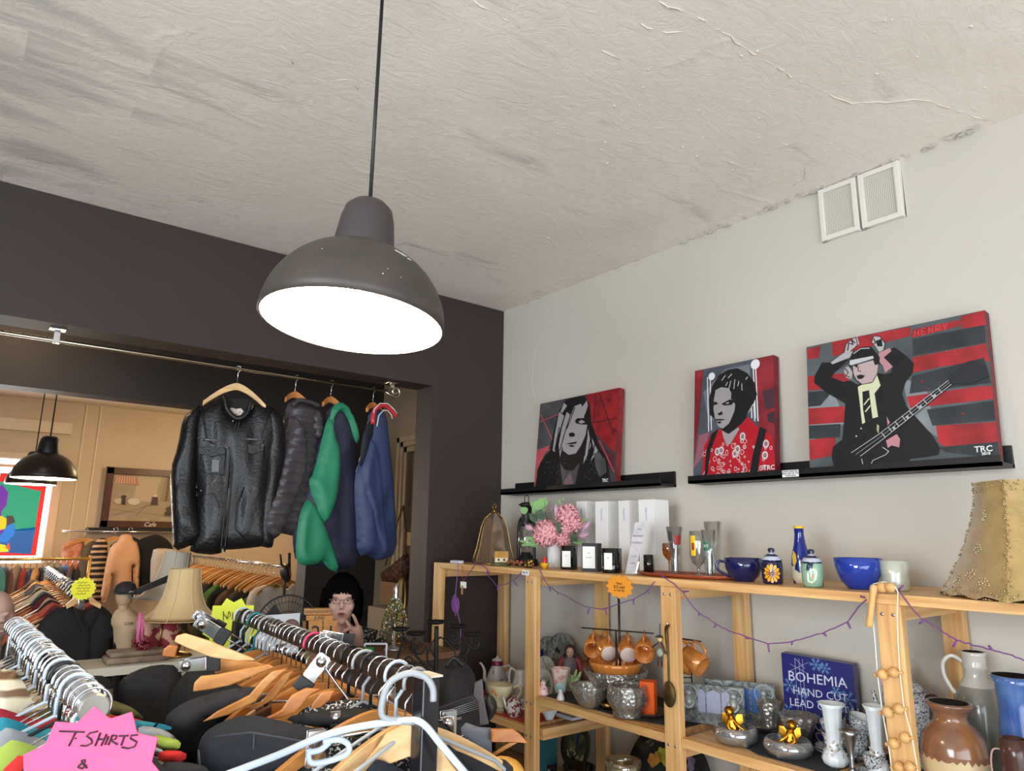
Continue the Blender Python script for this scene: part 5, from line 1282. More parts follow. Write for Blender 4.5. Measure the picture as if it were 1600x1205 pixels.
# cut glass vase, boat bowl
P,k,H=fitz(1204,1142,1096,z);t=T('cut_glass_vase','flared cut glass vase with a zigzag rim','vase',tuple(P))
b=MB();vessel(b,P,[(10*k,0),(12*k,3*k),(11*k,.2*H),(14*k,.55*H),(19*k,H)],.005,seg=48,flute=8,famp=.06);b.build('vase_body',CRY,t)
P,k,H=fitz(1196,1147,1128,z);P.x=2.40;P=footX(1190,2.40,z);t=T('cut_glass_plate','flat cut glass plate beside the flared vase','plate',tuple(P))
b=MB();vessel(b,P,[(14*k,0),(26*k,.02),(27*k,.024)],.003,.003,seg=40);b.build('plate_disc',CRY,t)
P,k,H=fitz(1250,1160,1117,z);t=T('crystal_boat_bowl','deeply scalloped crystal bowl behind the right cherub','bowl',tuple(P))
b=MB();vessel(b,P,[(12*k,0),(14*k,3*k),(22*k,.5*H),(30*k,H)],.005,seg=48,flute=10,famp=.06);b.build('bowl_body',CRY,t)
GOLD=mat('gold_leaf',(214,150,46),.25,1.0,var=.35,scale=70)
def cherub(label,px,pyb,rpx,flip):
    P=PZ(px,pyb,z);k=mpp(P);t=T('cherub_dish',label,'dish',tuple(P),group='glass dishes with gold cherubs')
    fv=(C0-P);fv.z=0;fv.normalize();ru=Vector((fv.y,-fv.x,0));ru=ru if ru.dot(MR[0])>0 else -ru;Z_=Vector((0,0,1))
    b=MB();vessel(b,P,[(rpx*.72*k,0),(rpx*.9*k,5*k),(rpx*1.0*k,14*k),(rpx*.9*k,22*k),(rpx*.82*k,24*k)],.004,seg=40);b.build('glass_dish',glass('etched_glass',(236,238,238),.95,.12,.08,dens=.1),t)
    s_=-1 if flip else 1;g=P+fv*rpx*.25*k+Z_*7*k;k1=k;k=k*1.3;f=lambda a,c,d:g+ru*a*s_*k+Z_*c*k+fv*d*k
    b=MB()
    b.tube([f(0,3,0),f(-2,12,1),f(-4,22,0),f(-5,25,0)],[5*k,6*k,5*k,3*k],12)             # torso
    hd=f(-6,30,1);b.ball(hd,5.6*k,14)
    for q in range(14):a=q*2.4;b.ball(hd+(ru*cos(a)*.9+fv*-.3+Z_*(.35+.6*sin(a)))*4.6*k,2.1*k,7)   # curls
    b.tube([f(-3,22,2),f(4,16,7),f(10,12,7),f(16,10,4)],[2.6*k,2.2*k,1.9*k,1.6*k],8)
    b.tube([f(-6,21,3),f(-8,14,7),f(-2,10,9)],[2.6*k,2.2*k,1.7*k],8)
    b.tube([f(0,4,3),f(8,5,8),f(10,-2,9),f(12,-5,11)],[3.6*k,3.2*k,2.2*k,1.8*k],8)
    b.tube([f(-3,4,3),f(-1,2,11),f(4,-4,11)],[3.6*k,3*k,2*k],8)
    b.build('cherub_figure',GOLD,t,remesh=.0022)
    for w_ in (-1,1):
        b=MB();b.prism([f(-3,18,-3),f(-3+w_*6,27,-5),f(-3+w_*12,27,-6),f(-3+w_*13,19,-6),f(-3+w_*8,12,-5)],fv,.002);b.build('wing',GOLD,t,bevel=.001,subd=1)
    b=MB();b.lathe([(.0002,-4*k),(6*k,-4*k),(5.6*k,6*k),(6.4*k,9*k),(.0002,9*k)],f(9,0,11),16);b.build('mirrored_pot',mat('silvered_glass',(214,214,214),.1,.8,var=.5,scale=60),t)
    return t
cherub('left glass dish with a gold cherub leaning on its rim',1150,1160,35,False)
cherub('right glass dish with a gold cherub facing the other way',1232,1180,38,True)
# white porcelain vase and pewter goblet
POR=mat('white_porcelain',(214,220,224),.15,coat=.4)
def flower_vase(label,px,pyb,pyt,f):
    P,k,H=fitz(px,pyb,pyt,z);t=T('porcelain_vase',label,'vase',tuple(P),group='white porcelain vases')
    b=MB();vessel(b,P,[(13*f*k,0),(18*f*k,.05*H),(20*f*k,.12*H),(17*f*k,.2*H),(12*f*k,.28*H),(11*f*k,.45*H),(13*f*k,.7*H),(15*f*k,.92*H),(21*f*k,H)],.0035,seg=40,flute=10,famp=.025);b.build('vase_body',POR,t)
    b=MB();b2_=MB();rg=random.Random(px)
    for q in range(70):
        a=rg.uniform(0,2*pi);h=rg.uniform(.18,.42);r_=np.interp(h,[.18,.28,.45],[18,12.5,11.5])*f*k
        (b if q % 3 else b2_).ball(P+Vector((r_*cos(a),r_*sin(a),h*H)),rg.uniform(1.1,2.2)*k,6)
    b.build('applied_blossoms',mat('bisque_petals',(206,190,186),.6),t)['kind']='stuff';b2_.build('applied_leaves',mat('grey_green_petals',(140,140,116),.6),t)['kind']='stuff'
flower_vase('white porcelain vase with fluted neck and applied flowers',1306,1197,1100,1.0)
flower_vase('porcelain vase partly hidden behind the bead-strapped upright',1374,1215,1104,.8)
P=PZ(1333,1215,z);k=mpp(P);H=PX(1333,1143,P.x).z-z
t=T('pewter_goblet','slender polished pewter goblet in front of the cups','goblet',tuple(P))
b=MB();vessel(b,P,[(12*k,0),(10*k,.04*H),(4*k,.12*H),(3*k,.2*H),(4.5*k,.23*H),(3*k,.26*H),(4.5*k,.3*H),(3.2*k,.34*H),(4.2*k,.38*H),(3.4*k,.42*H),(5*k,.6*H),(11*k,.9*H),(16*k,H)],.002,seg=32);b.build('goblet_body',M_steel,t)
# cups and saucers in sprigged china
SPR=mat('sprigged_china',(196,198,200),.2,rgb2=(70,74,88),scale=190,thr=.55);DK=mat('dark_rim',(60,44,46),.3)
def cup(label,px,py,X_,tilt,zoff,rpx=22,saucer=False,part_rim=True):
    P=PX(px,py,X_);k=mpp(P);t=T('teacup',label,'cup',tuple(P),group='sprigged china cups');R_=Matrix.Rotation(tilt,3,'X')
    Hc=.05;b=MB();prof=[(rpx*.45*k,0),(rpx*.5*k,.003),(rpx*.85*k,Hc*.4),(rpx*k,Hc)];inner=[(max(.0004,r-.003),max(h,.004)) for r,h in prof][::-1]
    b.lathe([(.0002,0)]+prof+inner+[(.0002,.004)],P,30,R=R_,mis=[0,0,0,0,1,2,2,2,2]);b.build('cup_body',[SPR,DK,POR],t)
    b=MB();fr=Vector((0,1,0));b.tube([P+R_ @ Vector((-.3*rpx*k,rpx*.9*k,Hc*.8)),P+R_ @ Vector((-.4*rpx*k,rpx*1.35*k,Hc*.7)),P+R_ @ Vector((-.3*rpx*k,rpx*1.2*k,Hc*.3)),P+R_ @ Vector((-.2*rpx*k,rpx*.7*k,Hc*.25))],.003,8);b.build('handle',DK,t)
def saucer(label,px,py,X_,rpx):
    P=footX(px,X_,z);P.z=PX(px,py,X_).z;k=mpp(P);t=T('saucer',label,'saucer',tuple(P),group='sprigged china saucers');b=MB();vessel(b,P,[(rpx*.5*k,0),(rpx*.9*k,.012),(rpx*k,.016)],.003,.003,seg=36);b.build('saucer_disc',SPR,t)
zs=z
def stackz(px,X_,h):P=footX(px,X_,z+h);return proj(P)[1]
S1=2.34
saucer('lowest sprigged saucer of the left cup stack',1310,stackz(1310,S1,0),S1,34);saucer('sprigged saucer directly under the left cup stack',1310,stackz(1310,S1,.009),S1,33)
cup('sprigged teacup at the bottom of the left stack',1308,stackz(1308,S1,.018),S1,0,0,21);cup('sprigged teacup tilted on top of the left stack',1306,stackz(1308,S1,.058),S1,-.15,0,20)
S2=2.36
saucer('sprigged saucer at the base of the right cup stack',1344,stackz(1344,S2,0),S2,24)
cup('sprigged teacup at the bottom of the right stack',1337,stackz(1337,S2,.01),S2,0,0,20);cup('sprigged teacup second in the right stack',1340,stackz(1340,S2,.045),S2,.05,0,19);cup('sprigged teacup tipped on top of the right stack',1342,stackz(1342,S2,.078),S2,.28,0,19)
saucer('sprigged saucer beside the bead-strapped upright',1366,stackz(1366,2.22,0),2.22,26);cup('sprigged teacup alone beside the bead-strapped upright',1368,stackz(1368,2.22,.012),2.22,0,0,17)
# the sprigged coffee pot
P=footX(1424,2.42,z);k=mpp(P);H=PX(1424,1040,2.42).z-z
t=T('sprigged_coffee_pot','tall sprigged china coffee pot with dark brown handle and knob','coffee pot',tuple(P))
b=MB();b.lathe([(.0002,0),(22*k,0),(24*k,.03*H),(20*k,.1*H),(27*k,.25*H),(33*k,.45*H),(34*k,.6*H),(31*k,.74*H),(.0002,.74*H)],P,36,sx=.85);b.build('pot_body',SPR,t)
b=MB();b.lathe([(31*k,.745*H),(32*k,.755*H),(24*k,.8*H),(12*k,.86*H),(5*k,.9*H),(4*k,.92*H)],P,36,sx=.85,mis=[1,0,0,0,0]);b.build('lid',[SPR,DK],t)
b=MB();b.lathe([(4*k,.91*H),(7*k,.93*H),(5*k,.96*H),(5.5*k,.975*H),(.0002,H)],P,16);b.build('knob',mat('plum_glaze',(66,42,46),.15),t)
b=MB();e=Vector((0,-1,0));b.tube([P+e*30*k+Vector((0,0,.68*H)),P+e*44*k+Vector((0,0,.72*H)),P+e*50*k+Vector((0,0,.6*H)),P+e*42*k+Vector((0,0,.42*H)),P+e*31*k+Vector((0,0,.34*H))],[4*k,4.5*k,4*k,5*k,3*k],10);b.build('handle',MATS['plum_glaze'],t)
b=MB();b.tube([P-e*28*k+Vector((0,0,.4*H)),P-e*42*k+Vector((0,0,.5*H)),P-e*50*k+Vector((0,0,.68*H))],[7*k,4.5*k,3*k],10);b.build('spout',SPR,t)
P=PZ(1412,1170,z);t=T('sprigged_milk_jug','low sprigged china jug with dark handle below the coffee pot','jug',tuple(P));k=mpp(P)
b=MB();vessel(b,P,[(14*k,0),(22*k,8*k),(25*k,22*k),(20*k,36*k),(21*k,40*k)],.003,seg=32);b.build('jug_body',SPR,t)
b=MB();b.tube([P+Vector((-21*k,0,34*k)),P+Vector((-30*k,0,32*k)),P+Vector((-32*k,0,20*k)),P+Vector((-23*k,0,10*k))],2.6*k,8);b.build('handle',DK,t)
# strap of wooden massage balls over the fourth upright
yb_=PY0[3];xf=XF-.018
BAL=wood('turned_beech',(216,172,112),(196,146,88),2,.4)
t=T('bead_massager','wooden ball back massager draped over the fourth upright','massager',tuple(PX(1385,915,xf)))
for (cx_,cy_,dy_) in [(1387,1053,-2),(1395,1112,-4),(1405,1161,-8),(1413,1198,1)]:
    r_=8.2
    for s_ in (-1,1):
        P=PX(cx_+s_*8.3,cy_+(dy_ if s_>0 else 0)*1.0+(1 if s_<0 else 0),xf);kk=mpp(P);b=MB();b.ball(P,r_*kk*1.0,20);b.build('wooden_ball',BAL,t)
    P=PX(cx_,cy_+dy_*.5,xf);b=MB();kk=mpp(P);b.tube([PX(cx_-20,cy_+2,xf),PX(cx_+20,cy_+dy_,xf)],2.2*kk,8)
    for s_ in (-1,1):b.ball(PX(cx_+s_*20,cy_+(dy_ if s_>0 else 2),xf),3*kk,8)
    b.build('axle',BAL,t)
CORD=mat('cream_cord',(232,224,206),.7)
b=MB();b.tube([PX(1362,925,xf),PX(1363,960,xf),PX(1367,1000,xf+.004),PX(1371,1055,xf),PX(1378,1108,xf),PX(1387,1158,xf),PX(1393,1198,xf),PX(1396,1230,xf)],.0016,6);b.build('cord',CORD,t)
b=MB();b.tube([PX(1403,925,xf),PX(1402,960,xf),PX(1403,1000,xf+.002),PX(1406,1052,xf),PX(1412,1104,xf),PX(1425,1152,xf),PX(1433,1198,xf),PX(1436,1230,xf)],.0016,6);b.build('cord',CORD,t)
b=MB();zt3=PX(1384,916,2.11).z
b.tube([PX(1362,925,xf),PX(1364,913,xf+.002),PX(1380,909,xf+.006),PX(1396,913,xf+.002),PX(1403,925,xf)],.0016,6);b.build('cord',CORD,t)
P0=PX(1366,918,xf-.012);b=MB();kk=mpp(P0)
b.tube([PX(1365,914,xf-.012),PX(1365,920,xf-.012),PX(1363,935,xf-.012),PX(1360,960,xf-.012),PX(1358,976,xf-.012),PX(1358,980,xf-.012)],[4*kk,6*kk,4.6*kk,5*kk,5.6*kk,4*kk],12);b.build('grip',BAL,t)
for x_ in (1378,1391):P=PX(x_,918,xf+.002);P.z=max(P.z,0);b=MB();b.ball(P,8*kk,16);b.build('wooden_ball',BAL,t)
# stoneware at the right end
P=footX(1499,2.20,z);k=mpp(P);H=PX(1499,1100,P.x).z-z
t=T('stoneware_jug','round bellied brown and cream stoneware jar, salt glazed top','jar',tuple(P))
prof=[(34*k,0),(40*k,.1*H),(47*k,.35*H),(49*k,.5*H),(44*k,.66*H),(33*k,.75*H),(25*k,.8*H),(23*k,.86*H),(26*k,.92*H),(34*k,.97*H),(34*k,H)]
b=MB();b.lathe([(.0002,0)]+prof+[(28*k,H),(20*k,.9*H),(19*k,.8*H),(.0002,.78*H)],P,48,mis=[1,1,1,1,0,0,0,0,0,0,0,0,2,2,2])
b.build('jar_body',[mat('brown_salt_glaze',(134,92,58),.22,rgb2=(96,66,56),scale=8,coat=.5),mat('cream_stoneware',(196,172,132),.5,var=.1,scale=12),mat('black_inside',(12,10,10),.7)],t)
b=MB();rg=random.Random(21);n=60;vs_=[]
for i in range(n):
    a=2*pi*i/n;h_=.50-.05*abs(sin(i*1.7))-.02*rg.random()
    r0=49.2*k;r1=np.interp(h_,[.35,.5],[47.3*k,49.3*k]);vs_ += [P+Vector((r0*cos(a),r0*sin(a),.505*H)),P+Vector((r1*cos(a),r1*sin(a),h_*H))]
b.add(vs_,[(2*i,2*((i+1) % n),2*((i+1) % n)+1,2*i+1) for i in range(n)],smooth=True);b.build('glaze_runs',MATS['brown_salt_glaze'],t,fixn=False)
P=footX(1544,2.43,z);k=mpp(P);H=PX(1544,1021,2.43).z-z
t=T('grey_pitcher','tall grey-green stoneware pitcher with cream neck and loop handle','pitcher',tuple(P))
m_p=mat('ash_glaze',(150,142,128),.2,rgb2=(78,80,74),scale=5,coat=.4);m_c=mat('cream_glaze',(196,188,176),.2,coat=.4)
b=MB();b.lathe([(.0002,0),(29*k,0),(32*k,.08*H),(35*k,.35*H),(36*k,.55*H),(33*k,.64*H),(24*k,.73*H),(16.5*k,.8*H),(16*k,.86*H),(18*k,.88*H),(16.5*k,.9*H),(17*k,.97*H),(20*k,H),(15*k,H),(13*k,.9*H),(.0002,.88*H)],P,40,mis=[0]*6+[1]*6+[1,2,2]);b.build('pitcher_body',[m_p,m_c,MATS['black_inside']],t)
fv=(C0-P);fv.z=0;fv.normalize();ru=Vector((fv.y,-fv.x,0));ru=ru if ru.dot(MR[0])<0 else -ru
b=MB();b.tube([P+ru*15*k+Vector((0,0,.91*H)),P+ru*30*k+Vector((0,0,.955*H)),P+ru*43*k+Vector((0,0,.9*H)),P+ru*44*k+Vector((0,0,.8*H)),P+ru*36*k+Vector((0,0,.7*H)),P+ru*30*k+Vector((0,0,.66*H))],[3.6*k]*5+[5*k],10);b.build('handle',m_c,t)
P=footX(1608,2.36,z);k=mpp(P);H=PX(1600,1058,2.36).z-z
t=T('blue_studio_vase','blue glazed studio vase cut off by the right edge','vase',tuple(P))
b=MB();b.lathe([(.0002,0),(22*k,0),(28*k,.2*H),(30*k,.45*H),(26*k,.75*H),(28*k,.93*H),(34*k,H),(30*k,H),(22*k,.8*H),(.0002,.8*H)],P,36,mis=[1,1,1,0,0,0,0,2,2]);b.build('vase_body',[mat('sky_blue_glaze',(84,118,168),.12,rgb2=(48,76,140),scale=10,coat=.5),mat('ultramarine_glaze',(20,36,116),.12,coat=.5),MATS['black_inside']],t)
P=PZ(1598,1212,z+0);P=footX(1600,2.15,z);k=mpp(P);t=T('brown_cup','dark brown stoneware cup with thin handle in the bottom right corner','cup',tuple(P));H=PX(1590,1155,2.15).z-z
b=MB();vessel(b,P,[(15*k,0),(18*k,.2*H),(20*k,.8*H),(19*k,H)],.003);b.build('cup_body',mat('tenmoku_glaze',(70,46,38),.2),t)
b=MB();b.tube([P+ru*17*k+Vector((0,0,.85*H)),P+ru*30*k+Vector((0,0,.82*H)),P+ru*33*k+Vector((0,0,.55*H)),P+ru*19*k+Vector((0,0,.2*H))],1.5*k,8);b.build('handle',mat('pink_brown_handle',(170,136,124),.3),t)
# ---------------- first bay, on the red cloth
z=ZR+.0036
P,k,H=fitz(776,1100,1022,z);P=footX(776,2.36,z);k=mpp(P);H=PX(776,1024,2.36).z-z
t=T('porcelain_coffee_pot','faceted white coffee pot with burgundy collar and long spout','coffee pot',tuple(P))
WH=mat('ivory_porcelain',(196,190,182),.15,coat=.4)
b=MB();b.lathe([(.0002,0),(14*k,0),(18*k,.1*H),(19*k,.25*H),(14*k,.55*H),(9*k,.74*H),(9*k,.76*H)],P,10);b.build('pot_body',mat('transfer_porcelain',(186,182,176),.18,rgb2=(130,96,96),scale=26,thr=.64),t)
b=MB();b.lathe([(9.3*k,.75*H),(9.6*k,.86*H),(8.8*k,.87*H),(.0002,.87*H)],P,24);b.build('collar',mat('burgundy_glaze',(112,28,62),.15),t)
b=MB();b.lathe([(8.8*k,.87*H),(6*k,.92*H),(1.6*k,.94*H),(1.4*k,.98*H),(.0002,H)],P,20);b.build('lid',WH,t)
fv=(C0-P);fv.z=0;fv.normalize();ru=Vector((fv.y,-fv.x,0));ru=ru if ru.dot(MR[0])<0 else -ru
b=MB();b.tube([P+ru*14*k+Vector((0,0,.3*H)),P+ru*19*k+Vector((0,0,.4*H)),P+ru*20*k+Vector((0,0,.62*H)),P+ru*25*k+Vector((0,0,.78*H)),P+ru*28*k+Vector((0,0,.79*H))],[4*k,3*k,2.4*k,1.8*k,1.6*k],10);b.build('spout',WH,t)
b=MB();b.tube([P-ru*9*k+Vector((0,0,.7*H)),P-ru*18*k+Vector((0,0,.74*H)),P-ru*21*k+Vector((0,0,.64*H)),P-ru*14*k+Vector((0,0,.5*H)),P-ru*20*k+Vector((0,0,.4*H)),P-ru*15*k+Vector((0,0,.3*H))],1.8*k,8);b.build('handle',WH,t)
P,k,H=fitz(780,1112,1068,z);t=T('gravy_boat','cream sauce boat with painted orange blossom and striped foot','sauce boat',tuple(P))
fv=(C0-P);fv.z=0;fv.normalize();ru=Vector((fv.y,-fv.x,0));ru=ru if ru.dot(MR[0])>0 else -ru
CRM=mat('cream_pottery',(212,200,162),.25,coat=.3)
b=MB();b.lathe([(.0002,0),(11*k,0),(11.5*k,.12*H),(10*k,.22*H),(15*k,.45*H),(23*k,.72*H),(26*k,.95*H),(25*k,H),(22*k,.9*H),(.0002,.6*H)],P,36,sx=.7)
b.build('boat_body',CRM,t)
b=MB()
for h in (.04,.1,.16):b.lathe([(11.8*k,h*H),(12.1*k,(h+.015)*H),(11.8*k,(h+.03)*H)],P,30,sx=.7)
b.build('foot_stripes',mat('brown_stripe',(110,66,40),.4),t)
b=MB();b.tube([P+ru*21*k+Vector((0,0,.85*H)),P+ru*30*k+Vector((0,0,.92*H)),P+ru*34*k+Vector((0,0,.7*H)),P+ru*26*k+Vector((0,0,.45*H)),P+ru*17*k+Vector((0,0,.45*H))],2.6*k,10);b.build('handle',CRM,t)
b=MB();rg=random.Random(5)
for q in range(9):b.ball(P+fv*15.5*k-ru*(10-q*1.2+rg.uniform(-1,1))*k+Vector((0,0,(.74+rg.uniform(-.08,.08))*H)),1.9*k,7,sc_=(1,1,1))
b.build('orange_blossom',mat('orange_blossom_paint',(214,132,38),.4,var=.4,scale=90),t)
P,k,H=fitz(803,1120,1087,z);t=T('chintz_sugar_pot','small round chintz patterned pot with curled spout','pot',tuple(P))
CH=mat('red_chintz',(206,196,190),.2,rgb2=(118,48,58),scale=75,thr=.52)
b=MB();b.lathe([(.0002,0),(8*k,0),(9*k,2*k),(13*k,.35*H),(13*k,.6*H),(8*k,.85*H),(3*k,.92*H),(3.4*k,.97*H),(.0002,H)],P,28,flute=8,famp=.03);b.build('pot_body',CH,t)
b=MB();b.tube([P-ru*11*k+Vector((0,0,.4*H)),P-ru*15*k+Vector((0,0,.7*H)),P-ru*17*k+Vector((0,0,.95*H))],[3*k,2.2*k,1.8*k],8);hb_=MB();hb_.tube([P+ru*11*k+Vector((0,0,.75*H)),P+ru*17*k+Vector((0,0,.8*H)),P+ru*16*k+Vector((0,0,.4*H)),P+ru*12*k+Vector((0,0,.35*H))],1.4*k,8);hb_.build('handle',WH,t);b.build('spout',WH,t)
P=footX(812,2.28,z);k=mpp(P);H=PX(812,1044,2.28).z-z;t=T('white_ewer','white ewer with looped handle partly behind the second upright','ewer',tuple(P))
b=MB();b.lathe([(.0002,0),(10*k,0),(15*k,.25*H),(13*k,.6*H),(8*k,.85*H),(9*k,.95*H),(.0002,.96*H)],P,24);b.build('ewer_body',WH,t)
b=MB();b.tube([P-ru*6*k+Vector((0,0,.9*H)),P-ru*14*k+Vector((0,0,H)),P-ru*17*k+Vector((0,0,.8*H)),P-ru*15*k+Vector((0,0,.5*H))],1.7*k,8);b.build('handle',WH,t)
P,k,H=fitz(858,1122,1100,z);P=PZ(858,1124,z);t=T('gilded_sugar_bowl','white cup with gilded inside and medallions beneath the middle shelf','cup',tuple(P));k=mpp(P)
b=MB();vessel(b,P,[(7*k,0),(7*k,2*k),(14*k,14*k),(15.5*k,24*k)],.003,seg=32);b.build('cup_body',POR,t)
b=MB();b.lathe([(15.3*k-.003,23.5*k),(13.5*k-.003,14*k),(6*k,5*k)],P,32);b.build('gilt_lining',GOLD,t)
b=MB();c_=PZ(888,1122,z);t=T('lace_doily','white fringed lace doily under the middle shelf','doily',tuple(c_));k=mpp(c_)
b.b2((c_.x-.02,c_.y-.05,z),(c_.x+.1,c_.y+.06,z+.012));
for q in range(22):b.box((c_.x-.022,c_.y-.05+q*.005,z+.004),(.003,.0025,.008))
b.build('lace',mat('white_lace',(204,204,214),.8),t)
# ---------------- under the middle shelf
z=ZL+.0006
t,P,k,R_,M_=plate('round wall plate painted with a bluebird over white flowers',902,1166,2.46,33,0,[mat('olive_enamel',(116,116,76),.3,rgb2=(60,66,48),scale=14),mat('olive_rim',(56,60,44),.3),mat('meadow_scene',(136,126,84),.3,rgb2=(52,60,48),scale=20)],lean=.25)
W2=lambda a,c,o=.004:P+M_ @ Vector((c*R_,-a*R_,o))
b=MB();nn_=M_ @ Vector((0,0,1));b.prism([W2(*q) for q in ((-.06,.62),(.08,.55),(.1,.2),(.02,-.15),(-.08,.1))],nn_,.0015);b.build('painted_bluebird',mat('kingfisher_paint',(44,52,104),.4),t)
b=MB();rg=random.Random(8)
for q in range(16):c_=W2(rg.uniform(-.6,.55),rg.uniform(-.55,-.2));u_,v_,_=basis(nn_);s_=rg.uniform(.04,.1)*R_;b.prism([c_+(u_*cos(a)+v_*sin(a))*s_*(1 if i % 2 else .6) for i,a in enumerate([j*pi/5 for j in range(10)])],nn_,.001)
b.build('painted_flowers',mat('white_flower_paint',(190,194,182),.4),t)
t,P,k,R_,M_=plate('large round black tray painted with fruit and blossom',1046,1225,2.47,84,0,[mat('black_tole',(34,36,36),.25)]*2+[mat('black_tole_scene',(34,36,36),.25,rgb2=(52,60,50),scale=14)],lean=.2,name='tole_tray',cat='tray')
W2=lambda a,c,o=.005:P+M_ @ Vector((c*R_,-a*R_,o));nn_=M_ @ Vector((0,0,1));u_,v_,_=basis(nn_)
for nm,c,lst in (('painted_roses',(176,84,84),((-.36,.78,.13),(-.26,.74,.09))),('painted_peaches',(214,150,70),((-.42,.3,.12),(-.3,.38,.1),(.12,.3,.1))),('painted_lemons',(196,184,70),((-.22,.46,.11),(-.12,.36,.09))),('painted_leaves',(84,104,66),((.14,.72,.09),(.06,.6,.07),(-.5,.6,.07))),('painted_iris',(132,120,150),((.46,.4,.08),(.42,.54,.07),(.5,.5,.05)))):
    b=MB()
    for a_,c_,r_ in lst:q_=W2(a_,c_);b.prism([q_+(u_*cos(a)+v_*sin(a))*r_*R_*(1+.12*sin(5*a)) for a in [i*2*pi/18 for i in range(18)]],nn_,.001)
    b.build(nm,mat(nm+'_paint',c,.4,var=.3,scale=40),t)
for px,py,r_,c,lab,X_ in ((857,1192,14,(22,22,24),'small gloss black bowl below the bluebird plate',2.3),(905,1197,26,(18,18,20),'wide gloss black bowl with a gilt rim below the plate',2.28)):
    P=footX(px,X_,z);k=mpp(P);H=PX(px,py,X_).z-z;t=T('black_bowl',lab,'bowl',tuple(P),group='black bowls on the lower shelf');b=MB();vessel(b,P,[(r_*.5*k,0),(r_*.8*k,H*.4),(r_*k,H)],.003);b.build('bowl_body',mat('bk%d' % px,c,.1,coat=.5),t)
P=footX(975,2.26,z);k=mpp(P);H=PX(975,1188,2.26).z-z;t=T('straw_glass_dish','round clear edged dish with gold inside, beside the fruit tray','dish',tuple(P));b=MB();vessel(b,P,[(20*k,0),(28*k,H*.9),(29*k,H)],.003);b.build('dish',glass('straw_glass',(206,190,150),.9,.2,.1,dens=.3),t)
P=footX(838,2.22,z);k=mpp(P);H=PX(838,1150,2.22).z-z;t=T('teal_album','dark teal ridged album standing behind the second upright','album',tuple(P));b=MB();b.box(P+Vector((0.03,0,H/2)),(.16,.03,H))
for q in range(14):b.box(P+Vector((-.052,0,H*(.06+q*.065))),(.006,.03,H*.03))
b.build('spine',mat('teal_cloth',(34,78,84),.5),t)
# ------------------------------------------------------------------ hanging rod in the opening and its jackets
YR=3.415
ra=PY(0,521,YR);rb=PY(604,610,YR);zr_=(ra.z+rb.z)/2;
M_rod=mat('champagne_chrome',(206,196,176),.2,1.0)
t=T('hanging_rod','chrome garment rod under the dark header with scroll finial','rod',(rb.x,YR,zr_))
b=MB();b.cyl((-.9,YR,zr_),(rb.x,YR,zr_),.0085,seg=14);b.build('rod',M_rod,t)
sc_=[]
for q in range(26):                                  # scroll end in the rod's plane
    a=-pi/2+q*.30;r_=.032*(1-q/34);sc_.append(Vector((rb.x+.055+r_*cos(a),YR,zr_-.0+.004+r_*sin(a) )))
b=MB();b.tube([Vector((rb.x-.01,YR,zr_)),Vector((rb.x+.02,YR,zr_-.018))]+sc_,.006,10);b.build('scroll_finial',M_rod,t)
for px_ in (88,612):
    P=PY(px_,530,YR) if px_==88 else Vector((rb.x+.03,YR,zr_));
    b=MB();b.b2((P.x-.012,YR-.014,zr_-.012 if px_==88 else zr_+.02),(P.x+.012,YR+.004,ZH-.004));b.box((P.x,YR,ZH-.003),(.06,.05,.006));b.build('ceiling_bracket',M_chrome if px_==88 else M_rod,t,bevel=.002)
def hook_pts(r=.02,drop=.075,n=12):
    """hook in the local YZ... XZ plane: ring round the origin, neck down to -drop"""
    p=[Vector((r*cos(a),0,r*sin(a))) for a in [radians(200-i*(230)/n) for i in range(n+1)]]
    return p+[Vector((r*.35,0,-r*1.25)),Vector((0,0,-r*1.7)),Vector((0,0,-drop))]
def wood_hanger_mesh(b,w=.44,drop=.07,hh=.034,t_=.012,curve=.10):
    n=14;vs_=[]
    for i in range(2*n+1):
        u=(i-n)/n;x=u*w/2;z0=-drop-curve*abs(u)**1.5*1.0;h_=hh*(1-.35*abs(u));y=-.02*(u*u)
        tk=t_*(1+.5*abs(u))
        vs_.append([(x,y-tk/2,z0-h_),(x,y+tk/2,z0-h_),(x,y+tk/2,z0),(x,y-tk/2,z0)])
    V=[p for s_ in vs_ for p in s_];F=[]
    for i in range(2*n):
        for k in range(4):F.append((4*i+k,4*i+(k+1) % 4,4*i+4+(k+1) % 4,4*i+4+k))
    F += [(3,2,1,0),tuple(8*n+k for k in range(4))];b.add(V,F,smooth=False);return b
M_hw=[mat('hanger_%s' % nm,c,.35,rgb2=c2,scale=3,stretch=(1,14,14)) for nm,c,c2 in (('honey',(208,150,84),(182,120,62)),('pale',(222,182,130),(200,156,104)),('amber',(196,128,66),(168,102,50)))]
def jacket_hanger(name,label,P,ang,m,w=.12):
    t=T(name,label,'hanger',tuple(P),group='coat hangers on the chrome rod');t.rotation_euler=(0,0,ang);t['_o']=(0,0,0)
    b=MB();wood_hanger_mesh(b,w,.072,.035,.014,.11*min(1,w/.3));b.build('hanger_body',m,t,bevel=.002)
    b=MB();b.tube(hook_pts(.0125,.072),.0018,6);b.build('hook',M_chrome,t)
    return t
LEA=mat('black_leather',(19,19,22),.40,bump=.35,bscale=70,coat=.04,var=.3,scale=9,spec=.4)
def px_tube(pl_,pts,off,r,b,seg=8):b.tube([pl_.w(x,y,off) for x,y in pts],r,seg)
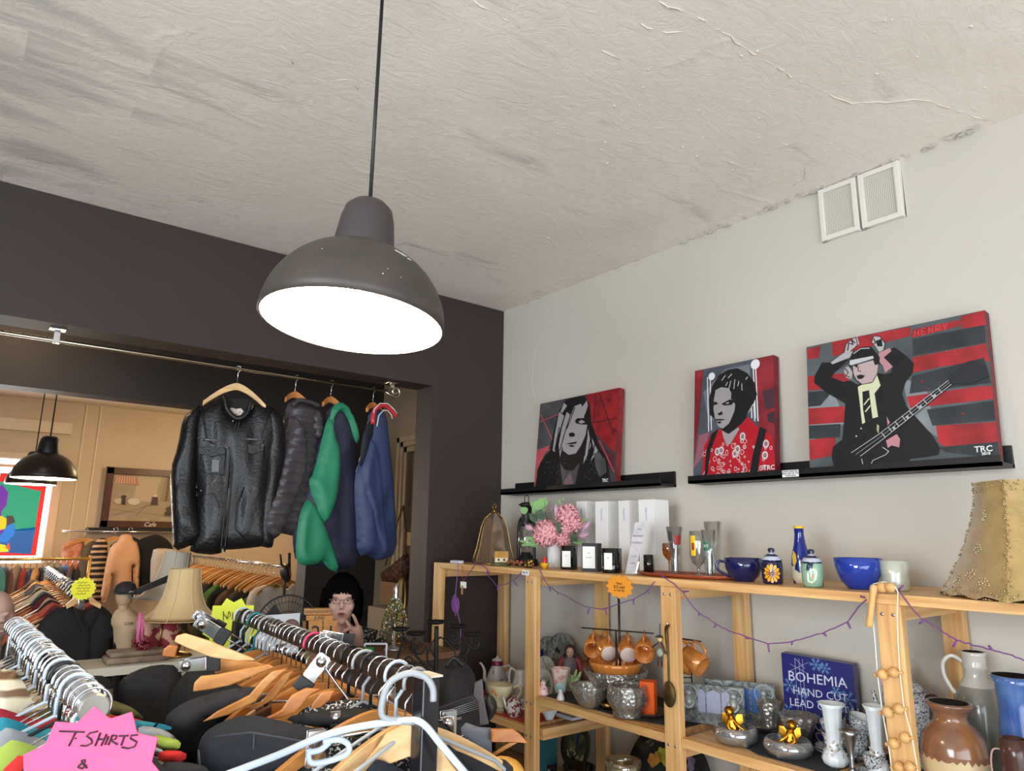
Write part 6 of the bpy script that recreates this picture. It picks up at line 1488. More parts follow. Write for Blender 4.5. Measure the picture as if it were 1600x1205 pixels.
# leather jacket
Pj=Vector((PY(373,575,YR).x,YR,zr_));A0=radians(-20)
jacket_hanger('wooden_coat_hanger','pale wooden coat hanger showing in the collar of the leather jacket',Pj,A0,M_hw[1],.28)
pl_=Plane(Pj+Vector((0,-.012,0)),A0);f_=pl_.pix;t=T('leather_jacket','black leather biker jacket with zipped chest pockets hanging on the rod','jacket',tuple(Pj))
b=MB()
body=[(352,622),(338,626),(318,634),(302,650),(300,700),(306,760),(304,810),(298,852),(296,864),(342,868),(346,856),(350,860),(400,856),(425,850),(420,800),(425,740),(432,690),(440,650),(425,640),(408,632),(394,626),(392,640),(375,656),(360,648)]
pillow(b,f_(body),lambda u,v:pl_.to3(u,v),pl_.N,.055,rim=.09,sp=.014,fold=.006,fs=(26,4),seed=3,back=.7);b.build('jacket_body',LEA,t)
b=MB();pillow(b,f_([(318,630),(300,642),(286,652),(278,700),(266,735),(268,790),(270,830),(272,862),(296,854),(318,843),(318,820),(308,790),(306,740),(312,700),(314,660)]),lambda u,v:pl_.to3(u,v,.012),pl_.N,.055,rim=.05,sp=.014,fold=.005,fs=(12,16),seed=8,back=.5);b.build('sleeve',LEA,t)
b=MB();pillow(b,f_([(412,632),(432,640),(444,656),(447,700),(440,750),(432,800),(428,848),(424,858),(400,852),(404,800),(412,740),(416,680)]),lambda u,v:pl_.to3(u,v,.0),pl_.N,.05,rim=.05,sp=.014,fold=.005,fs=(14,18),seed=9,back=.5);b.build('sleeve',LEA,t)
b=MB();px_tube(pl_,[(352,622),(355,640),(366,654),(377,656),(388,646),(393,626)],.05,[.008,.011,.013,.013,.011,.008],b,10);b.build('collar',LEA,t)
b=MB();b.prism([pl_.w(x,y,.012) for x,y in ((355,624),(392,624),(386,648),(374,654),(362,646))],pl_.N,.003);b.build('collar_lining',mat('black_lining',(18,18,20),.8),t)
b=MB();b.prism([pl_.w(x,y,.016) for x,y in ((357,642),(362,638),(369,640),(377,639),(381,644),(376,650),(366,651),(359,648))],pl_.N,.002);b.build('neck_label',mat('winged_label',(196,186,176),.6,rgb2=(150,70,60),scale=90,thr=.6),t)
def seam(pts,off=.056,r=.0022,m=LEA,nm='seam'):
    b=MB();px_tube(pl_,pts,off,r,b,6);return b.build(nm,m,t)
b=MB();px_tube(pl_,[(372,660),(362,690),(358,740),(352,800),(346,864)],.052,.004,b,8);px_tube(pl_,[(376,658),(369,690),(364,740),(358,800),(352,862)],.054,.004,b,8);b.build('front_placket',LEA,t)
for q,(x0,y0,x1,y1) in enumerate(((310,688,352,692),(377,688,415,690))):
    b=MB();px_tube(pl_,[(x0,y0),(x1,y1)],.059,.003,b,6);b.build('chest_zip',mat('zip_metal',(130,128,130),.3,.8),t)
for pts in (((314,706),(318,740),(352,744),(354,706)),((378,700),(379,732),(394,742),(412,736),(414,700)),((312,775),(334,772),(343,786),(344,800)),((382,762),(371,790),(368,826),(383,842)),((316,640),(324,690),(336,696)),((424,642),(410,680),(414,720))):seam(pts)
b=MB();b.prism([pl_.w(x,y,.058) for x,y in ((333,720),(344,721),(343,739),(332,739))],pl_.N,.002);b.build('leather_patch',mat('grey_leather',(92,94,100),.4),t)
b=MB();b.prism([pl_.w(x,y,.05) for x,y in ((312,700),(354,702),(354,712),(333,716),(312,711))],pl_.N,.009);b.prism([pl_.w(x,y,.05) for x,y in ((377,696),(413,697),(413,706),(396,712),(377,706))],pl_.N,.009);b.build('pocket_flap',LEA,t,bevel=.003)
b=MB()
for x,y in ((317,690),(356,702),(365,661),(316,768),(379,698),(411,698)):b.ball(pl_.w(x,y,.062),.0045,8)
b.build('press_stud',M_steel,t)
def simple_jacket(name,label,cat,hookpx,ang,parts,hg_lab,hm):
    P=Vector((PY(hookpx,590,YR).x,YR,zr_));jacket_hanger('coat_hanger',hg_lab,P,ang,hm)
    pl_=Plane(P,ang);t=T(name,label,cat,tuple(P))
    for nm,pts,m,off,th,kw in parts:
        b=MB();k_=dict(rim=.07,sp=.014,fold=.006,fs=(16,5),seed=hookpx,back=.6);k_.update(kw)
        pillow(b,pl_.pix(pts),lambda u,v:pl_.to3(u,v,off),pl_.N,th,**k_);b.build(nm,m,t)
    return t,pl_
PUF=mat('black_nylon',(62,57,62),.42,bump=.3,bscale=60);
QK=dict(quilt=64,qamp=.02,fold=.004)
t,pl_=simple_jacket('puffer_jacket','dark grey quilted down jacket hanging sideways on the rod','jacket',463,radians(8),[
    ('jacket_body',[(447,634),(458,624),(472,628),(492,632),(497,660),(494,700),(488,740),(486,790),(482,836),(478,842),(450,836),(434,832),(420,812),(430,760),(440,700),(444,660)],PUF,0,.05,QK),
    ('sleeve',[(446,648),(462,664),(470,700),(468,740),(452,780),(436,815),(424,842),(410,842),(393,832),(394,815),(404,785),(418,750),(430,710),(440,672)],PUF,.05,.05,dict(quilt=62,qamp=.02,fold=.004,rim=.045)),
    ('sleeve',[(480,640),(496,640),(500,680),(492,690),(480,686),(476,660)],PUF,.03,.035,dict(quilt=70,qamp=.016,fold=.003,rim=.04))],'coat hanger of the quilted down jacket, only its wire hook showing',M_hw[2])
b=MB();px_tube(pl_,[(449,636),(458,628),(474,630),(490,636)],.052,.012,b,10);b.build('collar',PUF,t)
GRN=mat('emerald_nylon',(36,128,92),.5,bump=.2,bscale=30,var=.15,scale=8);NVY=mat('navy_nylon',(38,40,62),.5,bump=.15,bscale=30)
t,pl_=simple_jacket('green_windcheater','green and navy windcheater hanging between the puffer and blue jackets','jacket',519,radians(12),[
    ('jacket_body',[(514,636),(524,632),(534,638),(545,660),(551,690),(551,740),(555,800),(558,886),(520,892),(505,886),(462,882),(456,840),(462,800),(476,760),(484,720),(498,680),(508,654)],NVY,0,.06,{}),
    ('green_front_panel',[(508,648),(512,680),(521,700),(521,740),(516,780),(498,824),(484,808),(478,770),(473,752),(482,740),(494,690),(500,664)],GRN,.045,.045,dict(rim=.05)),
    ('green_hem_panel',[(463,796),(476,776),(490,800),(500,824),(512,856),(523,895),(508,890),(496,876),(488,882),(462,884),(455,870),(457,830)],GRN,.035,.04,dict(rim=.04)),
    ('green_hood',[(506,652),(510,636),(524,629),(536,638),(546,662),(552,686),(548,696),(541,680),(534,656),(524,642),(514,650),(508,672),(502,684)],GRN,.05,.03,dict(rim=.03))],'wooden hanger neck above the green windcheater',M_hw[2])
DEN=mat('denim_blue_nylon',(46,60,98),.55,bump=.2,bscale=30,var=.15,scale=8)
t,pl_=simple_jacket('blue_jacket','navy blue jacket with red and white striped collar, rightmost on the rod','jacket',585,radians(16),[
    ('jacket_body',[(578,640),(590,636),(600,646),(604,690),(610,740),(614,800),(617,868),(588,878),(580,868),(558,870),(556,820),(553,760),(556,736),(568,700),(574,664)],DEN,0,.055,{}),
    ('sleeve',[(566,700),(574,680),(584,720),(590,800),(596,862),(588,872),(578,840),(566,790),(556,742)],DEN,.035,.035,dict(rim=.03)),
    ('inner_facing',[(563,668),(580,650),(576,690),(564,716),(556,734),(556,712)],mat('ink_lining',(22,24,36),.7),.03,.015,dict(rim=.02))],'wooden hanger neck above the blue jacket',M_hw[2])
Mred=mat('red_rib',(196,44,48),.7);Mwh=mat('white_rib',(222,220,216),.7)
ar=[(573,664),(575,645),(584,636),(594,636),(604,645),(609,652)]
b=MB();px_tube(pl_,ar,.045,.012,b,8);b.build('red_collar',Mred,t)
b=MB();px_tube(pl_,[(x+(1 if x>590 else -1),y-4) for x,y in ar],.052,.003,b,6);b.build('collar_piping',Mwh,t)
b=MB();px_tube(pl_,[(577,668),(580,651),(587,643),(594,643),(600,650),(601,656)],.058,.003,b,6);b.build('collar_piping',Mwh,t)
# ------------------------------------------------------------------ things on the passage side wall
P=PX(628,875,2.53);t=T('woven_shoulder_bag','brown patterned leather shoulder bag hanging on the passage wall','bag',tuple(P));plw=Plane((XW-.04,P.y,P.z),radians(90));
w_=lambda x,y,o=0:plw.w(x,y,o)
b=MB();pillow(b,plw.pix([(600,892),(612,884),(632,868),(638,862),(640,880),(638,900),(628,912),(610,914),(600,908)]),lambda u,v:plw.to3(u,v),plw.N,.05,rim=.05,sp=.02,back=.3);b.build('bag_body',mat('tooled_leather',(66,44,34),.5,rgb2=(112,82,60),scale=45,thr=.54,bump=.5,bscale=60),t)
b=MB();b.tube([w_(632,790,.01),w_(622,820,.012),w_(606,884,.02)],.006,6);b.tube([w_(632,790,.01),w_(636,830,.012),w_(638,868,.02)],.006,6);b.build('strap',mat('tan_strap',(120,88,60),.5),t)
P=PX(610,905,2.5);
b=MB();b.b2((XW-.09,P.y-.1,P.z-.17),(XW-.012,P.y+.12,P.z-.02));L(b.build('kraft_carton',mat('kraft_carton',(150,120,92),.8),org=P),'brown card carton under the woven bag','carton')
P=footX(600,2.5,1.0);b=MB();b.b2((XW-.14,P.y-.12,.9),(XW-.03,P.y+.14,P.z+.2));L(b.build('pale_folder',mat('pale_folder',(170,156,140),.8),org=(P.x,P.y,.9)),'pale upright board folder below the kraft carton','folder')
# counter in front of the woman
CT=1.16
cn=T('counter','wooden shop counter between the clothes rail and the woman','counter',(1.55,3.1,0))
b=MB();b.b2((1.0,2.90,CT-.03),(2.02,3.28,CT));b.build('counter_top',wood('counter_wood',(120,86,60),(92,64,44),0),cn,bevel=.003)
b=MB();b.b2((1.03,2.93,0),(1.99,3.25,CT-.03));b.build('counter_front',mat('counter_panel',(70,50,40),.6),cn)
z=CT+.0006
# bead cloche lamp
P=footY(615,3.08,z);k=mpp(P);H=PY(615,912,3.08).z-z
t=T('beaded_lamp','glass bead table lamp with green and gold beads','lamp',tuple(P))
b=MB();b.lathe([(.0002,0),(16*k,0),(14*k,4*k),(3*k,8*k),(3*k,.4*H)],P,20);b.build('lamp_base',M_steel,t);b=MB();b.lathe([(3*k,.72*H),(5*k,.8*H),(3.4*k,.84*H),(5*k,.9*H),(2.5*k,.95*H),(2.8*k,H),(.0002,H)],P,16);b.build('lamp_finial',M_steel,t)
rg=random.Random(3);cols=[(96,120,70),(170,150,84),(120,140,110),(196,196,180),(60,84,60)];bs=[MB() for _ in cols]
zb_=PY(615,996,3.08).z-z;zt_2=PY(615,935,3.08).z-z
for q in range(330):
    h=rg.random();r_=(23-17*h**1.6)*k;a=rg.uniform(0,2*pi);bs[q % 5].ball(P+Vector((r_*cos(a),r_*sin(a),zb_+(zt_2-zb_)*h)),rg.uniform(1.0,1.9)*k,6)
for i,bb in enumerate(bs):bb.build('glass_beads',mat('bead_col_%d' % i,cols[i],.12,.3),t)['kind']='stuff'
b=MB()
for i in range(12):
    a=i*pi/6;b.tube([P+Vector(((23-17*h**1.6)*k*.96*cos(a),(23-17*h**1.6)*k*.96*sin(a),zb_+(zt_2-zb_)*h)) for h in (0,.2,.4,.6,.8,1)],.0012,4)
b.build('shade_wires',M_brass,t)
# oval mirror
c_=PY(626,938,3.27);k=mpp(c_);t=T('oval_mirror','oval brass framed mirror standing behind the beaded lamp','mirror',(c_.x,c_.y,z))
U_=Vector((cos(radians(30)),sin(radians(30)),0));N_=Vector((U_.y,-U_.x,0))
b=MB();ov=[c_+U_*13*k*cos(a)+Vector((0,0,33*k*sin(a))) for a in [i*2*pi/36 for i in range(36)]];b.tube(ov,.006,8,closed=True);b.cyl((c_.x,c_.y,z),(c_.x,c_.y,c_.z-33*k),.006);b.lathe([(.0002,0),(.05,0),(.04,.008),(.0002,.012)],(c_.x,c_.y,z),20);b.build('brass_frame',M_brass,t)
b=MB();b.prism([p.lerp(c_,.03) for p in ov],N_,.002);b.build('mirror_glass',mat('mirror_silver',(170,176,176),.06,1.0),t)
# calendar blocks
P=footY(505,2.98,z);k=mpp(P);Hc=PY(505,918,2.98).z-z;pc=Plane(P,radians(-22));MW=wood('calendar_wood',(206,150,84),(182,124,64),0,.5)
t=T('perpetual_calendar','wooden perpetual calendar with date blocks 21 on the counter','calendar',tuple(P))
def block(x0,y0,x1,y1,txt,sz,nm='date_block',d=.05):
    b=MB();q=[pc.w(x0,y1,.02),pc.w(x1,y1,.02),pc.w(x1,y0,.02),pc.w(x0,y0,.02)];b.prism(q,-pc.N,d);b.build(nm,MW,t,bevel=.002)
    c=sum(q,Vector())/4;text('lettering',txt,c+pc.N*.0012,pc.U,(0,0,1),sz,M_ink,t,bold=.0)
block(482,969,504,1010,'2',.085);block(505,969,527,1010,'1',.085)
block(478,961,520,969,'JUNE',.02,'month_block');block(475,951,517,960,'WEDNESDAY',.018,'day_block')
b=MB();q=[pc.w(474,1012,.025),pc.w(532,1012,.025),pc.w(532,1008,.025),pc.w(474,1008,.025)];b.prism(q,-pc.N,.06);b.prism([pc.w(472,1010,.01),pc.w(478,1010,.01),pc.w(478,970,.01),pc.w(472,970,.01)],-pc.N,.04);b.build('calendar_stand',MW,t)
# sunglasses poster
P=footY(440,3.0,z);pq=Plane((P.x,3.0,z),radians(-22));t=T('sunglasses_poster','white display card with a printed pair of brown sunglasses','display card',tuple(P))
q=[pq.w(398,1020),pq.w(466,1020),pq.w(469,958),pq.w(398,963)]
b=MB();b.prism(q,-pq.N,.004);b.build('display_card',mat('card_white',(206,210,216),.6),t)
b=MB()
for cx_,rx_ in ((432,10),(456,11)):b.prism([pq.w(cx_+rx_*cos(a),979+9*sin(a)-(2 if sin(a)<0 else 0),.0006) for a in [i*2*pi/20 for i in range(20)]],pq.N,.0008)
b.build('lens_print',mat('brown_lens_print',(128,92,88),.3,var=.3,scale=20),t)
b=MB()
for cx_,rx_ in ((432,10),(456,11)):b.tube([pq.w(cx_+rx_*cos(a),979+9*sin(a)-(2 if sin(a)<0 else 0),.0014) for a in [i*2*pi/20 for i in range(20)]],.0016,5,closed=True)
b.build('frame_print',mat('brown_frame_print',(70,44,44),.3),t)
# small framed photo, green pot
P=footY(600,2.95,z);pf=Plane((P.x,2.95,z),radians(-15));t=T('small_picture_frame','small silver frame lying open beside the green tub','picture frame',tuple(P))
b=MB()
for a_,c_ in (((570,1006),(604,1006)),((604,1006),(603,1029)),((603,1029),(569,1029)),((569,1029),(570,1006))):b.obox(pf.w(*a_),pf.w(*c_),.008,.008)
b.build('silver_frame',M_steel,t)
P=footY(577,2.94,z);k=mpp(P);t=T('green_tub','small bright green tub at the counter edge','tub',tuple(P));H=PY(577,1012,2.94).z-z;b=MB();b.lathe([(.0002,0),(7*k,0),(7*k,H),(.0002,H)],P,20);b.build('tub',mat('bright_green',(30,140,70),.4),t)
# desk fan
c_=PY(441,972,3.35);t=T('desk_fan','black wire cage fan behind the display card','fan',(c_.x,c_.y,CT));k=mpp(c_);N_=(C0-c_);N_.z=0;N_.normalize();U_=Vector((-N_.y,N_.x,0));R_=42*k
c_=PD(448,978,3.0)
b=MB();
b.tube([c_+(U_*cos(a)+Vector((0,0,sin(a))))*R_ for a in [i*2*pi/40 for i in range(40)]],.004,6,closed=True)
for r_ in (.5,.8):b.tube([c_+(U_*cos(a)+Vector((0,0,sin(a))))*R_*r_+N_*.03 for a in [i*2*pi/32 for i in range(32)]],.0015,4,closed=True)
for q in range(48):
    a=q*2*pi/48;d1=(U_*cos(a)+Vector((0,0,sin(a))));d2=(U_*cos(a+.25)+Vector((0,0,sin(a+.25))));b.tube([c_+d1*R_*.3+N_*.05,c_+d2*R_*.7+N_*.035,c_+d2*R_],.0011,4)
b.build('wire_cage',M_black,t)
b=MB();b.lathe([(.0002,.055),(R_*.3,.05),(R_*.32,.04),(R_*.3,-.05),(.0002,-.09)],c_,24,R=Matrix((U_,Vector((0,0,1)),N_)).transposed());b.build('motor_hub',M_black,t)
for q in range(3):
    b=MB();a=q*2*pi/3;d1=(U_*cos(a)+Vector((0,0,sin(a))));d2=(U_*cos(a+.7)+Vector((0,0,sin(a+.7))));b.prism([c_+d1*R_*.28,c_+d1*R_*.85,c_+d2*R_*.85,c_+d2*R_*.28],N_,.004);b.build('fan_blade',mat('smoke_blade',(40,40,44),.3),t)
b=MB();b.cyl((c_.x,c_.y,CT),c_,.012);b.lathe([(.0002,0),(.09,0),(.08,.02),(.0002,.03)],(c_.x,c_.y,CT),24);b.build('fan_stand',M_black,t)
# wrought iron candelabra
IRON=mat('wrought_iron',(34,32,33),.5,.5)
P=PD(682,985,2.72);t=T('iron_candelabra','black wrought iron candelabra with scrolled arms and drip pans','candelabra',(P.x,P.y,.72));pc_=Plane(P,radians(-38))
b=MB();b.tube([pc_.w(682,979),pc_.w(681,1050),pc_.w(680,1120)],.009,8);b.lathe([(.0002,0),(.1,0),(.02,.03),(.0002,.05)],(P.x,P.y,.72),20);b.cyl((P.x,P.y,.74),(P.x,P.y,pc_.w(680,1120).z),.009);b.build('centre_post',IRON,t)
for (px,py,rp,dz_) in ((681,975,17,0),(629,983,15,.06),(648,995,17,-.04),(714,984,15,-.05),(738,991,15,.05)):
    c=pc_.w(px,py,dz_);kk=mpp(c);b=MB();b.lathe([(.0002,0),(rp*.6*kk,0),(rp*kk,.009),(rp*.98*kk,.012),(rp*.5*kk,.004),(.0002,.004)],c,24);b.cyl(c,c+Vector((0,0,.022)),.0015,.0006,6);b.build('drip_pan',IRON,t)
for pts in (((682,1030),(668,1008),(655,1027),(640,1005),(630,996),(629,985)),((682,1060),(655,1030),(638,1012),(644,1000),(648,996)),((682,1050),(664,1030),(676,1000),(690,996)),((681,1060),(700,1040),(716,1022),(692,997)),((682,1055),(705,1035),(722,1020),(716,1000),(714,986)),((682,1062),(718,1036),(735,1015),(738,993)),((629,990),(627,1010),(618,1040),(616,1060))):
    b=MB();b.tube([pc_.w(x,y) for x,y in smooth_poly([pts[0]]+list(pts)+[pts[-1]],1)[1:-2]],.0045,6);b.build('iron_arm',IRON,t)
for cx_,cy_,s_ in ((640,1032,1),(722,1030,-1),(742,1006,-1),(650,1005,1),(712,998,-1)):
    b=MB();b.tube([pc_.w(cx_+s_*(9-q*.35)*cos(q*.5),cy_+(9-q*.35)*sin(q*.5),.004) for q in range(20)],.0035,6);b.build('iron_scroll',IRON,t)
# black rucksack and guitar
P=PD(718,1065,2.25);pr=Plane(P,radians(-38));t=T('black_rucksack','black fabric rucksack slumped beside the shelving','rucksack',tuple(P));b=MB()
pillow(b,pr.pix([(676,1110),(674,1070),(684,1045),(698,1034),(716,1030),(734,1040),(744,1060),(746,1095),(752,1140),(748,1200),(680,1210)]),lambda u,v:pr.to3(u,v),pr.N,.12,rim=.1,sp=.02,fold=.008,seed=5,back=.6);b.build('rucksack_body',mat('black_cordura',(30,30,32),.8,bump=.3,bscale=50),t)
b=MB();b.tube([pr.w(700,1036,.08),pr.w(712,1022,.08),pr.w(726,1034,.08)],.007,8);b.build('carry_loop',M_black,t)
pg=Plane(PD(740,1095,1.9),radians(-38));GRY_=mat('grey_varnish',(86,80,84),.35);t=T('acoustic_guitar','grey headstock and strung neck of a guitar leaning left of the shelving','guitar',tuple(pg.O))
b=MB();b.prism([pg.w(x,y) for x,y in ((620,1142),(622,1128),(738,1084),(744,1094))],pg.N,.018);b.build('guitar_neck',mat('ebony_neck',(40,38,40),.4),t,bevel=.002)
b=MB();b.prism([pg.w(x,y) for x,y in ((742,1066),(754,1060),(756,1088),(764,1130),(750,1132),(748,1096),(740,1086))],pg.N,.014);b.build('headstock',GRY_,t,bevel=.002)
b=MB();pillow(b,pg.pix([(756,1088),(768,1086),(778,1102),(774,1118),(762,1132),(757,1112)]),lambda u,v:pg.to3(u,v,-.01),pg.N,.02,rim=.02,sp=.012);b.build('headstock_back',M_black,t)
for q in range(5):
    b=MB();b.tube([pg.w(640,1128+q*1.8,.021),pg.w(752,1090+q*3.2,.021)],.0007,4);b.build('string',M_steel,t)
# ------------------------------------------------------------------ back room
# framed picture on a ledge
yp=YF-.06
q=[PY(x,y,yp) for x,y in ((155,824),(270,832),(274,737),(157,729))]
t=T('framed_picture','brown framed sepia street cafe picture on the back wall ledge','framed picture',tuple(q[0]))
x0,x1=q[0].x,q[0].x+1.05;z0_,z1_=q[0].z,q[3].z
b=MB();w_=.075
b.b2((x0,yp-.02,z0_),(x1,yp+.01,z0_+w_));b.b2((x0,yp-.02,z1_-w_),(x1,yp+.01,z1_));b.b2((x0,yp-.02,z0_),(x0+w_,yp+.01,z1_));b.b2((x1-w_,yp-.02,z0_),(x1,yp+.01,z1_))
b.build('picture_frame',mat('walnut_frame',(86,52,36),.35,var=.3,scale=10),t,bevel=.004)
def q3(u,v,off):return Vector((x0+w_+u*(x1-x0-2*w_),yp+.005-off,z0_+w_+v*(z1_-z0_-2*w_)))
P_=Paint(q3,.0005);P_.off=.0005
P_.off=.001
P_.k=0
P_.poly([(0,0),(1,0),(1,1),(0,1)],(176,158,134),var=.2,scale=6)
def pp(pts,c):P_.k += 12;P_.poly(pts,c)
pp([(0,.12),(.5,.08),(1,.1),(1,.5),(0,.5)],(164,146,122));pp([(.25,.45),(.5,.42),(.55,1),(.28,1)],(186,170,144));pp([(.56,.45),(.98,.42),(1,1),(.6,1)],(150,130,106))
for u in (.62,.7,.78,.86,.94):pp([(u,.45),(u+.03,.45),(u+.035,1),(u+.005,1)],(112,92,74))
pp([(.02,.82),(.3,.78),(.26,.95),(.04,.98)],(190,130,104));
for q_ in range(8):pp([(.03+q_*.03,.8),(.04+q_*.03,.8),(.05+q_*.027,.96),(.04+q_*.027,.96)],(214,196,172))
for u,v,r_,c in ((.1,.42,.06,(196,184,164)),(.26,.42,.07,(206,196,176)),(.14,.52,.03,(60,48,42)),(.5,.56,.028,(214,200,180)),(.74,.46,.03,(60,48,42)),(.68,.18,.05,(70,58,50)),(.84,.24,.05,(70,58,50))):P_.k += 12;P_.disc(u,v,r_,c,sy=1.1)
pp([(.46,.36),(.54,.36),(.53,.54),(.47,.54)],(70,54,46));pp([(.12,.36),(.17,.34),(.16,.5),(.12,.5)],(60,48,42));pp([(.66,.22),(.88,.26),(.84,.34),(.72,.4),(.64,.3)],(84,70,60));pp([(.71,.3),(.78,.3),(.77,.46),(.72,.46)],(54,44,40))
for a_ in (((.02,.1),(.5,.38)),((.3,.1),(.42,.38)),((0,.24),(1,.08))):P_.k += 12;P_.line(list(a_),.006,(110,92,74))
P_.b.build('sepia_print',P_.mats,t,fixn=False)
text('lettering','Cafe',Vector((x0+.5,yp-.022,z0_+w_*.5)),(1,0,0),(0,0,1),.07,M_paper,t,shear=.3)
zg=q[0].z-.004
b=MB();xl=PY(135,824,YF).x;b.b2((xl,YF-.12,zg-.05),(xl+1.35,YF-.002,zg));L(b.build('wall_ledge',M_black,org=(xl,YF,zg)),'black ledge on the back wall carrying the sepia picture','ledge')
# stained cloth panel in the window
ys=YF-.10
q=[PY(x,y,ys) for x,y in ((-20,865),(55,872),(73,760),(-20,738))]
t=T('window_artwork','bright painted window artwork with a purple figure on green and blue','artwork',tuple(q[0]))
xa,xb_=q[0].x,(q[1].x+q[2].x)/2;za,zb_=(q[0].z+q[1].z)/2,q[3].z
mem=lambda nm,c:mat(nm,c,.5,emis=c,estr=.55)     # backlit by the window behind it
b=MB();b.b2((xa,ys,za),(xb_,ys+.006,zb_));b.build('red_border',mem('backlit_red',(196,34,34)),t)
fq=lambda px,py,o:(lambda P:Vector((P.x,ys-o,P.z)))(PY(px,py,ys))
def lay(pts,c,nm,o,**k):b=MB();b.prism([fq(x,y,o) for x,y in pts],(0,-1,0),.001);b.build('painted_'+nm,mem('backlit_'+nm,c),t)
lay([(-18,748),(64,768),(54,828),(-18,832)],(24,140,112),'green_ground',.001);lay([(-18,832),(56,824),(48,866),(-18,862)],(28,84,150),'blue_ground',.001)
lay([(-18,764),(4,758),(13,770),(10,790),(2,800),(6,830),(-18,850)],(96,30,150),'purple_figure',.003)
lay([(-18,815),(2,806),(12,812),(8,826),(-18,834)],(216,180,30),'yellow_sleeve',.005);lay([(10,806),(20,806),(24,816),(10,822)],(60,50,60),'grey_cuff',.006);lay([(6,830),(16,816),(24,822),(22,836),(10,848),(-6,846)],(30,110,200),'blue_sleeve',.005)
lay([(-18,846),(8,852),(14,862),(-18,864)],(226,196,40),'yellow_hand',.006);lay([(8,856),(14,848),(16,860)],(214,90,40),'orange_cuff',.007)
# clothes hung under the ledge
def hung(name,label,cat,pts,Y,m,th=.05,extra=None,group=None,ang=0,**kw):
    cx_=sum(p[0] for p in pts)/len(pts);P=PY(cx_,min(p[1] for p in pts),Y);pl=Plane(P,ang);t=T(name,label,cat,tuple(P),group=group)
    b=MB();k_=dict(rim=.08,sp=.03,fold=.008,seed=int(cx_),back=.6);k_.update(kw);pillow(b,pl.pix(pts),lambda u,v:pl.to3(u,v),pl.N,th,**k_);b.build('garment_body',m,t)
    return t,pl
def knit(nm,c,**k):return mat(nm,c,.9,bump=.3,bscale=60,**k)
stripe=bpy.data.materials.new('striped_knit');stripe.use_nodes=True;nt=stripe.node_tree;w_n=nt.nodes.new('ShaderNodeTexWave');w_n.bands_direction='Z';w_n.inputs['Scale'].default_value=5.5;w_n.inputs['Distortion'].default_value=1.5;w_n.inputs['Detail Scale'].default_value=.6
tcn=nt.nodes.new('ShaderNodeTexCoord');nt.links.new(tcn.outputs['Object'],w_n.inputs['Vector']);rn=nt.nodes.new('ShaderNodeValToRGB');rn.color_ramp.interpolation='CONSTANT';rn.color_ramp.elements[0].color=s2l((30,26,28))+(1,);rn.color_ramp.elements[1].color=s2l((196,160,124))+(1,);rn.color_ramp.elements[1].position=.62
nt.links.new(w_n.outputs[0],rn.inputs[0]);nt.links.new(rn.outputs[0],nt.nodes['Principled BSDF'].inputs['Base Color']);nt.nodes['Principled BSDF'].inputs['Roughness'].default_value=.9
hung('coral_blouse','coral patterned blouse nearest the window under the ledge','blouse',[(97,852),(110,844),(130,842),(133,860),(128,905),(100,905),(94,870)],8.80,mat('coral_print',(200,104,84),.8,rgb2=(214,160,130),scale=20))
hung('khaki_top','dark khaki top between the coral blouse and striped dress','top',[(127,858),(142,845),(152,846),(150,880),(146,915),(122,915),(124,880)],8.72,knit('khaki_knit',(92,80,58)))
hung('striped_dress','black dress with tan stripes hanging under the ledge','dress',[(144,852),(156,840),(168,842),(168,870),(166,905),(170,940),(140,940),(138,900),(140,870)],8.62,stripe)
hung('peach_sweater','peach roll neck sweater hanging below the sepia picture','sweater',[(186,845),(187,837),(196,834),(206,836),(208,844),(216,850),(219,870),(218,905),(217,935),(208,938),(208,900),(206,880),(205,928),(178,928),(177,890),(172,920),(166,942),(156,940),(162,900),(168,868),(174,852)],8.5,knit('peach_knit',(204,158,124)),th=.07)
hung('black_cardigan','black cardigan hanging between the peach sweater and white skirt','cardigan',[(212,846),(230,838),(246,834),(266,846),(272,860),(262,900),(236,930),(212,930),(204,900),(208,870)],8.6,knit('black_knit',(22,20,22)))
hung('grey_skirt','pale grey skirt clipped on a hanger beside the leather jacket','skirt',[(236,860),(250,856),(284,860),(286,890),(290,925),(234,925)],8.3,mat('pale_grey_cloth',(176,168,158),.8))
for i,(px,py,lab) in enumerate(((180,838,'wooden hanger of the striped dress'),(203,838,'dark hanger in the neck of the peach sweater'),(133,840,'wooden hanger of the coral blouse'))):
    P=PY(px,py,8.68+.03*i);t=T('clothes_hanger',lab,'hanger',tuple(P+Vector((0,0,.07))),group='hangers under the ledge');t['_o']=(0,0,0);b=MB();wood_hanger_mesh(b,.36,.07,.04,.016,.1);b.build('hanger_body',M_hw[0] if i != 1 else M_black,t);b=MB();b.tube(hook_pts(.02,.075),.003,6);b.build('hook',M_chrome,t)
tw=T('wall_rail','thin chrome wall rail holding the clothes below the sepia picture','clothes rail',(PY(95,842,8.66).x,8.66,PY(95,842,8.66).z));za_r=PY(190,834,8.66).z+.02
b=MB();b.cyl((tw.location.x,8.66,za_r),(PY(290,836,8.66).x,8.66,za_r),.009);b.build('rail',M_chrome,tw)
for x_ in (tw.location.x+.1,PY(285,836,8.66).x):b=MB();b.obox((x_,8.66,za_r),(x_,YF,za_r),.012,.012);b.build('bracket',M_chrome,tw)
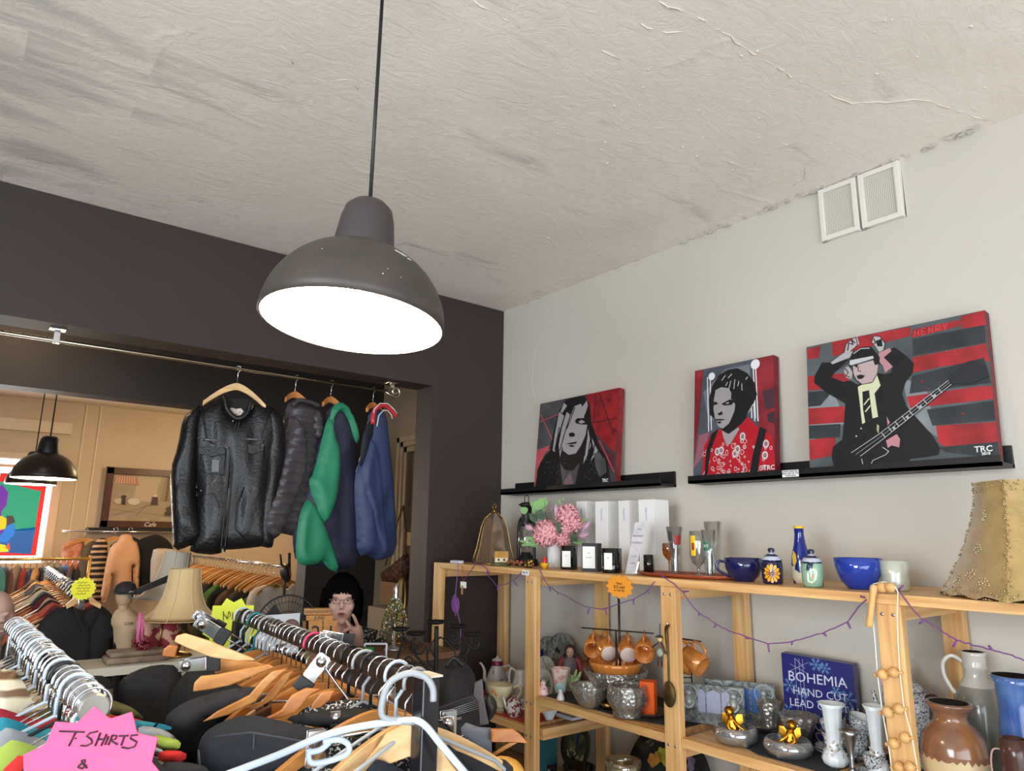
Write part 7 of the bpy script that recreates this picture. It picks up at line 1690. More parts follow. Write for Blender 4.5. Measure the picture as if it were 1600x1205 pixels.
# gold rail with small things
Yg=7.9;pa=PY(-30,872,Yg);pb=PY(141,873,Yg)
t=T('brass_clothes_rail','brass rail in front of the window with clothes below','clothes rail',tuple(pb));b=MB();b.cyl((pa.x,Yg,pb.z),(pb.x,Yg,pb.z),.014,seg=10);b.build('rail',mat('polished_brass',(206,168,100),.3,.8),t);b=MB();b.cyl((pb.x,Yg,0),(pb.x,Yg,pb.z+.03),.014,seg=10);b.build('rail_post',MATS['polished_brass'],t)
rg=random.Random(31)
pal=[((70,110,60),'moss green'),((28,26,30),'black'),((60,120,120),'teal'),((50,42,44),'charcoal'),((90,60,46),'brown'),((120,110,100),'taupe'),((150,60,50),'brick red'),((40,60,100),'blue'),((190,150,100),'tan'),((30,30,34),'black'),((60,50,60),'plum grey'),((110,84,60),'camel brown'),((34,34,36),'black'),((50,70,110),'denim blue'),((130,90,60),'ochre brown'),((40,36,40),'charcoal')]
for i,(c,nm) in enumerate(pal):
    x_=pa.x+.05+i*(pb.x-pa.x-.1)/len(pal);P=Vector((x_,Yg+rg.uniform(-.02,.02),pb.z-.03));pl=Plane(P,radians(90+rg.uniform(-25,25)))
    t=T('hanging_garment','%s garment hanging edge-on from the brass rail, %s from the left' % (nm,['first','second','third','fourth','fifth','sixth','seventh','eighth','ninth','tenth','eleventh','twelfth','thirteenth','fourteenth','fifteenth','sixteenth'][i]),'garment',tuple(P),group='clothes on the brass rail')
    b=MB();h_=rg.uniform(.0,.03);pillow(b,[(-.06,-.02-h_),(.06,-.02-h_),(.2,-.1),(.22,-.5),(.2,-.8),(-.2,-.8),(-.22,-.5),(-.2,-.1)],lambda u,v:pl.to3(u,v),pl.N,.03,rim=.05,sp=.05,fold=.004,seed=i,back=.8);b.build('garment_body',mat('cloth_%d_%d_%d' % c,c,.85),t)
    b=MB();b.tube([P+Vector((.0,0,.03+.018)),P+Vector((.015,0,.045)),P+Vector((.018,0,.03)),P+Vector((0,0,0)),P+Vector((0,0,-.04))],.003,5);b.build('hook',M_chrome,t)
ORD=['nearest','second','third','fourth','fifth','sixth','seventh','eighth','ninth','tenth','eleventh','twelfth','thirteenth','fourteenth','fifteenth','sixteenth','seventeenth','eighteenth','nineteenth','twentieth','twenty-first','twenty-second','twenty-third','twenty-fourth','twenty-fifth','twenty-sixth','twenty-seventh','twenty-eighth','twenty-ninth','thirtieth','thirty-first','thirty-second']
# prototypes in local coordinates: rail along local Y, hanger across local X
def garment_proto(seed,w=.46,drop=.125,slope=.10,length=.72,th=.035,sleeve=True,fold=.007):
    rg=random.Random(seed);b=MB();s_=w/2
    o=[(.06,-drop+.012),(.085,-drop+.02),(s_*.6,-drop-slope*.45),(s_,-drop-slope),(s_+.035,-drop-slope-.06),(s_+.05,-drop-.42),(s_-.02,-drop-.44),(s_-.035,-drop-.24),(s_-.05,-length),(-s_+.05,-length),(-s_+.035,-drop-.24),(-s_+.02,-drop-.44),(-s_-.05,-drop-.42),(-s_-.035,-drop-slope-.06),(-s_,-drop-slope),(-s_*.6,-drop-slope*.45),(-.085,-drop+.02),(-.06,-drop+.012),(0,-drop-.02)]
    pillow(b,o,lambda u,v:Vector((u,0,v)),(0,-1,0),th,rim=.06,sp=.022,fold=fold,fs=(20,3),seed=seed,back=.9,smooth=1)
    return b
def mk_hanger(name,kind,m,drop=.075):
    t=bpy.data.objects.new(name,None);COL.objects.link(t);t.empty_display_size=.05;t['_o']=(0,0,0);t['category']='hanger';t['label']='x'
    if kind=='wood':
        b=MB();wood_hanger_mesh(b,.44,drop,.036,.012,.10);b.build('hanger_body',m,t,bevel=.0015);b=MB();b.tube(hook_pts(.0255,drop+.003),.0019,6);b.build('hook',M_chrome,t)
    elif kind=='tube':
        b=MB();b.tube([(-.205,0,-.2),(-.215,0,-.185),(-.19,0,-.165),(0,0,-drop),(.19,0,-.165),(.215,0,-.185),(.205,0,-.2),(.19,0,-.205),(-.19,0,-.205)],.0038,8,closed=True);b.build('hanger_body',m,t);b=MB();b.tube(hook_pts(.026,drop+.003),.0036,8);b.build('hook',m,t)
    elif kind=='wire':
        b=MB();b.tube([(-.2,0,-.19),(-.205,0,-.18),(0,0,-drop),(.205,0,-.18),(.2,0,-.19)],.0018,6,closed=True);b.build('hanger_body',m,t);b=MB();b.tube(hook_pts(.0265,drop+.003),.0024,8);b.build('hook',m,t)
    elif kind=='clip':
        b=MB();b.tube([(-.17,0,-drop-.03),(.17,0,-drop-.03)],.0028,8);b.build('clip_bar',M_chrome,t)
        for s_ in (-.14,.14):
            b=MB();b.obox((s_,-.004,-drop-.012),(s_,-.004,-drop-.075),.034,.003,up=(0,1,0));b.obox((s_,.006,-drop-.012),(s_,.004,-drop-.075),.034,.003,up=(0,1,0));b.ball((s_,0,-drop-.03),.011,12);b.build('chrome_clip',M_chrome,t,bevel=.001)
        b=MB();b.tube(hook_pts(.0255,drop-.0),.002,6);b.tube([(0,0,-drop),(0,0,-drop-.03)],.002,6);b.build('hook',M_chrome,t)
    return t
# ------------------------------------------------------------------ clothes rails
def rail(name,label,A,B,r,m,square=False,pm=None,pr=.0175,endcap=None):
    A=Vector(A);B=Vector(B);t=T(name,label,'clothes rail',(A.x,A.y,0));d=(B-A).normalized()
    b=MB()
    if square:b.obox(A,B,2*r,2*r)
    else:b.cyl(A,B,r,seg=20)
    b.build('rail_bar',m,t,bevel=.003 if square else 0)
    return t,d
def post(t,P,w,m,z1,name='rail_post'):b=MB();b.box((P[0],P[1],z1/2),(w,w,z1));b.build(name,m,t,bevel=.003)
ZRB=CAM_H-.27
A_B=Vector((.732,1.185,ZRB));B_B=Vector((.812,2.44,ZRB))
M_rb=mat('bronze_rail',(72,52,40),.35,.75,var=.2,scale=20)
tB,dB=rail('clothes_rail','bronze square clothes rail packed with hangers, black end post',A_B-Vector((.0012,.02,0)),B_B,.0165,M_rb,True)
post(tB,(A_B.x-.002,A_B.y-.03),.036,mat('gloss_black_post',(26,24,28),.2,coat=.4),ZRB+.0165);post(tB,(B_B.x,B_B.y),.036,M_black,ZRB-.017)
b=MB();b.box((A_B.x-.002,A_B.y-.026,ZRB+.0185),(.044,.05,.003));b.build('post_cap',mat('ivory_cap',(216,210,190),.4),tB)
b=MB();b.obox((A_B.x-.0215,A_B.y-.045,.0),(A_B.x-.0215,A_B.y-.045,ZRB+.01),.004,.004);b.build('white_cord',M_white,tB)
A_A=Vector((.226,1.31,ZRB));B_A=Vector((.206,2.50,ZRB))
tA,dA=rail('clothes_rail','round chrome clothes rail behind the pink T-shirts sign',A_A,B_A,.020,M_chrome)
b=MB();b.lathe([(.0002,.0),(.0195,0),(.022,.003),(.022,.012),(.0205,.014)],A_A-dA*.006,20,R=Matrix.Rotation(-pi/2,3,'X'));b.sm=[False]*len(b.sm);b.build('end_cap',mat('worn_cap',(150,146,138),.4,.5),tA)
post(tA,(A_A.x,A_A.y+.03),.025,M_chrome,ZRB-.02);post(tA,(B_A.x,B_A.y),.025,M_chrome,ZRB-.02)
# prototypes
M_tube_w=mat('bluish_white_plastic',(190,204,216),.35);M_tube_g=mat('grey_plastic',(150,154,158),.4);M_tube_k=mat('black_plastic',(26,26,30),.3);M_tube_p=mat('pink_plastic',(196,60,100),.4);M_tube_t=mat('teal_plastic',(40,130,140),.4)
H_P={'honey':mk_hanger('wooden_hanger','wood',M_hw[0]),'pale':mk_hanger('wooden_hanger','wood',M_hw[1]),'amber':mk_hanger('wooden_hanger','wood',M_hw[2]),'white':mk_hanger('plastic_hanger','tube',M_tube_w),'grey':mk_hanger('plastic_hanger','tube',M_tube_g),
       'black':mk_hanger('plastic_hanger','tube',M_tube_k),'pink':mk_hanger('plastic_hanger','tube',M_tube_p),'teal':mk_hanger('plastic_hanger','tube',M_tube_t),'clip':mk_hanger('clip_hanger','clip',M_chrome),'wire':mk_hanger('wire_hanger','wire',M_chrome)}
H_USED={k:False for k in H_P}
def put_hanger(kind,P,rz,label,group):
    o=H_P[kind]
    if H_USED[kind]:o=clone(o,P,rz,label,group)
    else:H_USED[kind]=True;o.location=P;o.rotation_euler=(0,0,rz);o['label']=label;o['group']=group
    return o
G_ME=[]
for sd in range(6):
    b=garment_proto(sd+40,w=(.46,.42,.48,.44,.40,.46)[sd],th=.016,fold=.006,length=.74);o=b.build('tmp',M_black);G_ME.append(o.data);bpy.data.objects.remove(o)
def put_garment(i,P,rz,m,label,cat,group,sc=(1,1,1),name=None):
    o=bpy.data.objects.new(name or (cat.replace(' ','_') if cat else 'garment'),G_ME[i % len(G_ME)]);COL.objects.link(o);o.location=Vector(P)+Vector((0,0,.125*(sc[2]-1)));o.rotation_euler=(0,0,rz);o.scale=sc
    o.material_slots[0].link='OBJECT';o.material_slots[0].material=m;L(o,label,cat,group);return o
TWD=mat('black_white_tweed',(34,34,36),.9,rgb2=(196,196,196),scale=170,thr=.56)
def cl(nm,c,**k):return mat(nm,c,.85,bump=.15,bscale=50,**k)
BK=cl('black_jersey',(25,25,27));BK2=cl('washed_black',(38,38,42));BK3=cl('blue_black',(30,34,44),var=.2,scale=5);GRD=cl('charcoal_wool',(62,62,66));CRMc=cl('cream_cloth',(206,190,160));OLV=cl('olive_cord',(96,92,56));
seqB=[('grey',BK3,'blue-black coat'),('pale',None,None),('white',None,None),('clip',TWD,'black and white tweed skirt'),('honey',TWD,'black and white tweed jacket'),('black',BK,'black jersey top'),('grey',BK2,'washed black top'),('honey',BK,'black blouse'),('black',GRD,'charcoal wool top'),('amber',BK,'black cardigan'),('honey',BK3,'blue-black shirt'),('clip',None,None),
        ('amber',BK,'black top'),('honey',CRMc,'cream top'),('pink',BK2,'faded black top'),('honey',BK,'black knit'),('amber',BK,'black waistcoat'),('honey',BK3,'inky shirt'),('amber',BK,'black vest'),('honey',BK2,'dull black tunic'),('clip',None,None),('honey',BK,'black tunic'),('amber',BK2,'soft black dress'),
        ('honey',BK,'plain black dress'),('grey',BK,'black jumper'),('amber',cl('mauve_cloth',(124,84,104)),'mauve top'),('honey',BK,'black long top'),('teal',BK,'black singlet'),('clip',BK,'black skirt'),('white',BK2,'grey-black tee'),('black',BK,'black tee'),('white',BK,'black camisole')]
rg=random.Random(77);nB=len(seqB);yawB=math.atan2(-dB.x,dB.y)
KIND={'wire':'chrome wire hanger','grey':'grey plastic tube hanger','pale':'pale wooden hanger','white':'white plastic tube hanger','clip':'chrome clip hanger','honey':'honey wooden hanger','black':'black plastic hanger','amber':'amber wooden hanger','pink':'pink plastic hanger','teal':'teal plastic hanger'}
for i,(kd,gm,gl) in enumerate(seqB):
    f=(i+.25)/nB;P=A_B.lerp(B_B,f)+Vector((0,0,-.0015 if kd != 'white' else 0));
    swing=.42*sin(i*.9+.6)*(1 if 5<i<30 else .15)+rg.uniform(-.1,.1)
    if i>18:swing += .35
    rz=yawB+swing*.8
    pos=ORD[i]+(' from' if i else ' to')+' the end post' if i else 'nearest the end post'
    put_hanger(kd,P,rz,'%s on the bronze rail, %s' % (KIND[kd],pos),'hangers on the bronze rail')
    if gm:put_garment(i,P+Vector((0,0,-.01 if kd != 'clip' else -.0)),rz,gm,'%s on the bronze rail, %s' % (gl,pos),'garment','clothes on the bronze rail',sc=(rg.uniform(.92,1.08),rg.uniform(.9,1.3),1))
# big dark coat slung over the near shoulders and other bulky pieces
pF=Plane(PD(430,1180,1.36),radians(-28));t=T('padded_coat','bulky blue-black padded coat with piped seams at the bottom of the picture','coat',tuple(pF.O));b=MB()
pillow(b,pF.pix([(306,1240),(308,1170),(318,1145),(345,1128),(385,1116),(420,1122),(480,1136),(545,1150),(620,1160),(640,1240)]),lambda u,v:pF.to3(u,v),pF.N,.05,rim=.06,sp=.014,fold=.005,fs=(14,9),seed=4,back=.4);b.build('coat_body',BK3,t)
for pts in (((320,1160),(322,1185),(350,1215)),((404,1134),(402,1170),(398,1220)),((345,1140),(400,1134),(470,1146),(540,1158))):b=MB();px_tube(pF,pts,.05,.0022,b,6);b.build('piped_seam',mat('seam_grey',(58,62,72),.8),t)
# near hanger with long white tube bars across it
def pxhanger(name,label,pl,pts,r,m,closed=False,group=None):
    t=T(name,label,'hanger',tuple(pl.w(*pts[0])),group=group);b=MB();b.tube([pl.w(*p) for p in pts],r,8,closed=closed);b.build('hanger_body',m,t);return t
pN=Plane(PD(630,1130,1.22),radians(-33))
t=pxhanger('plastic_hanger','long grey-white plastic hanger with bar slots across the foreground',pN,[(340,1216),(430,1182),(500,1152),(560,1136),(636,1126),(662,1132),(690,1165),(730,1212)],.0062,M_tube_w)
for pts in (((482,1170),(484,1190),(502,1192),(540,1180),(545,1165),(530,1156),(505,1160)),((515,1160),(500,1172),(480,1176))):b=MB();b.tube([pN.w(*p) for p in pts],.0052,8);b.build('strap_slot',M_tube_w,t)
b=MB();b.tube([pN.w(*p) for p in ((648,1128),(600,1122),(599,1090),(612,1064),(640,1052),(664,1058),(676,1075),(677,1096))],.006,8);b.build('hook',M_tube_g,t)
# near pale wooden hanger (full outline)
pW=Plane(PD(640,1160,1.27),radians(-33));t=T('wooden_hanger','large pale wooden hanger right behind the end post, in the foreground','hanger',tuple(pW.O),group='hangers on the bronze rail');b=MB()
b.prism([pW.w(x,y) for x,y in ((640,1126),(660,1128),(680,1150),(700,1185),(735,1230),(720,1250),(690,1220),(668,1188),(640,1180),(600,1195),(560,1225),(500,1250),(500,1240),(560,1200),(590,1165),(604,1143))],pW.N,.012);b.build('hanger_body',M_hw[1],t,bevel=.003)
# chrome clip hanger standing proud of the rail
def clip(label,px,py,D,ang,tilt,s=1.0,arm=None):
    P=PD(px,py,D);t=T('clip_hanger',label,'hanger',tuple(P),group='chrome clips above the rail');pl=Plane(P,ang);k=D/FPX
    R2=lambda u,v,o=0:pl.to3((u*cos(tilt)-v*sin(tilt))*s,(u*sin(tilt)+v*cos(tilt))*s,o)
    b=MB();b.prism([R2(-.013,-.03),(R2(.013,-.03)),R2(.013,.018),R2(-.013,.018)],pl.N,.004);b.prism([R2(-.013,-.03,.012),(R2(.013,-.03,.012)),R2(.01,.022,.016),R2(-.01,.022,.016)],pl.N,.002);b.build('chrome_clip',M_chrome,t,bevel=.001)
    b=MB();b.ball(R2(0,.008,.012),.011*s,14);b.build('clip_spring',M_chrome,t)
    b=MB();b.prism([R2(-.017,-.055,.002),R2(.017,-.055,.002),R2(.016,-.03,.002),R2(-.016,-.03,.002)],pl.N,.012);b.build('rubber_jaw',M_black,t,bevel=.002)
    if arm:b=MB();b.tube([R2(0,.006,.008)]+[pl.w(*a,.008) for a in arm],.0022,8);b.build('clip_arm',M_chrome,t)
    return t
clip('chrome clip tilted over the middle of the bronze rail, its arm pointing right',499,1038,1.50,radians(-30),radians(-35),1.15,[(560,1112),(578,1118)])
b=MB();pc2=Plane(PD(585,1120,1.5),radians(-30));b.prism([pc2.w(x,y) for x,y in ((577,1115),(594,1114),(592,1128),(574,1136))],pc2.N,.01);L(b.build('red_clip_pad',mat('bright_red_plastic',(210,24,30),.35),org=pc2.O),'bright red plastic pad of a skirt clip near the end post','clip pad')
clip('chrome and black clip lying level left of the red pad',526,1126,1.42,radians(-30),radians(5),1.0)
clip('chrome and black clip to the right of the end post',700,1134,1.45,radians(-30),radians(5),1.0)
clip('chrome and black clip raised beside the calendar blocks',515,996,1.75,radians(-30),radians(80),1.1)
clip('chrome clip with round spring above the left wooden hangers',300,1038,1.62,radians(-30),radians(95),1.15)
clip('small chrome clip knob beside the yellow sign',322,978,1.95,radians(-30),radians(60),1.3,[(385,1015)])
clip('second small chrome clip knob beside the yellow sign',318,966,2.0,radians(-30),radians(60),1.2,[(380,1000)])
# bold wooden hangers fanned to the left of the bronze rail
def flat_hanger(label,D,ang,pts,m,dz=.012):
    pl=Plane(PD(sum(p[0] for p in pts)/len(pts),sum(p[1] for p in pts)/len(pts),D),ang);t=T('wooden_hanger',label,'hanger',tuple(pl.O),group='wooden hangers fanned to the left');b=MB();b.prism([pl.w(*p) for p in pts],pl.N,dz);b.build('hanger_body',m,t,bevel=.003);return t
flat_hanger('broad pinkish wooden hanger arm, topmost of the fanned ones',1.62,radians(-20),[(273,1002),(276,993),(290,989),(325,1000),(396,1028),(400,1031),(366,1032),(330,1026),(290,1010)],M_hw[1])
flat_hanger('short orange hanger tip behind the broad one',1.70,radians(-20),[(254,1024),(256,1014),(266,1007),(279,1009),(274,1027)],M_hw[2])
flat_hanger('orange wooden arm in the middle of the fan, behind the clip',1.66,radians(-20),[(340,1030),(400,1033),(420,1040),(400,1044),(336,1052)],M_hw[0])
flat_hanger('lowest of the three fanned wooden arms, with a notch',1.58,radians(-20),[(302,1080),(304,1066),(314,1056),(340,1053),(420,1037),(428,1042),(400,1054),(360,1070),(330,1076)],M_hw[0])
flat_hanger('curved honey hanger sweeping down to the left',1.52,radians(-25),[(317,1127),(340,1110),(390,1085),(410,1062),(426,1048),(450,1044),(440,1052),(420,1070),(400,1095),(360,1115)],M_hw[0])
flat_hanger('second curved honey hanger just behind the first',1.56,radians(-25),[(380,1106),(410,1095),(430,1070),(446,1052),(458,1048),(452,1060),(430,1090),(400,1108)],M_hw[0])
flat_hanger('curved amber hanger low beside the tweed jacket',1.45,radians(-25),[(410,1124),(440,1108),(456,1085),(478,1074),(500,1076),(484,1086),(466,1110),(440,1120)],M_hw[2])
flat_hanger('third amber hanger over the tweed jacket',1.47,radians(-25),[(482,1116),(488,1098),(502,1080),(524,1078),(516,1092),(500,1106)],M_hw[2])
# dark garments filling the gap between the rails
def drape(name,label,cat,D,ang,pts,m,th=.05,sp=.02,**kw):
    pl=Plane(PD(sum(p[0] for p in pts)/len(pts),sum(p[1] for p in pts)/len(pts),D),ang);t=T(name,label,cat,tuple(pl.O));b=MB();k_=dict(rim=.06,sp=sp,fold=.006,seed=int(pts[0][0]),back=.4);k_.update(kw)
    pillow(b,pl.pix(pts),lambda u,v:pl.to3(u,v),pl.N,th,**k_);b.build('garment_body',m,t);return t,pl
drape('black_coat','black coat shoulder under the fanned wooden hangers','coat',1.72,radians(-25),[(262,1110),(268,1080),(284,1058),(300,1040),(330,1046),(372,1072),(400,1080),(390,1100),(350,1130),(330,1190),(262,1190)],BK)
drape('black_jacket','black ribbed jacket between the white table and the rails','jacket',2.0,radians(-25),[(180,1090),(186,1064),(210,1048),(245,1038),(280,1040),(290,1080),(280,1180),(200,1180),(184,1120)],BK2)
drape('dark_shirt','plain dark shirt with side seam below the lowest fanned hanger','shirt',1.50,radians(-22),[(256,1122),(275,1105),(300,1092),(350,1078),(400,1072),(415,1080),(380,1108),(330,1122),(316,1132),(300,1160),(262,1150)],BK2,th=.03)
drape('black_scarf','black scarf trailing towards the lower middle','scarf',1.42,radians(-28),[(440,1122),(500,1110),(560,1106),(620,1112),(640,1120),(600,1136),(540,1140),(470,1134)],BK,th=.02)
drape('tweed_jacket','speckled black and white tweed jacket in front of the end post','jacket',1.46,radians(-28),[(455,1126),(480,1102),(520,1096),(560,1092),(580,1100),(576,1130),(540,1150),(480,1190),(456,1200)],TWD,th=.03)
drape('tweed_cuff','speckled tweed cuff seen between the tube hanger bars','skirt',1.34,radians(-28),[(455,1175),(500,1165),(560,1150),(600,1150),(580,1180),(520,1215),(455,1230)],TWD,th=.015)  # a tweed cuff, draped as a piece of its own
drape('black_strap','thick black strap curving down right of the end post','strap',1.42,radians(-30),[(672,1126),(690,1130),(720,1160),(760,1180),(800,1190),(806,1225),(740,1225),(700,1190),(678,1150)],BK2,th=.02)
drape('speckled_fringe','speckled fringe of knit hanging right of the post','knit',1.5,radians(-30),[(712,1148),(728,1150),(745,1168),(758,1178),(750,1184),(728,1174),(714,1160)],TWD,th=.012,sp=.012)
drape('grey_trousers','grey folded trousers over the right-hand wooden hanger','trousers',1.62,radians(-30),[(720,1138),(728,1129),(748,1136),(767,1137),(769,1182),(758,1178),(738,1164),(722,1152)],cl('slate_cloth',(104,110,120)),th=.006,sp=.008,rim=.012,fold=.0015,smooth=0)
flat_hanger('wooden trouser hanger poking out in front of the shelving',1.62,radians(-30),[(766,1138),(800,1138),(812,1146),(824,1160),(800,1158),(767,1158)],M_hw[2])
flat_hanger('thin wooden bar slanting under the trouser hanger',1.64,radians(-30),[(764,1180),(796,1160),(808,1160),(770,1182)],M_hw[0],.008)
drape('mustard_cloth','mustard yellow cloth rolled at the foot of the shelving','cloth',1.55,radians(-30),[(764,1184),(790,1180),(812,1190),(822,1210),(820,1230),(770,1230)],cl('mustard_cloth',(214,160,70)),th=.025,sp=.014)
# rail A: hooks close together, shirts in colours
seqA=['wire','wire','wire','white','wire','wire','black','white','wire','wire','white','wire','wire','wire','white','wire','wire','white','wire','wire','wire','white','wire','wire','wire','wire']
M_strp=bpy.data.materials.new('tan_zebra_print');M_strp.use_nodes=True;nt=M_strp.node_tree;wv=nt.nodes.new('ShaderNodeTexWave');wv.inputs['Scale'].default_value=9;wv.inputs['Distortion'].default_value=5;wv.bands_direction='Z';wv.inputs['Detail'].default_value=2;tcn=nt.nodes.new('ShaderNodeTexCoord');nt.links.new(tcn.outputs['Object'],wv.inputs['Vector'])
rn=nt.nodes.new('ShaderNodeValToRGB');rn.color_ramp.elements[0].color=s2l((112,80,54))+(1,);rn.color_ramp.elements[1].color=s2l((206,192,164))+(1,);rn.color_ramp.elements[0].position=.2;rn.color_ramp.elements[1].position=.55;nt.links.new(wv.outputs[0],rn.inputs[0]);nt.links.new(rn.outputs[0],nt.nodes['Principled BSDF'].inputs['Base Color'])
colA=[(BK,'black'),(cl('scarlet',(196,40,40)),'scarlet'),(cl('lime',(150,170,70)),'lime green'),(cl('heather_grey',(140,144,150)),'heather grey'),(cl('turquoise',(40,130,150)),'turquoise'),(cl('crimson',(150,30,44)),'crimson'),(OLV,'olive'),(M_strp,'tan zebra print'),(cl('sand',(180,156,116)),'sand'),(cl('ochre_olive',(120,104,50)),'ochre'),(M_strp,'brown zebra print'),(BK2,'washed black'),(cl('ivory',(206,198,178)),'ivory')]
nA=len(seqA);yawA=math.atan2(-dA.x,dA.y)
M_hk=mat('bright_wire',(200,206,214),.12,1.0)
for i,kd in enumerate(seqA):
    P=A_A.lerp(B_A,(i+.35)/nA)+Vector((0,0,.001));rz=yawA+rg.uniform(-.14,.14);pos='nearest the pink sign' if i==0 else ORD[i]+' from the pink sign'
    put_hanger(kd,P,rz,'%s on the round chrome rail, %s' % (KIND[kd],pos),'hangers on the round chrome rail')
    if i % 2==0:m_,n_=colA[(i//2) % 13];put_garment(i+2,P+Vector((0,0,.03)),rz,m_,'%s top on the round chrome rail, %s' % (n_,pos),'garment','tops on the round chrome rail',sc=(1,1.5,1))
drape('zebra_blouse','cream and tan zebra patterned blouse at the left edge','blouse',1.45,radians(-40),[(-20,1060),(0,1046),(20,1046),(34,1060),(48,1090),(62,1120),(60,1160),(30,1200),(-20,1215)],M_strp,th=.04)
t=drape('olive_shirt','olive shirt sleeve right of the chrome rail end','shirt',1.62,radians(-30),[(152,1090),(176,1094),(204,1104),(222,1118),(226,1128),(190,1124),(160,1116)],OLV,th=.02,sp=.014)
drape('red_shirt','thin scarlet shirt edge above the turquoise one','shirt',1.45,radians(-30),[(164,1117),(190,1119),(224,1125),(222,1131),(190,1128),(166,1124)],MATS['scarlet'],th=.008,sp=.01)
drape('turquoise_shirt','turquoise shirt edge behind the pink sign','shirt',1.40,radians(-30),[(182,1122),(220,1126),(268,1134),(268,1142),(220,1140),(190,1134)],MATS['turquoise'],th=.008,sp=.01)
drape('grey_tee','heather grey T-shirt shoulder behind the pink sign','T-shirt',1.36,radians(-30),[(216,1134),(244,1136),(268,1146),(280,1160),(262,1168),(230,1160),(216,1148)],MATS['heather_grey'],th=.012,sp=.012)
drape('lime_tee','lime green T-shirt right of the pink sign','T-shirt',1.32,radians(-30),[(240,1146),(262,1152),(284,1158),(280,1172),(262,1174),(246,1166)],MATS['lime'],th=.012,sp=.012)
drape('red_tee','bright red T-shirt below the lime one','T-shirt',1.28,radians(-30),[(250,1172),(292,1174),(290,1190),(260,1192),(244,1186)],MATS['scarlet'],th=.012,sp=.012)
drape('dark_tee','dark top in the bottom of the gap beside the pink sign','top',1.25,radians(-30),[(246,1192),(290,1190),(330,1200),(330,1230),(240,1230)],BK2,th=.015,sp=.014)
# starburst signs
def starsign(name,label,D,cpx,cpy,rpx,n,m,ang,lines,sq=1.0,a0=0,inner=.82,lean=0):
    c=PD(cpx,cpy,D);k=D/FPX;pl=Plane(c,ang);t=T(name,label,'sign',tuple(c));V_=(Vector((0,0,1))-pl.N*lean).normalized()
    b=MB();b.prism(star_pts(c,pl.U,V_,rpx*k,rpx*inner*k,n,a0,sq),pl.N,.0015);b.build('card',m,t)
    for s_,dx,dy,sz in lines:text('handwriting',s_,c+pl.U*dx*k+V_*dy*k+pl.N*.0025,pl.U,V_,sz*k,M_ink,t,bold=.0005)
    return t,c,pl,k,V_
PKc=mat('pink_card',(216,76,122),.6);YLc=mat('yellow_card',(206,212,60),.6)
tS,cS,plS,kS,VS=starsign('starburst_sign','big pink starburst card reading T-shirts at the lower left',0.90,134,1232,134,12,PKc,radians(-48),[],sq=.88,a0=.18,inner=.84,lean=.25)
for pts in (((350,890),(605,884)),((520,885),(490,1005)),((534,938),(540,942)),((740,870),(665,890),(640,915),(700,940),(716,968),(662,995),(610,995)),((772,880),(755,990)),((838,888),(815,985)),((760,936),(828,930)),((862,904),(852,976)),((898,895),(886,976)),((896,896),(945,896),(940,924),(890,936),(975,966)),((970,897),(1060,890)),((1022,895),(1014,972)),((1150,878),(1090,886),(1086,910),(1160,936),(1150,972),(1092,992),(1024,985)),((735,1168),(670,1130),(660,1112),(690,1106),(700,1124),(650,1150),(640,1166),(690,1175),(720,1145))):
    b=MB();b.tube([cS+plS.U*(x/5.714-134)*kS+VS*(1232-1000-y/5.714)*kS+(plS.N+Vector((0,0,.25)))*.0028 for x,y in pts],.0011,6);b.build('handwriting',M_ink,tS)
def scribble(t,c,pl,k,pts,r=.0012):
    b=MB();b.tube([c+pl.U*x*k+pl.V*y*k+pl.N*.003 for x,y in pts],r,5);b.build('handwriting',M_ink,t)
t,c,pl,k,V_=starsign('starburst_sign','lime yellow starburst card behind the far end of the bronze rail',2.40,362,978,43,12,YLc,radians(-24),[],sq=1.0,a0=.26)
for pts in (((-14,22),(-13,8)),((-14,19),(-8,12)),((-6,22),(-8,10),(-3,16),(-5,21)),((0,20),(0,9)),((4,16),(4,10),(7,10),(8,15)),((11,16),(10,10)),((14,16),(13,9),(16,13),(14,16)),((19,20),(18,9)),((24,17),(18,13),(24,8)),((26,14),(30,16),(31,11),(27,10))):scribble(t,c,pl,k,pts)
t,c,pl,k,V_=starsign('starburst_sign','small yellow round starburst over the black blouse on its rail',2.93,130,920,18,16,mat('yellow_card2',(226,222,40),.6),radians(-10),[],sq=1.0,inner=.86)
for q in range(5):scribble(t,c,pl,k,[(-9+(q % 2)*2+j*2.6,9-q*4.2+(1.2 if j % 2 else -.8)) for j in range(8-abs(q-2))],.0009)
# rail C in the passage and beyond, with the black blouse facing us
A_C=Vector((.537,3.72,ZRB));B_C=Vector((.645,6.1,ZRB));tC,dC=rail('clothes_rail','chrome clothes rail running back through the passage behind the black blouse',A_C,B_C,.014,M_chrome)
post(tC,A_C,.025,M_chrome,ZRB-.014);post(tC,B_C,.025,M_chrome,ZRB-.014)
colC=[(BK,'black'),(cl('maroon_print',(110,36,44),var=.5,scale=20),'maroon print'),(cl('rust',(170,76,54)),'rust'),(BK,'plain black'),(cl('beige_coat',(170,148,118)),'beige'),(cl('burgundy',(90,28,36)),'burgundy'),(BK2,'off-black'),(cl('grey_check',(120,120,122),var=.6,scale=60),'grey check'),(CRMc,'cream'),(BK,'black wool'),(cl('taupe',(120,104,88)),'taupe'),(cl('navy_blazer',(34,38,56)),'navy'),(BK2,'soft black'),(cl('camel',(160,124,80)),'camel'),(BK,'jet black'),(cl('brown_suede',(92,66,48)),'brown')]
yawC=math.atan2(-dC.x,dC.y)
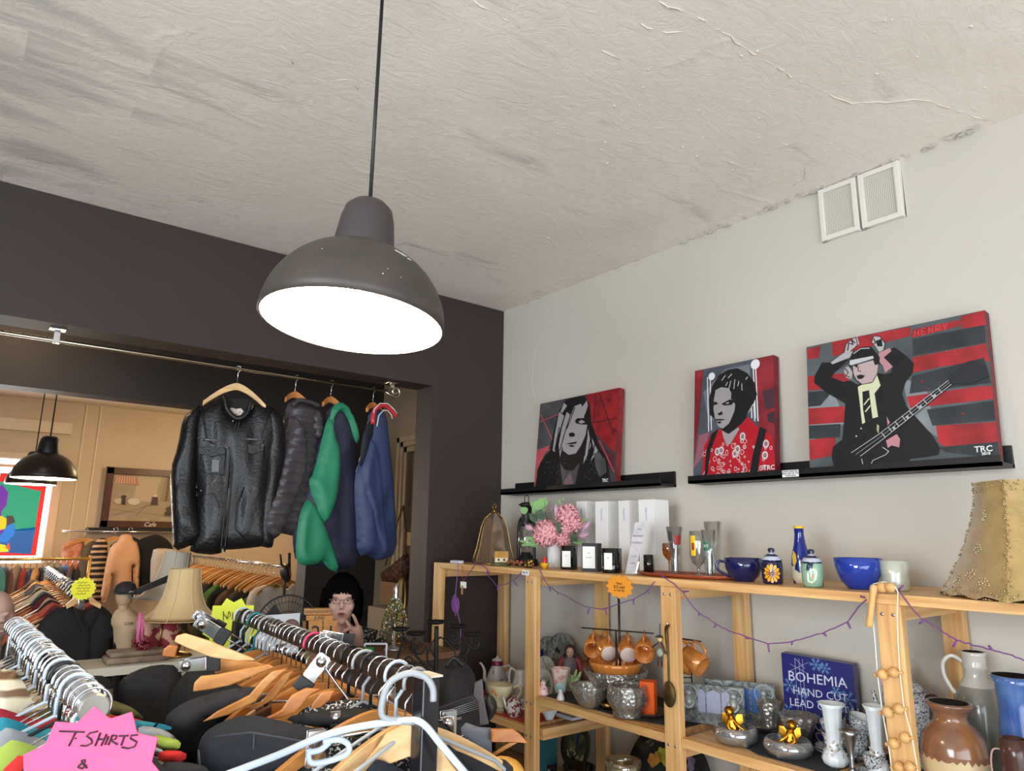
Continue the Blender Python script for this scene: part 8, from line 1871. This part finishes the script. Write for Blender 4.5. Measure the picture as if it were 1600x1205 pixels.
for i in range(16):
    P=A_C.lerp(B_C,(i+.5)/16)+Vector((0,0,.0));rz=yawC+rg.uniform(-.12,.12);m_,n_=colC[i];pos='frontmost' if i==0 else ORD[i]+' from the front'
    put_hanger(('pale','amber','honey','honey')[i % 4],P+Vector((0,0,-.011)),rz,'wooden hanger on the passage rail, %s' % pos,'hangers on the passage rail')
    put_garment(i,P+Vector((0,0,.035)),rz,m_,'%s top on the passage rail, %s' % (n_,pos),'garment','tops on the passage rail',sc=(1.05,2.2,1))
Pb=A_C+Vector((.0,-.02,-.02));t,plb=hung('black_blouse','black blouse with open collar facing us under the small yellow sign','blouse',[(96,950),(108,945),(116,949),(130,955),(144,949),(154,945),(168,952),(182,970),(192,992),(194,1002),(180,1006),(174,1000),(172,1070),(70,1070),(68,1012),(58,1010),(52,1000),(60,975),(78,958)],3.62,cl('black_crepe',(30,28,30),var=.2,scale=6),th=.028,sp=.02,fold=.004)
for s_ in (-1,1):
    ph_=Plane(PY(130,940,3.585),0);t_=T('wooden_hanger','pale hanger arm rising %s of the small yellow sign' % ('left' if s_<0 else 'right'),'hanger',tuple(ph_.O));b=MB();b.prism([ph_.w(130+s_*x,y) for x,y in ((7,932),(12,932),(28,945),(26,951),(10,943))],ph_.N,.01);b.build('hanger_arm',M_hw[1],t_)
for pts in (((114,951),(122,968),(131,985),(131,1064)),((146,951),(140,968),(132,985))):b=MB();px_tube(plb,pts,.042,.004,b,6);b.build('blouse_placket',MATS['black_crepe'],t)
# rail D with wooden hangers, white blazer
A_D=Vector((2.19,5.60,ZRB));B_D=Vector((2.26,8.5,ZRB));tD,dD=rail('clothes_rail','long back room clothes rail of wooden hangers behind the leather jacket',A_D,B_D,.014,M_chrome)
post(tD,A_D,.025,M_chrome,ZRB-.014);post(tD,B_D,.025,M_chrome,ZRB-.014)
colD=[(cl('oatmeal',(180,168,146)),'oatmeal'),(BK,'black'),(BK2,'charcoal'),(cl('leaf_green',(70,110,50)),'leaf green'),(cl('tobacco',(110,80,50)),'tobacco'),(BK,'plain black'),(cl('terracotta',(160,84,50)),'terracotta'),(cl('dark_olive',(70,66,44)),'dark olive'),(BK2,'off-black'),(cl('bark',(84,62,46)),'bark brown')]
for i in range(26):
    P=A_D.lerp(B_D,(i+.4)/26)+Vector((0,0,-.011));rz=rg.uniform(-.2,.2);m_,n_=colD[i % 10];pos='frontmost' if i==0 else ORD[i]+' from the front'
    put_hanger(('honey','amber','pale')[i % 3],P,rz,'wooden hanger on the back room rail, %s' % pos,'hangers on the back room rail')
    if i % 2:put_garment(i,P+Vector((0,0,-.04)),rz,m_,'%s garment on the back room rail, %s' % (n_,pos),'garment','clothes on the back room rail',sc=(1,1.8,1))
hung('cream_blazer','off-white open collared blazer hanging at the front of the back rail','blazer',[(416,912),(432,918),(448,922),(458,910),(464,918),(464,975),(382,975),(384,940),(392,922)],5.62,mat('off_white_cloth',(190,182,172),.85),th=.03)
b=MB();
t=T('shoulder_bag','black shoulder bag with long straps hanging above the cream blazer','bag',tuple(PY(445,885,5.55)));pS=Plane(PY(445,885,5.55),0)
b=MB();pillow(b,pS.pix([(437,888),(444,879),(454,884),(456,905),(448,912),(438,902)]),lambda u,v:pS.to3(u,v),pS.N,.05,rim=.05,sp=.03);b.build('bag_body',M_black,t);b=MB();b.tube([pS.w(438,866),pS.w(440,884)],.008,6);b.tube([pS.w(452,864),pS.w(452,890)],.012,6);b.build('bag_strap',M_black,t)
# table in the passage with lampshades, mannequin, fabrics
zt4=1.20;tt=T('white_table','narrow white topped table in front of the black blouse','table',(.6,3.12,0));xa_=PZ(92,1040,zt4).x-.02
b=MB();b.b2((.3,3.08,zt4-.03),(.98,3.32,zt4));b.build('table_top',mat('table_white',(206,200,184),.5),tt,bevel=.002);
for x_ in (.33,.95):
    for y_ in (3.11,3.29):b=MB();b.b2((x_-.015,y_-.015,0),(x_+.015,y_+.015,zt4-.03));b.build('leg',M_black,tt)
z=zt4+.0006
P=footY(212,3.18,z);pq_=Plane(P,0);t=T('folded_fabric','crumpled brown and cream fabric folded on the white table','fabric',tuple(P));b=MB();b.box(P+Vector((0,0,.012)),(.22,.12,.024));b.box(P+Vector((.0,0,.034)),(.2,.11,.02));b.build('fabric_fold',mat('crumpled_taupe',(150,130,112),.9,rgb2=(110,90,74),scale=14,bump=.6,bscale=25),t,bevel=.009)
P=footY(255,3.24,z+.0);t=T('floral_handbag','wine red and cream floral tote on the white table','bag',tuple(P));pq_=Plane(P,radians(-10));b=MB()
pillow(b,pq_.pix([(208,1022),(212,990),(222,966),(270,960),(284,972),(286,1000),(278,1024)]),lambda u,v:pq_.to3(u,v),pq_.N,.05,rim=.06,sp=.015,fold=.005,seed=2);b.build('bag_body',mat('floral_canvas',(128,44,50),.8,rgb2=(196,150,124),scale=22,thr=.54),t)
b=MB();px_tube(pq_,[(252,965),(250,990),(246,1018)],.055,.003,b,6);b.build('cord_trim',M_brass,t)
P=footY(219,3.16,z+.02);t=T('pink_tassel','fluffy pink curtain tassel leaning on the floral tote','tassel',tuple(P));b=MB();pt_=Plane(P,0)
for q in range(26):
    x_=rg.uniform(-5,5);b.tube([pt_.w(219+x_*.3,958,rg.uniform(-.01,.01)),pt_.w(219+x_,975,rg.uniform(0,.03)),pt_.w(217+x_*1.1,1003+rg.uniform(-3,2),rg.uniform(0,.03))],.0028,5)
b.build('tassel_strands',mat('pink_silk_strand',(206,110,150),.5),t)['kind']='stuff'
b=MB();rgq=random.Random(4)
for q in range(40):b.ball(pt_.w(rgq.uniform(206,232),rgq.uniform(1000,1014),rgq.uniform(.0,.03)),.006,6)
tb=T('berry_garland','dark red bead garland heaped at the foot of the pink tassel','garland',tuple(pt_.w(219,1012)));b.build('beads',mat('garnet_bead',(110,24,34),.3),tb)['kind']='stuff'
def bell_shade(label,cpx,Y,ytop,ybot,rt,rb,m,ribs=8,name='lampshade',lampy=None,tilt=0):
    P=PY(cpx,ybot,Y);k=mpp(P);H=PY(cpx,ytop,Y).z-P.z;t=T(name,label,'lampshade',(P.x,P.y,z if lampy else P.z));R_=Matrix.Rotation(tilt,3,'Y')
    prof=[(rb*k,0),(rb*.82*k,.08*H),(rb*.62*k,.24*H),(rb*.50*k,.45*H),((rb*.40*.6+rt*.4)*k*1.1,.68*H),(rt*k,H)]
    b=MB();b.lathe(prof,P,40,R=R_);b.lathe([(rb*k,0),(rb*k-.003,.002)],P,40,R=R_);b.build('shade_fabric',m,t)
    b=MB()
    for q in range(ribs):
        a=2*pi*q/ribs+.2;b.tube([P+R_ @ Vector(((r_+.001)*cos(a),(r_+.001)*sin(a),h)) for r_,h in prof],.0016,5)
    b.build('shade_rib',mat('rib_piping',(206,184,148),.7),t)
    b=MB();b.cyl((P.x,P.y,z if lampy else P.z),(P.x,P.y,P.z+H*.8),.008,seg=10)
    if lampy:b.lathe([(.0002,0),(.06,0),(.05,.01),(.0002,.02)],(P.x,P.y,z),20)
    b.build('lamp_stem',M_brass,t);return t
bell_shade('large beige bell lampshade with cream ribs on the white table',282,3.22,889,967,23,59,mat('beige_shade_silk',(204,176,132),.8,var=.08,scale=3),lampy=True)
bell_shade('paler grey lampshade tilted behind the beige bell shade',262,3.75,862,938,20,48,mat('grey_shade_silk',(182,172,156),.8),ribs=6,tilt=.1)
P=PY(235,915,3.5);pl5=Plane(P,0);t=T('black_belt','black belt with buckle draped across the paler lampshade','belt',tuple(P));b=MB();b.prism([pl5.w(x,y) for x,y in ((206,932),(204,924),(262,899),(266,908))],pl5.N,.006);b.build('belt_strap',M_black,t);b=MB();b.tube([pl5.w(205+5*cos(a),930+6*sin(a),.004) for a in [i*pi/5 for i in range(10)]],.003,6,closed=True);b.build('belt_buckle',M_steel,t)
# capped mannequin in a cream T-shirt
P=PY(195,930,3.55);k=mpp(P);t=T('mannequin','pale shop mannequin wearing a black cap and cream T-shirt','mannequin',(P.x,P.y,0));b=MB();b.ball(P,15*k,20,sc_=(.85,.95,1.2));b.cyl(P-Vector((0,0,30*k)),P-Vector((0,0,10*k)),7*k);b.build('mannequin_head',mat('mannequin_skin',(188,160,130),.5),t)
b=MB();b.lathe([(16*k,2*k),(16.5*k,9*k),(13*k,17*k),(6*k,20.5*k),(.0002,21*k)],P,24);b.prism([P+Vector((x*k,y*k,3*k)) for x,y in ((-15,-4),(-16,-18),(-6,-27),(6,-27),(14,-18),(15,-4))],(0,0,1),.006);b.build('black_cap',mat('cap_cloth',(36,34,34),.7,var=.3,scale=30),t)
b=MB();pm_=Plane(P,0);pillow(b,pm_.pix([(188,950),(200,948),(214,956),(226,972),(222,990),(214,988),(214,1045),(176,1045),(178,985),(172,972),(178,956)]),lambda u,v:pm_.to3(u,v),pm_.N,.07,rim=.07,sp=.02,fold=.004,seed=3,back=1);b.build('cream_tshirt',mat('cream_tee',(206,180,146),.85),t)
text('lettering','COR',pm_.w(196,972,.075),(1,0,0),(0,0,1),5*k*1.2,M_ink,t)
b=MB();b.cyl((P.x,P.y,0),(P.x,P.y,P.z-30*k),.02);b.build('stand_pole',M_black,t)
# sculpted head at the left edge
P=PD(-8,965,2.3);k=mpp(P);t=T('sculpture','pinkish sculpted bust cut off by the left edge','sculpture',(P.x,P.y,P.z-45*k));b=MB();b.ball(P,32*k,22,sc_=(.8,.85,1.25));b.cyl(P-Vector((0,0,70*k)),P-Vector((0,0,20*k)),15*k);fv=(C0-P).normalized();rr_=MR[0]
b.tube([P+fv*24*k+rr_*10*k+Vector((0,0,8*k)),P+fv*30*k+rr_*12*k-Vector((0,0,8*k))],[3*k,6*k],8);b.tube([P+fv*25*k+rr_*4*k-Vector((0,0,20*k)),P+fv*25*k+rr_*18*k-Vector((0,0,20*k))],3*k,8)
for s_ in (2,18):b.ball(P+fv*22*k+rr_*s_*k+Vector((0,0,6*k)),4*k,8)
b.ball(P+rr_*26*k,6*k,10,sc_=(.6,.6,1.3));b.build('head',mat('terracotta_skin',(170,138,124),.6,var=.3,scale=10),t,remesh=.004)
b=MB();b.box((P.x,P.y,(P.z-70*k)/2),(.12,.12,P.z-70*k));b.build('plinth',mat('plinth_brown',(90,70,54),.6),t)
# basket handles / silver studs in the gap
pq_=Plane(PD(145,1085,1.95),radians(-25));t=T('studded_bag','black bag with silver buckles in the gap between the two rails','bag',tuple(pq_.O));b=MB();pillow(b,pq_.pix([(118,1075),(134,1056),(168,1056),(182,1078),(178,1120),(120,1120)]),lambda u,v:pq_.to3(u,v),pq_.N,.04,rim=.05,sp=.016,fold=.004,seed=6);b.build('bag_body',BK,t)
b=MB()
for x_ in (147,158,164,170):b.tube([pq_.w(x_,1068,.045),pq_.w(x_+3,1078,.05),pq_.w(x_,1090,.045)],.003,6)
b.prism([pq_.w(x,y,.04) for x,y in ((142,1074),(184,1072),(184,1088),(142,1090))],pq_.N,.004);b.build('silver_buckle',mat('warm_steel',(150,140,124),.35,.9),t)
# ------------------------------------------------------------------ the woman behind the counter
Pw=PD(534,940,3.62);k=mpp(Pw)
U=MR[0].copy();U.z=0;U.normalize();Z_=Vector((0,0,1));N_=(C0-Pw);N_.z=0;N_.normalize()
W=lambda px,py,d=0.0:PD(px,py,3.62)+N_*d
hz=Pw                                       # head centre
t=T('person','woman with black hair and glasses in a speckled jacket, raising one finger','person',(Pw.x-N_.x*.06,Pw.y-N_.y*.06,0))
SK=mat('skin',(220,176,160),.5,var=.06,scale=30)
b=MB();c=hz-N_*.02
R3=Matrix((U,-N_,Z_)).transposed()
def H(u,v,d):return c+U*u+Z_*v+N_*d      # metres from the head centre
b.ball(H(0,.012,-.005),1,28,sc_=(.076,.088,.108),R=R3)                     # skull
b.ball(H(0,-.045,.018),1,22,sc_=(.058,.064,.066),R=R3)                     # lower face
b.ball(H(.004,-.092,.050),1,14,sc_=(.026,.022,.022),R=R3)                   # chin
for s_ in (-1,1):
    b.ball(H(s_*.038,-.022,.052),1,14,sc_=(.026,.022,.026),R=R3)            # cheeks
    b.ball(H(s_*.078,-.012,-.012),1,12,sc_=(.010,.018,.030),R=R3)           # ears
    b.ball(H(s_*.030,.034,.070),1,12,sc_=(.022,.012,.009),R=R3)             # brows
b.tube([H(0,.018,.080),H(.001,-.004,.094),H(.001,-.026,.104)],[.007,.0085,.0105],10)   # nose
for s_ in (-1,1):b.ball(H(s_*.010,-.029,.093),.0072,10)
b.ball(H(.001,-.055,.072),1,14,sc_=(.028,.016,.016),R=R3)                   # mouth mound
b.tube([H(0,-.06,-.02),H(0,-.12,-.03),H(0,-.17,-.045)],[.055,.052,.062],16)   # neck
# torso, arms, seated lower body
ch=H(0,-.17,-.06)
S_l=ch+U*-.17+Z_*-.05;S_r=ch+U*.17+Z_*-.05
b.tube([ch+Z_*.0,ch-Z_*.06,ch-Z_*.22,ch-Z_*.42,ch-Z_*.56],[.07,.125,.155,.15,.16],20)
b.tube([S_l,ch-Z_*.02,S_r],[.06,.085,.06],14)
el_r=W(577,1052,.02)+U*.02;wr=W(560,1004,.10)
b.tube([S_r,(S_r+el_r)/2+U*.03,el_r],[.056,.05,.043],12)
b.tube([el_r,el_r.lerp(wr,.5),wr],[.043,.036,.026],12)
el_l=S_l-Z_*.27-U*.04;wr_l=el_l+N_*.2+U*.1;b.tube([S_l,el_l],[.056,.043],12);b.tube([el_l,wr_l],[.042,.027],12);b.ball(wr_l+N_*.05,1,12,sc_=(.04,.045,.018),R=R3)
hp=ch-Z_*.58
for s_ in (-1,1):
    kn=hp+U*s_*.12+N_*.12-Z_*.06;ft=kn-Z_*(kn.z-.1);b.tube([hp+U*s_*.09,kn],[.085,.066],12);b.tube([kn,kn.lerp(ft,.45),ft],[.06,.055,.036],12);b.ball(ft+N_*.05-Z_*.05,1,12,sc_=(.04,.1,.04),R=R3)
# raised hand: palm, pointing index, curled fingers, thumb
pal=W(556,983,.12);up_=(W(552,960,.12)-W(560,1000,.12)).normalized()
b.tube([wr,wr.lerp(pal,.5),pal,pal+up_*.026],[.026,.029,.034,.03],12)
def fin(pts,r=.0088):b.tube([W(*p) for p in pts],[r*1.1,r,r*.95,r*.8][:len(pts)],8)
fin(((560,978,.12),(556,967,.135),(553,960,.14),(550,955,.142)),.0094)                       # index, up
fin(((553,978,.13),(546,976,.155),(540,979,.165),(537,983,.155)),.0092)              # middle, curled forward
fin(((553,985,.13),(545,985,.158),(540,988,.165),(538,992,.152)),.0088)
fin(((554,992,.125),(547,993,.15),(542,995,.155),(542,998,.145)),.008)
fin(((556,988,.12),(548,976,.13),(543,969,.135),(541,964,.135)),.0098)                # thumb
body=b.build('body',SK,t,remesh=.0042)
# clothing
b=MB()
b.tube([ch+Z_*.015,ch-Z_*.05,ch-Z_*.22,ch-Z_*.42,ch-Z_*.6],[.075,.138,.168,.163,.172],24);b.tube([S_l,ch-Z_*.03,S_r],[.068,.092,.068],14)
b.build('black_top',mat('black_top_cloth',(22,22,25),.8),t,remesh=.008)
SPJ=mat('speckled_jacket_cloth',(32,32,34),.85,rgb2=(176,172,170),scale=95,thr=.57)
b=MB();e2=el_r.lerp(wr,.55);b.tube([S_r+U*.0,S_r.lerp(el_r,.5)+U*.035,el_r,e2],[.078,.07,.058,.05],14);b.tube([ch+U*.06+N_*.07-Z_*.0,ch+U*.11+N_*.10-Z_*.2,ch+U*.12+N_*.1-Z_*.5],[.05,.07,.07],14);b.tube([S_r,ch+U*.07-Z_*.01],[.078,.06],12)
b.build('speckled_sleeve',SPJ,t,remesh=.007)
b=MB();b.tube([S_l,S_l.lerp(el_l,.5),el_l,wr_l],[.076,.066,.056,.04],14);b.build('black_sleeve',MATS['black_top_cloth'],t)
# hair: fringe and bob
b=MB();HR=mat('black_hair',(13,11,12),.6,bump=.2,bscale=90,spec=.0)
b.ball(H(0,.035,-.03),1,28,sc_=(.096,.100,.108),R=R3)
b.ball(H(-.078,-.03,-.035),1,20,sc_=(.038,.07,.10),R=R3);b.ball(H(.080,-.03,-.035),1,20,sc_=(.034,.07,.10),R=R3);b.ball(H(0,-.05,-.07),1,20,sc_=(.085,.05,.10),R=R3)
rgh=random.Random(6)
for q in range(15):
    u=-.072+q*.0103;v0=.088-5*u*u;ln=rgh.uniform(.030,.052) if abs(u)<.05 else .075
    b.tube([H(u*.8,v0+.012,.045),H(u*1.02,v0-.006,.082-abs(u)*.25),H(u*1.05+rgh.uniform(-.006,.006),v0-ln,.088-abs(u)*.36)],[.011,.010,.0035],7)
for s_ in (-1,1):
    for q in range(6):b.tube([H(s_*(.070+q*.005),.06,.03-q*.012),H(s_*(.088+q*.003),.0,.03-q*.014),H(s_*(.086+q*.004)+rgh.uniform(-.01,.01),-.085+rgh.uniform(-.02,.02),.02-q*.014)],[.012,.013,.004],7)
for q in range(17):
    u=-.080+q*.01
    b.tube([H(u*.25,.138,-.03),H(u*.75,.118-4*u*u,.035),H(u*1.02,.088-6*u*u,.070-abs(u)*.25),H(u*1.05,.058-7*u*u,.084-abs(u)*.34)],[.008,.013,.012,.009],8)
b.build('hair',HR,t,remesh=.0035)
# eyes, lips
for s_ in (-1,1):
    e=H(s_*.030,.012,.066)
    b=MB();b.ball(e,1,16,sc_=(.0150,.0105,.0085),R=R3);eo=b.build('eye',mat('eye_white',(222,214,208),.25),t)
    b=MB();b.ball(e+N_*.0072,1,12,sc_=(.0068,.0045,.0068),R=R3);o=b.build('iris',mat('dark_iris',(44,30,26),.2),None,org=t['_o']);o.location=(0,0,0);o.parent=eo
    b=MB();b.tube([H(s_*.014,.020,.076),H(s_*.030,.024,.078),H(s_*.047,.018,.070)],.0028,6);b.build('eyelid',mat('eyelid_skin',(150,104,92),.5),t)
    b=MB();b.tube([H(s_*.014,.041,.083),H(s_*.031,.045,.082),H(s_*.050,.036,.070)],[.0014,.0024,.0012],6);b.build('eyebrow',HR,t)
b=MB();b.tube([H(-.018,-.054,.084),H(-.007,-.0495,.090),H(.001,-.051,.092),H(.009,-.0495,.090),H(.020,-.054,.084)],[.0015,.0032,.0028,.0032,.0015],8);b.tube([H(-.017,-.058,.083),H(.001,-.064,.090),H(.019,-.058,.083)],[.0015,.0044,.0015],8);b.build('lips',mat('rose_lips',(176,104,98),.45),t)
b=MB();b.prism([H(.001+.012*cos(a),-.0555+.004*sin(a),.088) for a in [i*pi/6 for i in range(12)]],N_,.002);b.build('open_mouth',mat('mouth_dark',(58,28,28),.6),t)
# glasses
b=MB()
for s_ in (-1,1):
    pts=[H(s_*.032+.0235*cos(a),.008+.0125*sin(a)*(1.0 if sin(a)<0 else .85),.096-abs(.0235*cos(a)*0)-.004*(1 if s_*cos(a)>.5 else 0)) for a in [i*2*pi/20 for i in range(20)]]
    b.tube(pts,.0016,6,closed=True);b.tube([H(s_*.055,.014,.092),H(s_*.080,.012,.03),H(s_*.082,.006,-.01)],.0016,6)
b.tube([H(-.009,.014,.098),H(.009,.014,.098)],.0014,6);b.build('glasses',mat('rose_silver_frames',(168,140,136),.25,.7),t)
# bracelets
b=MB();d_=(wr-el_r).normalized();u_,v_,_=basis(d_)
for q in (.78,.84,.9):cc=el_r.lerp(wr,q);b.tube([cc+(u_*cos(a)+v_*sin(a))*.032 for a in [i*2*pi/18 for i in range(18)]],.004,6,closed=True)
b.build('bracelet',mat('dark_bead_bracelet',(70,54,48),.3,.4,var=.5,scale=200),t)
b=MB();b.box(W(533,998,.13),(.02,.008,.05));L(b.build('white_tag',M_paper,org=W(533,998,.13)),'small white card tag standing before the seated woman','tag')
# unused prototypes never reach the scene
for k_,used in H_USED.items():
    if not used:
        for ch in list(H_P[k_].children):bpy.data.objects.remove(ch)
        bpy.data.objects.remove(H_P[k_])
for o in sc.objects:
    if '_o' in o:del o['_o']
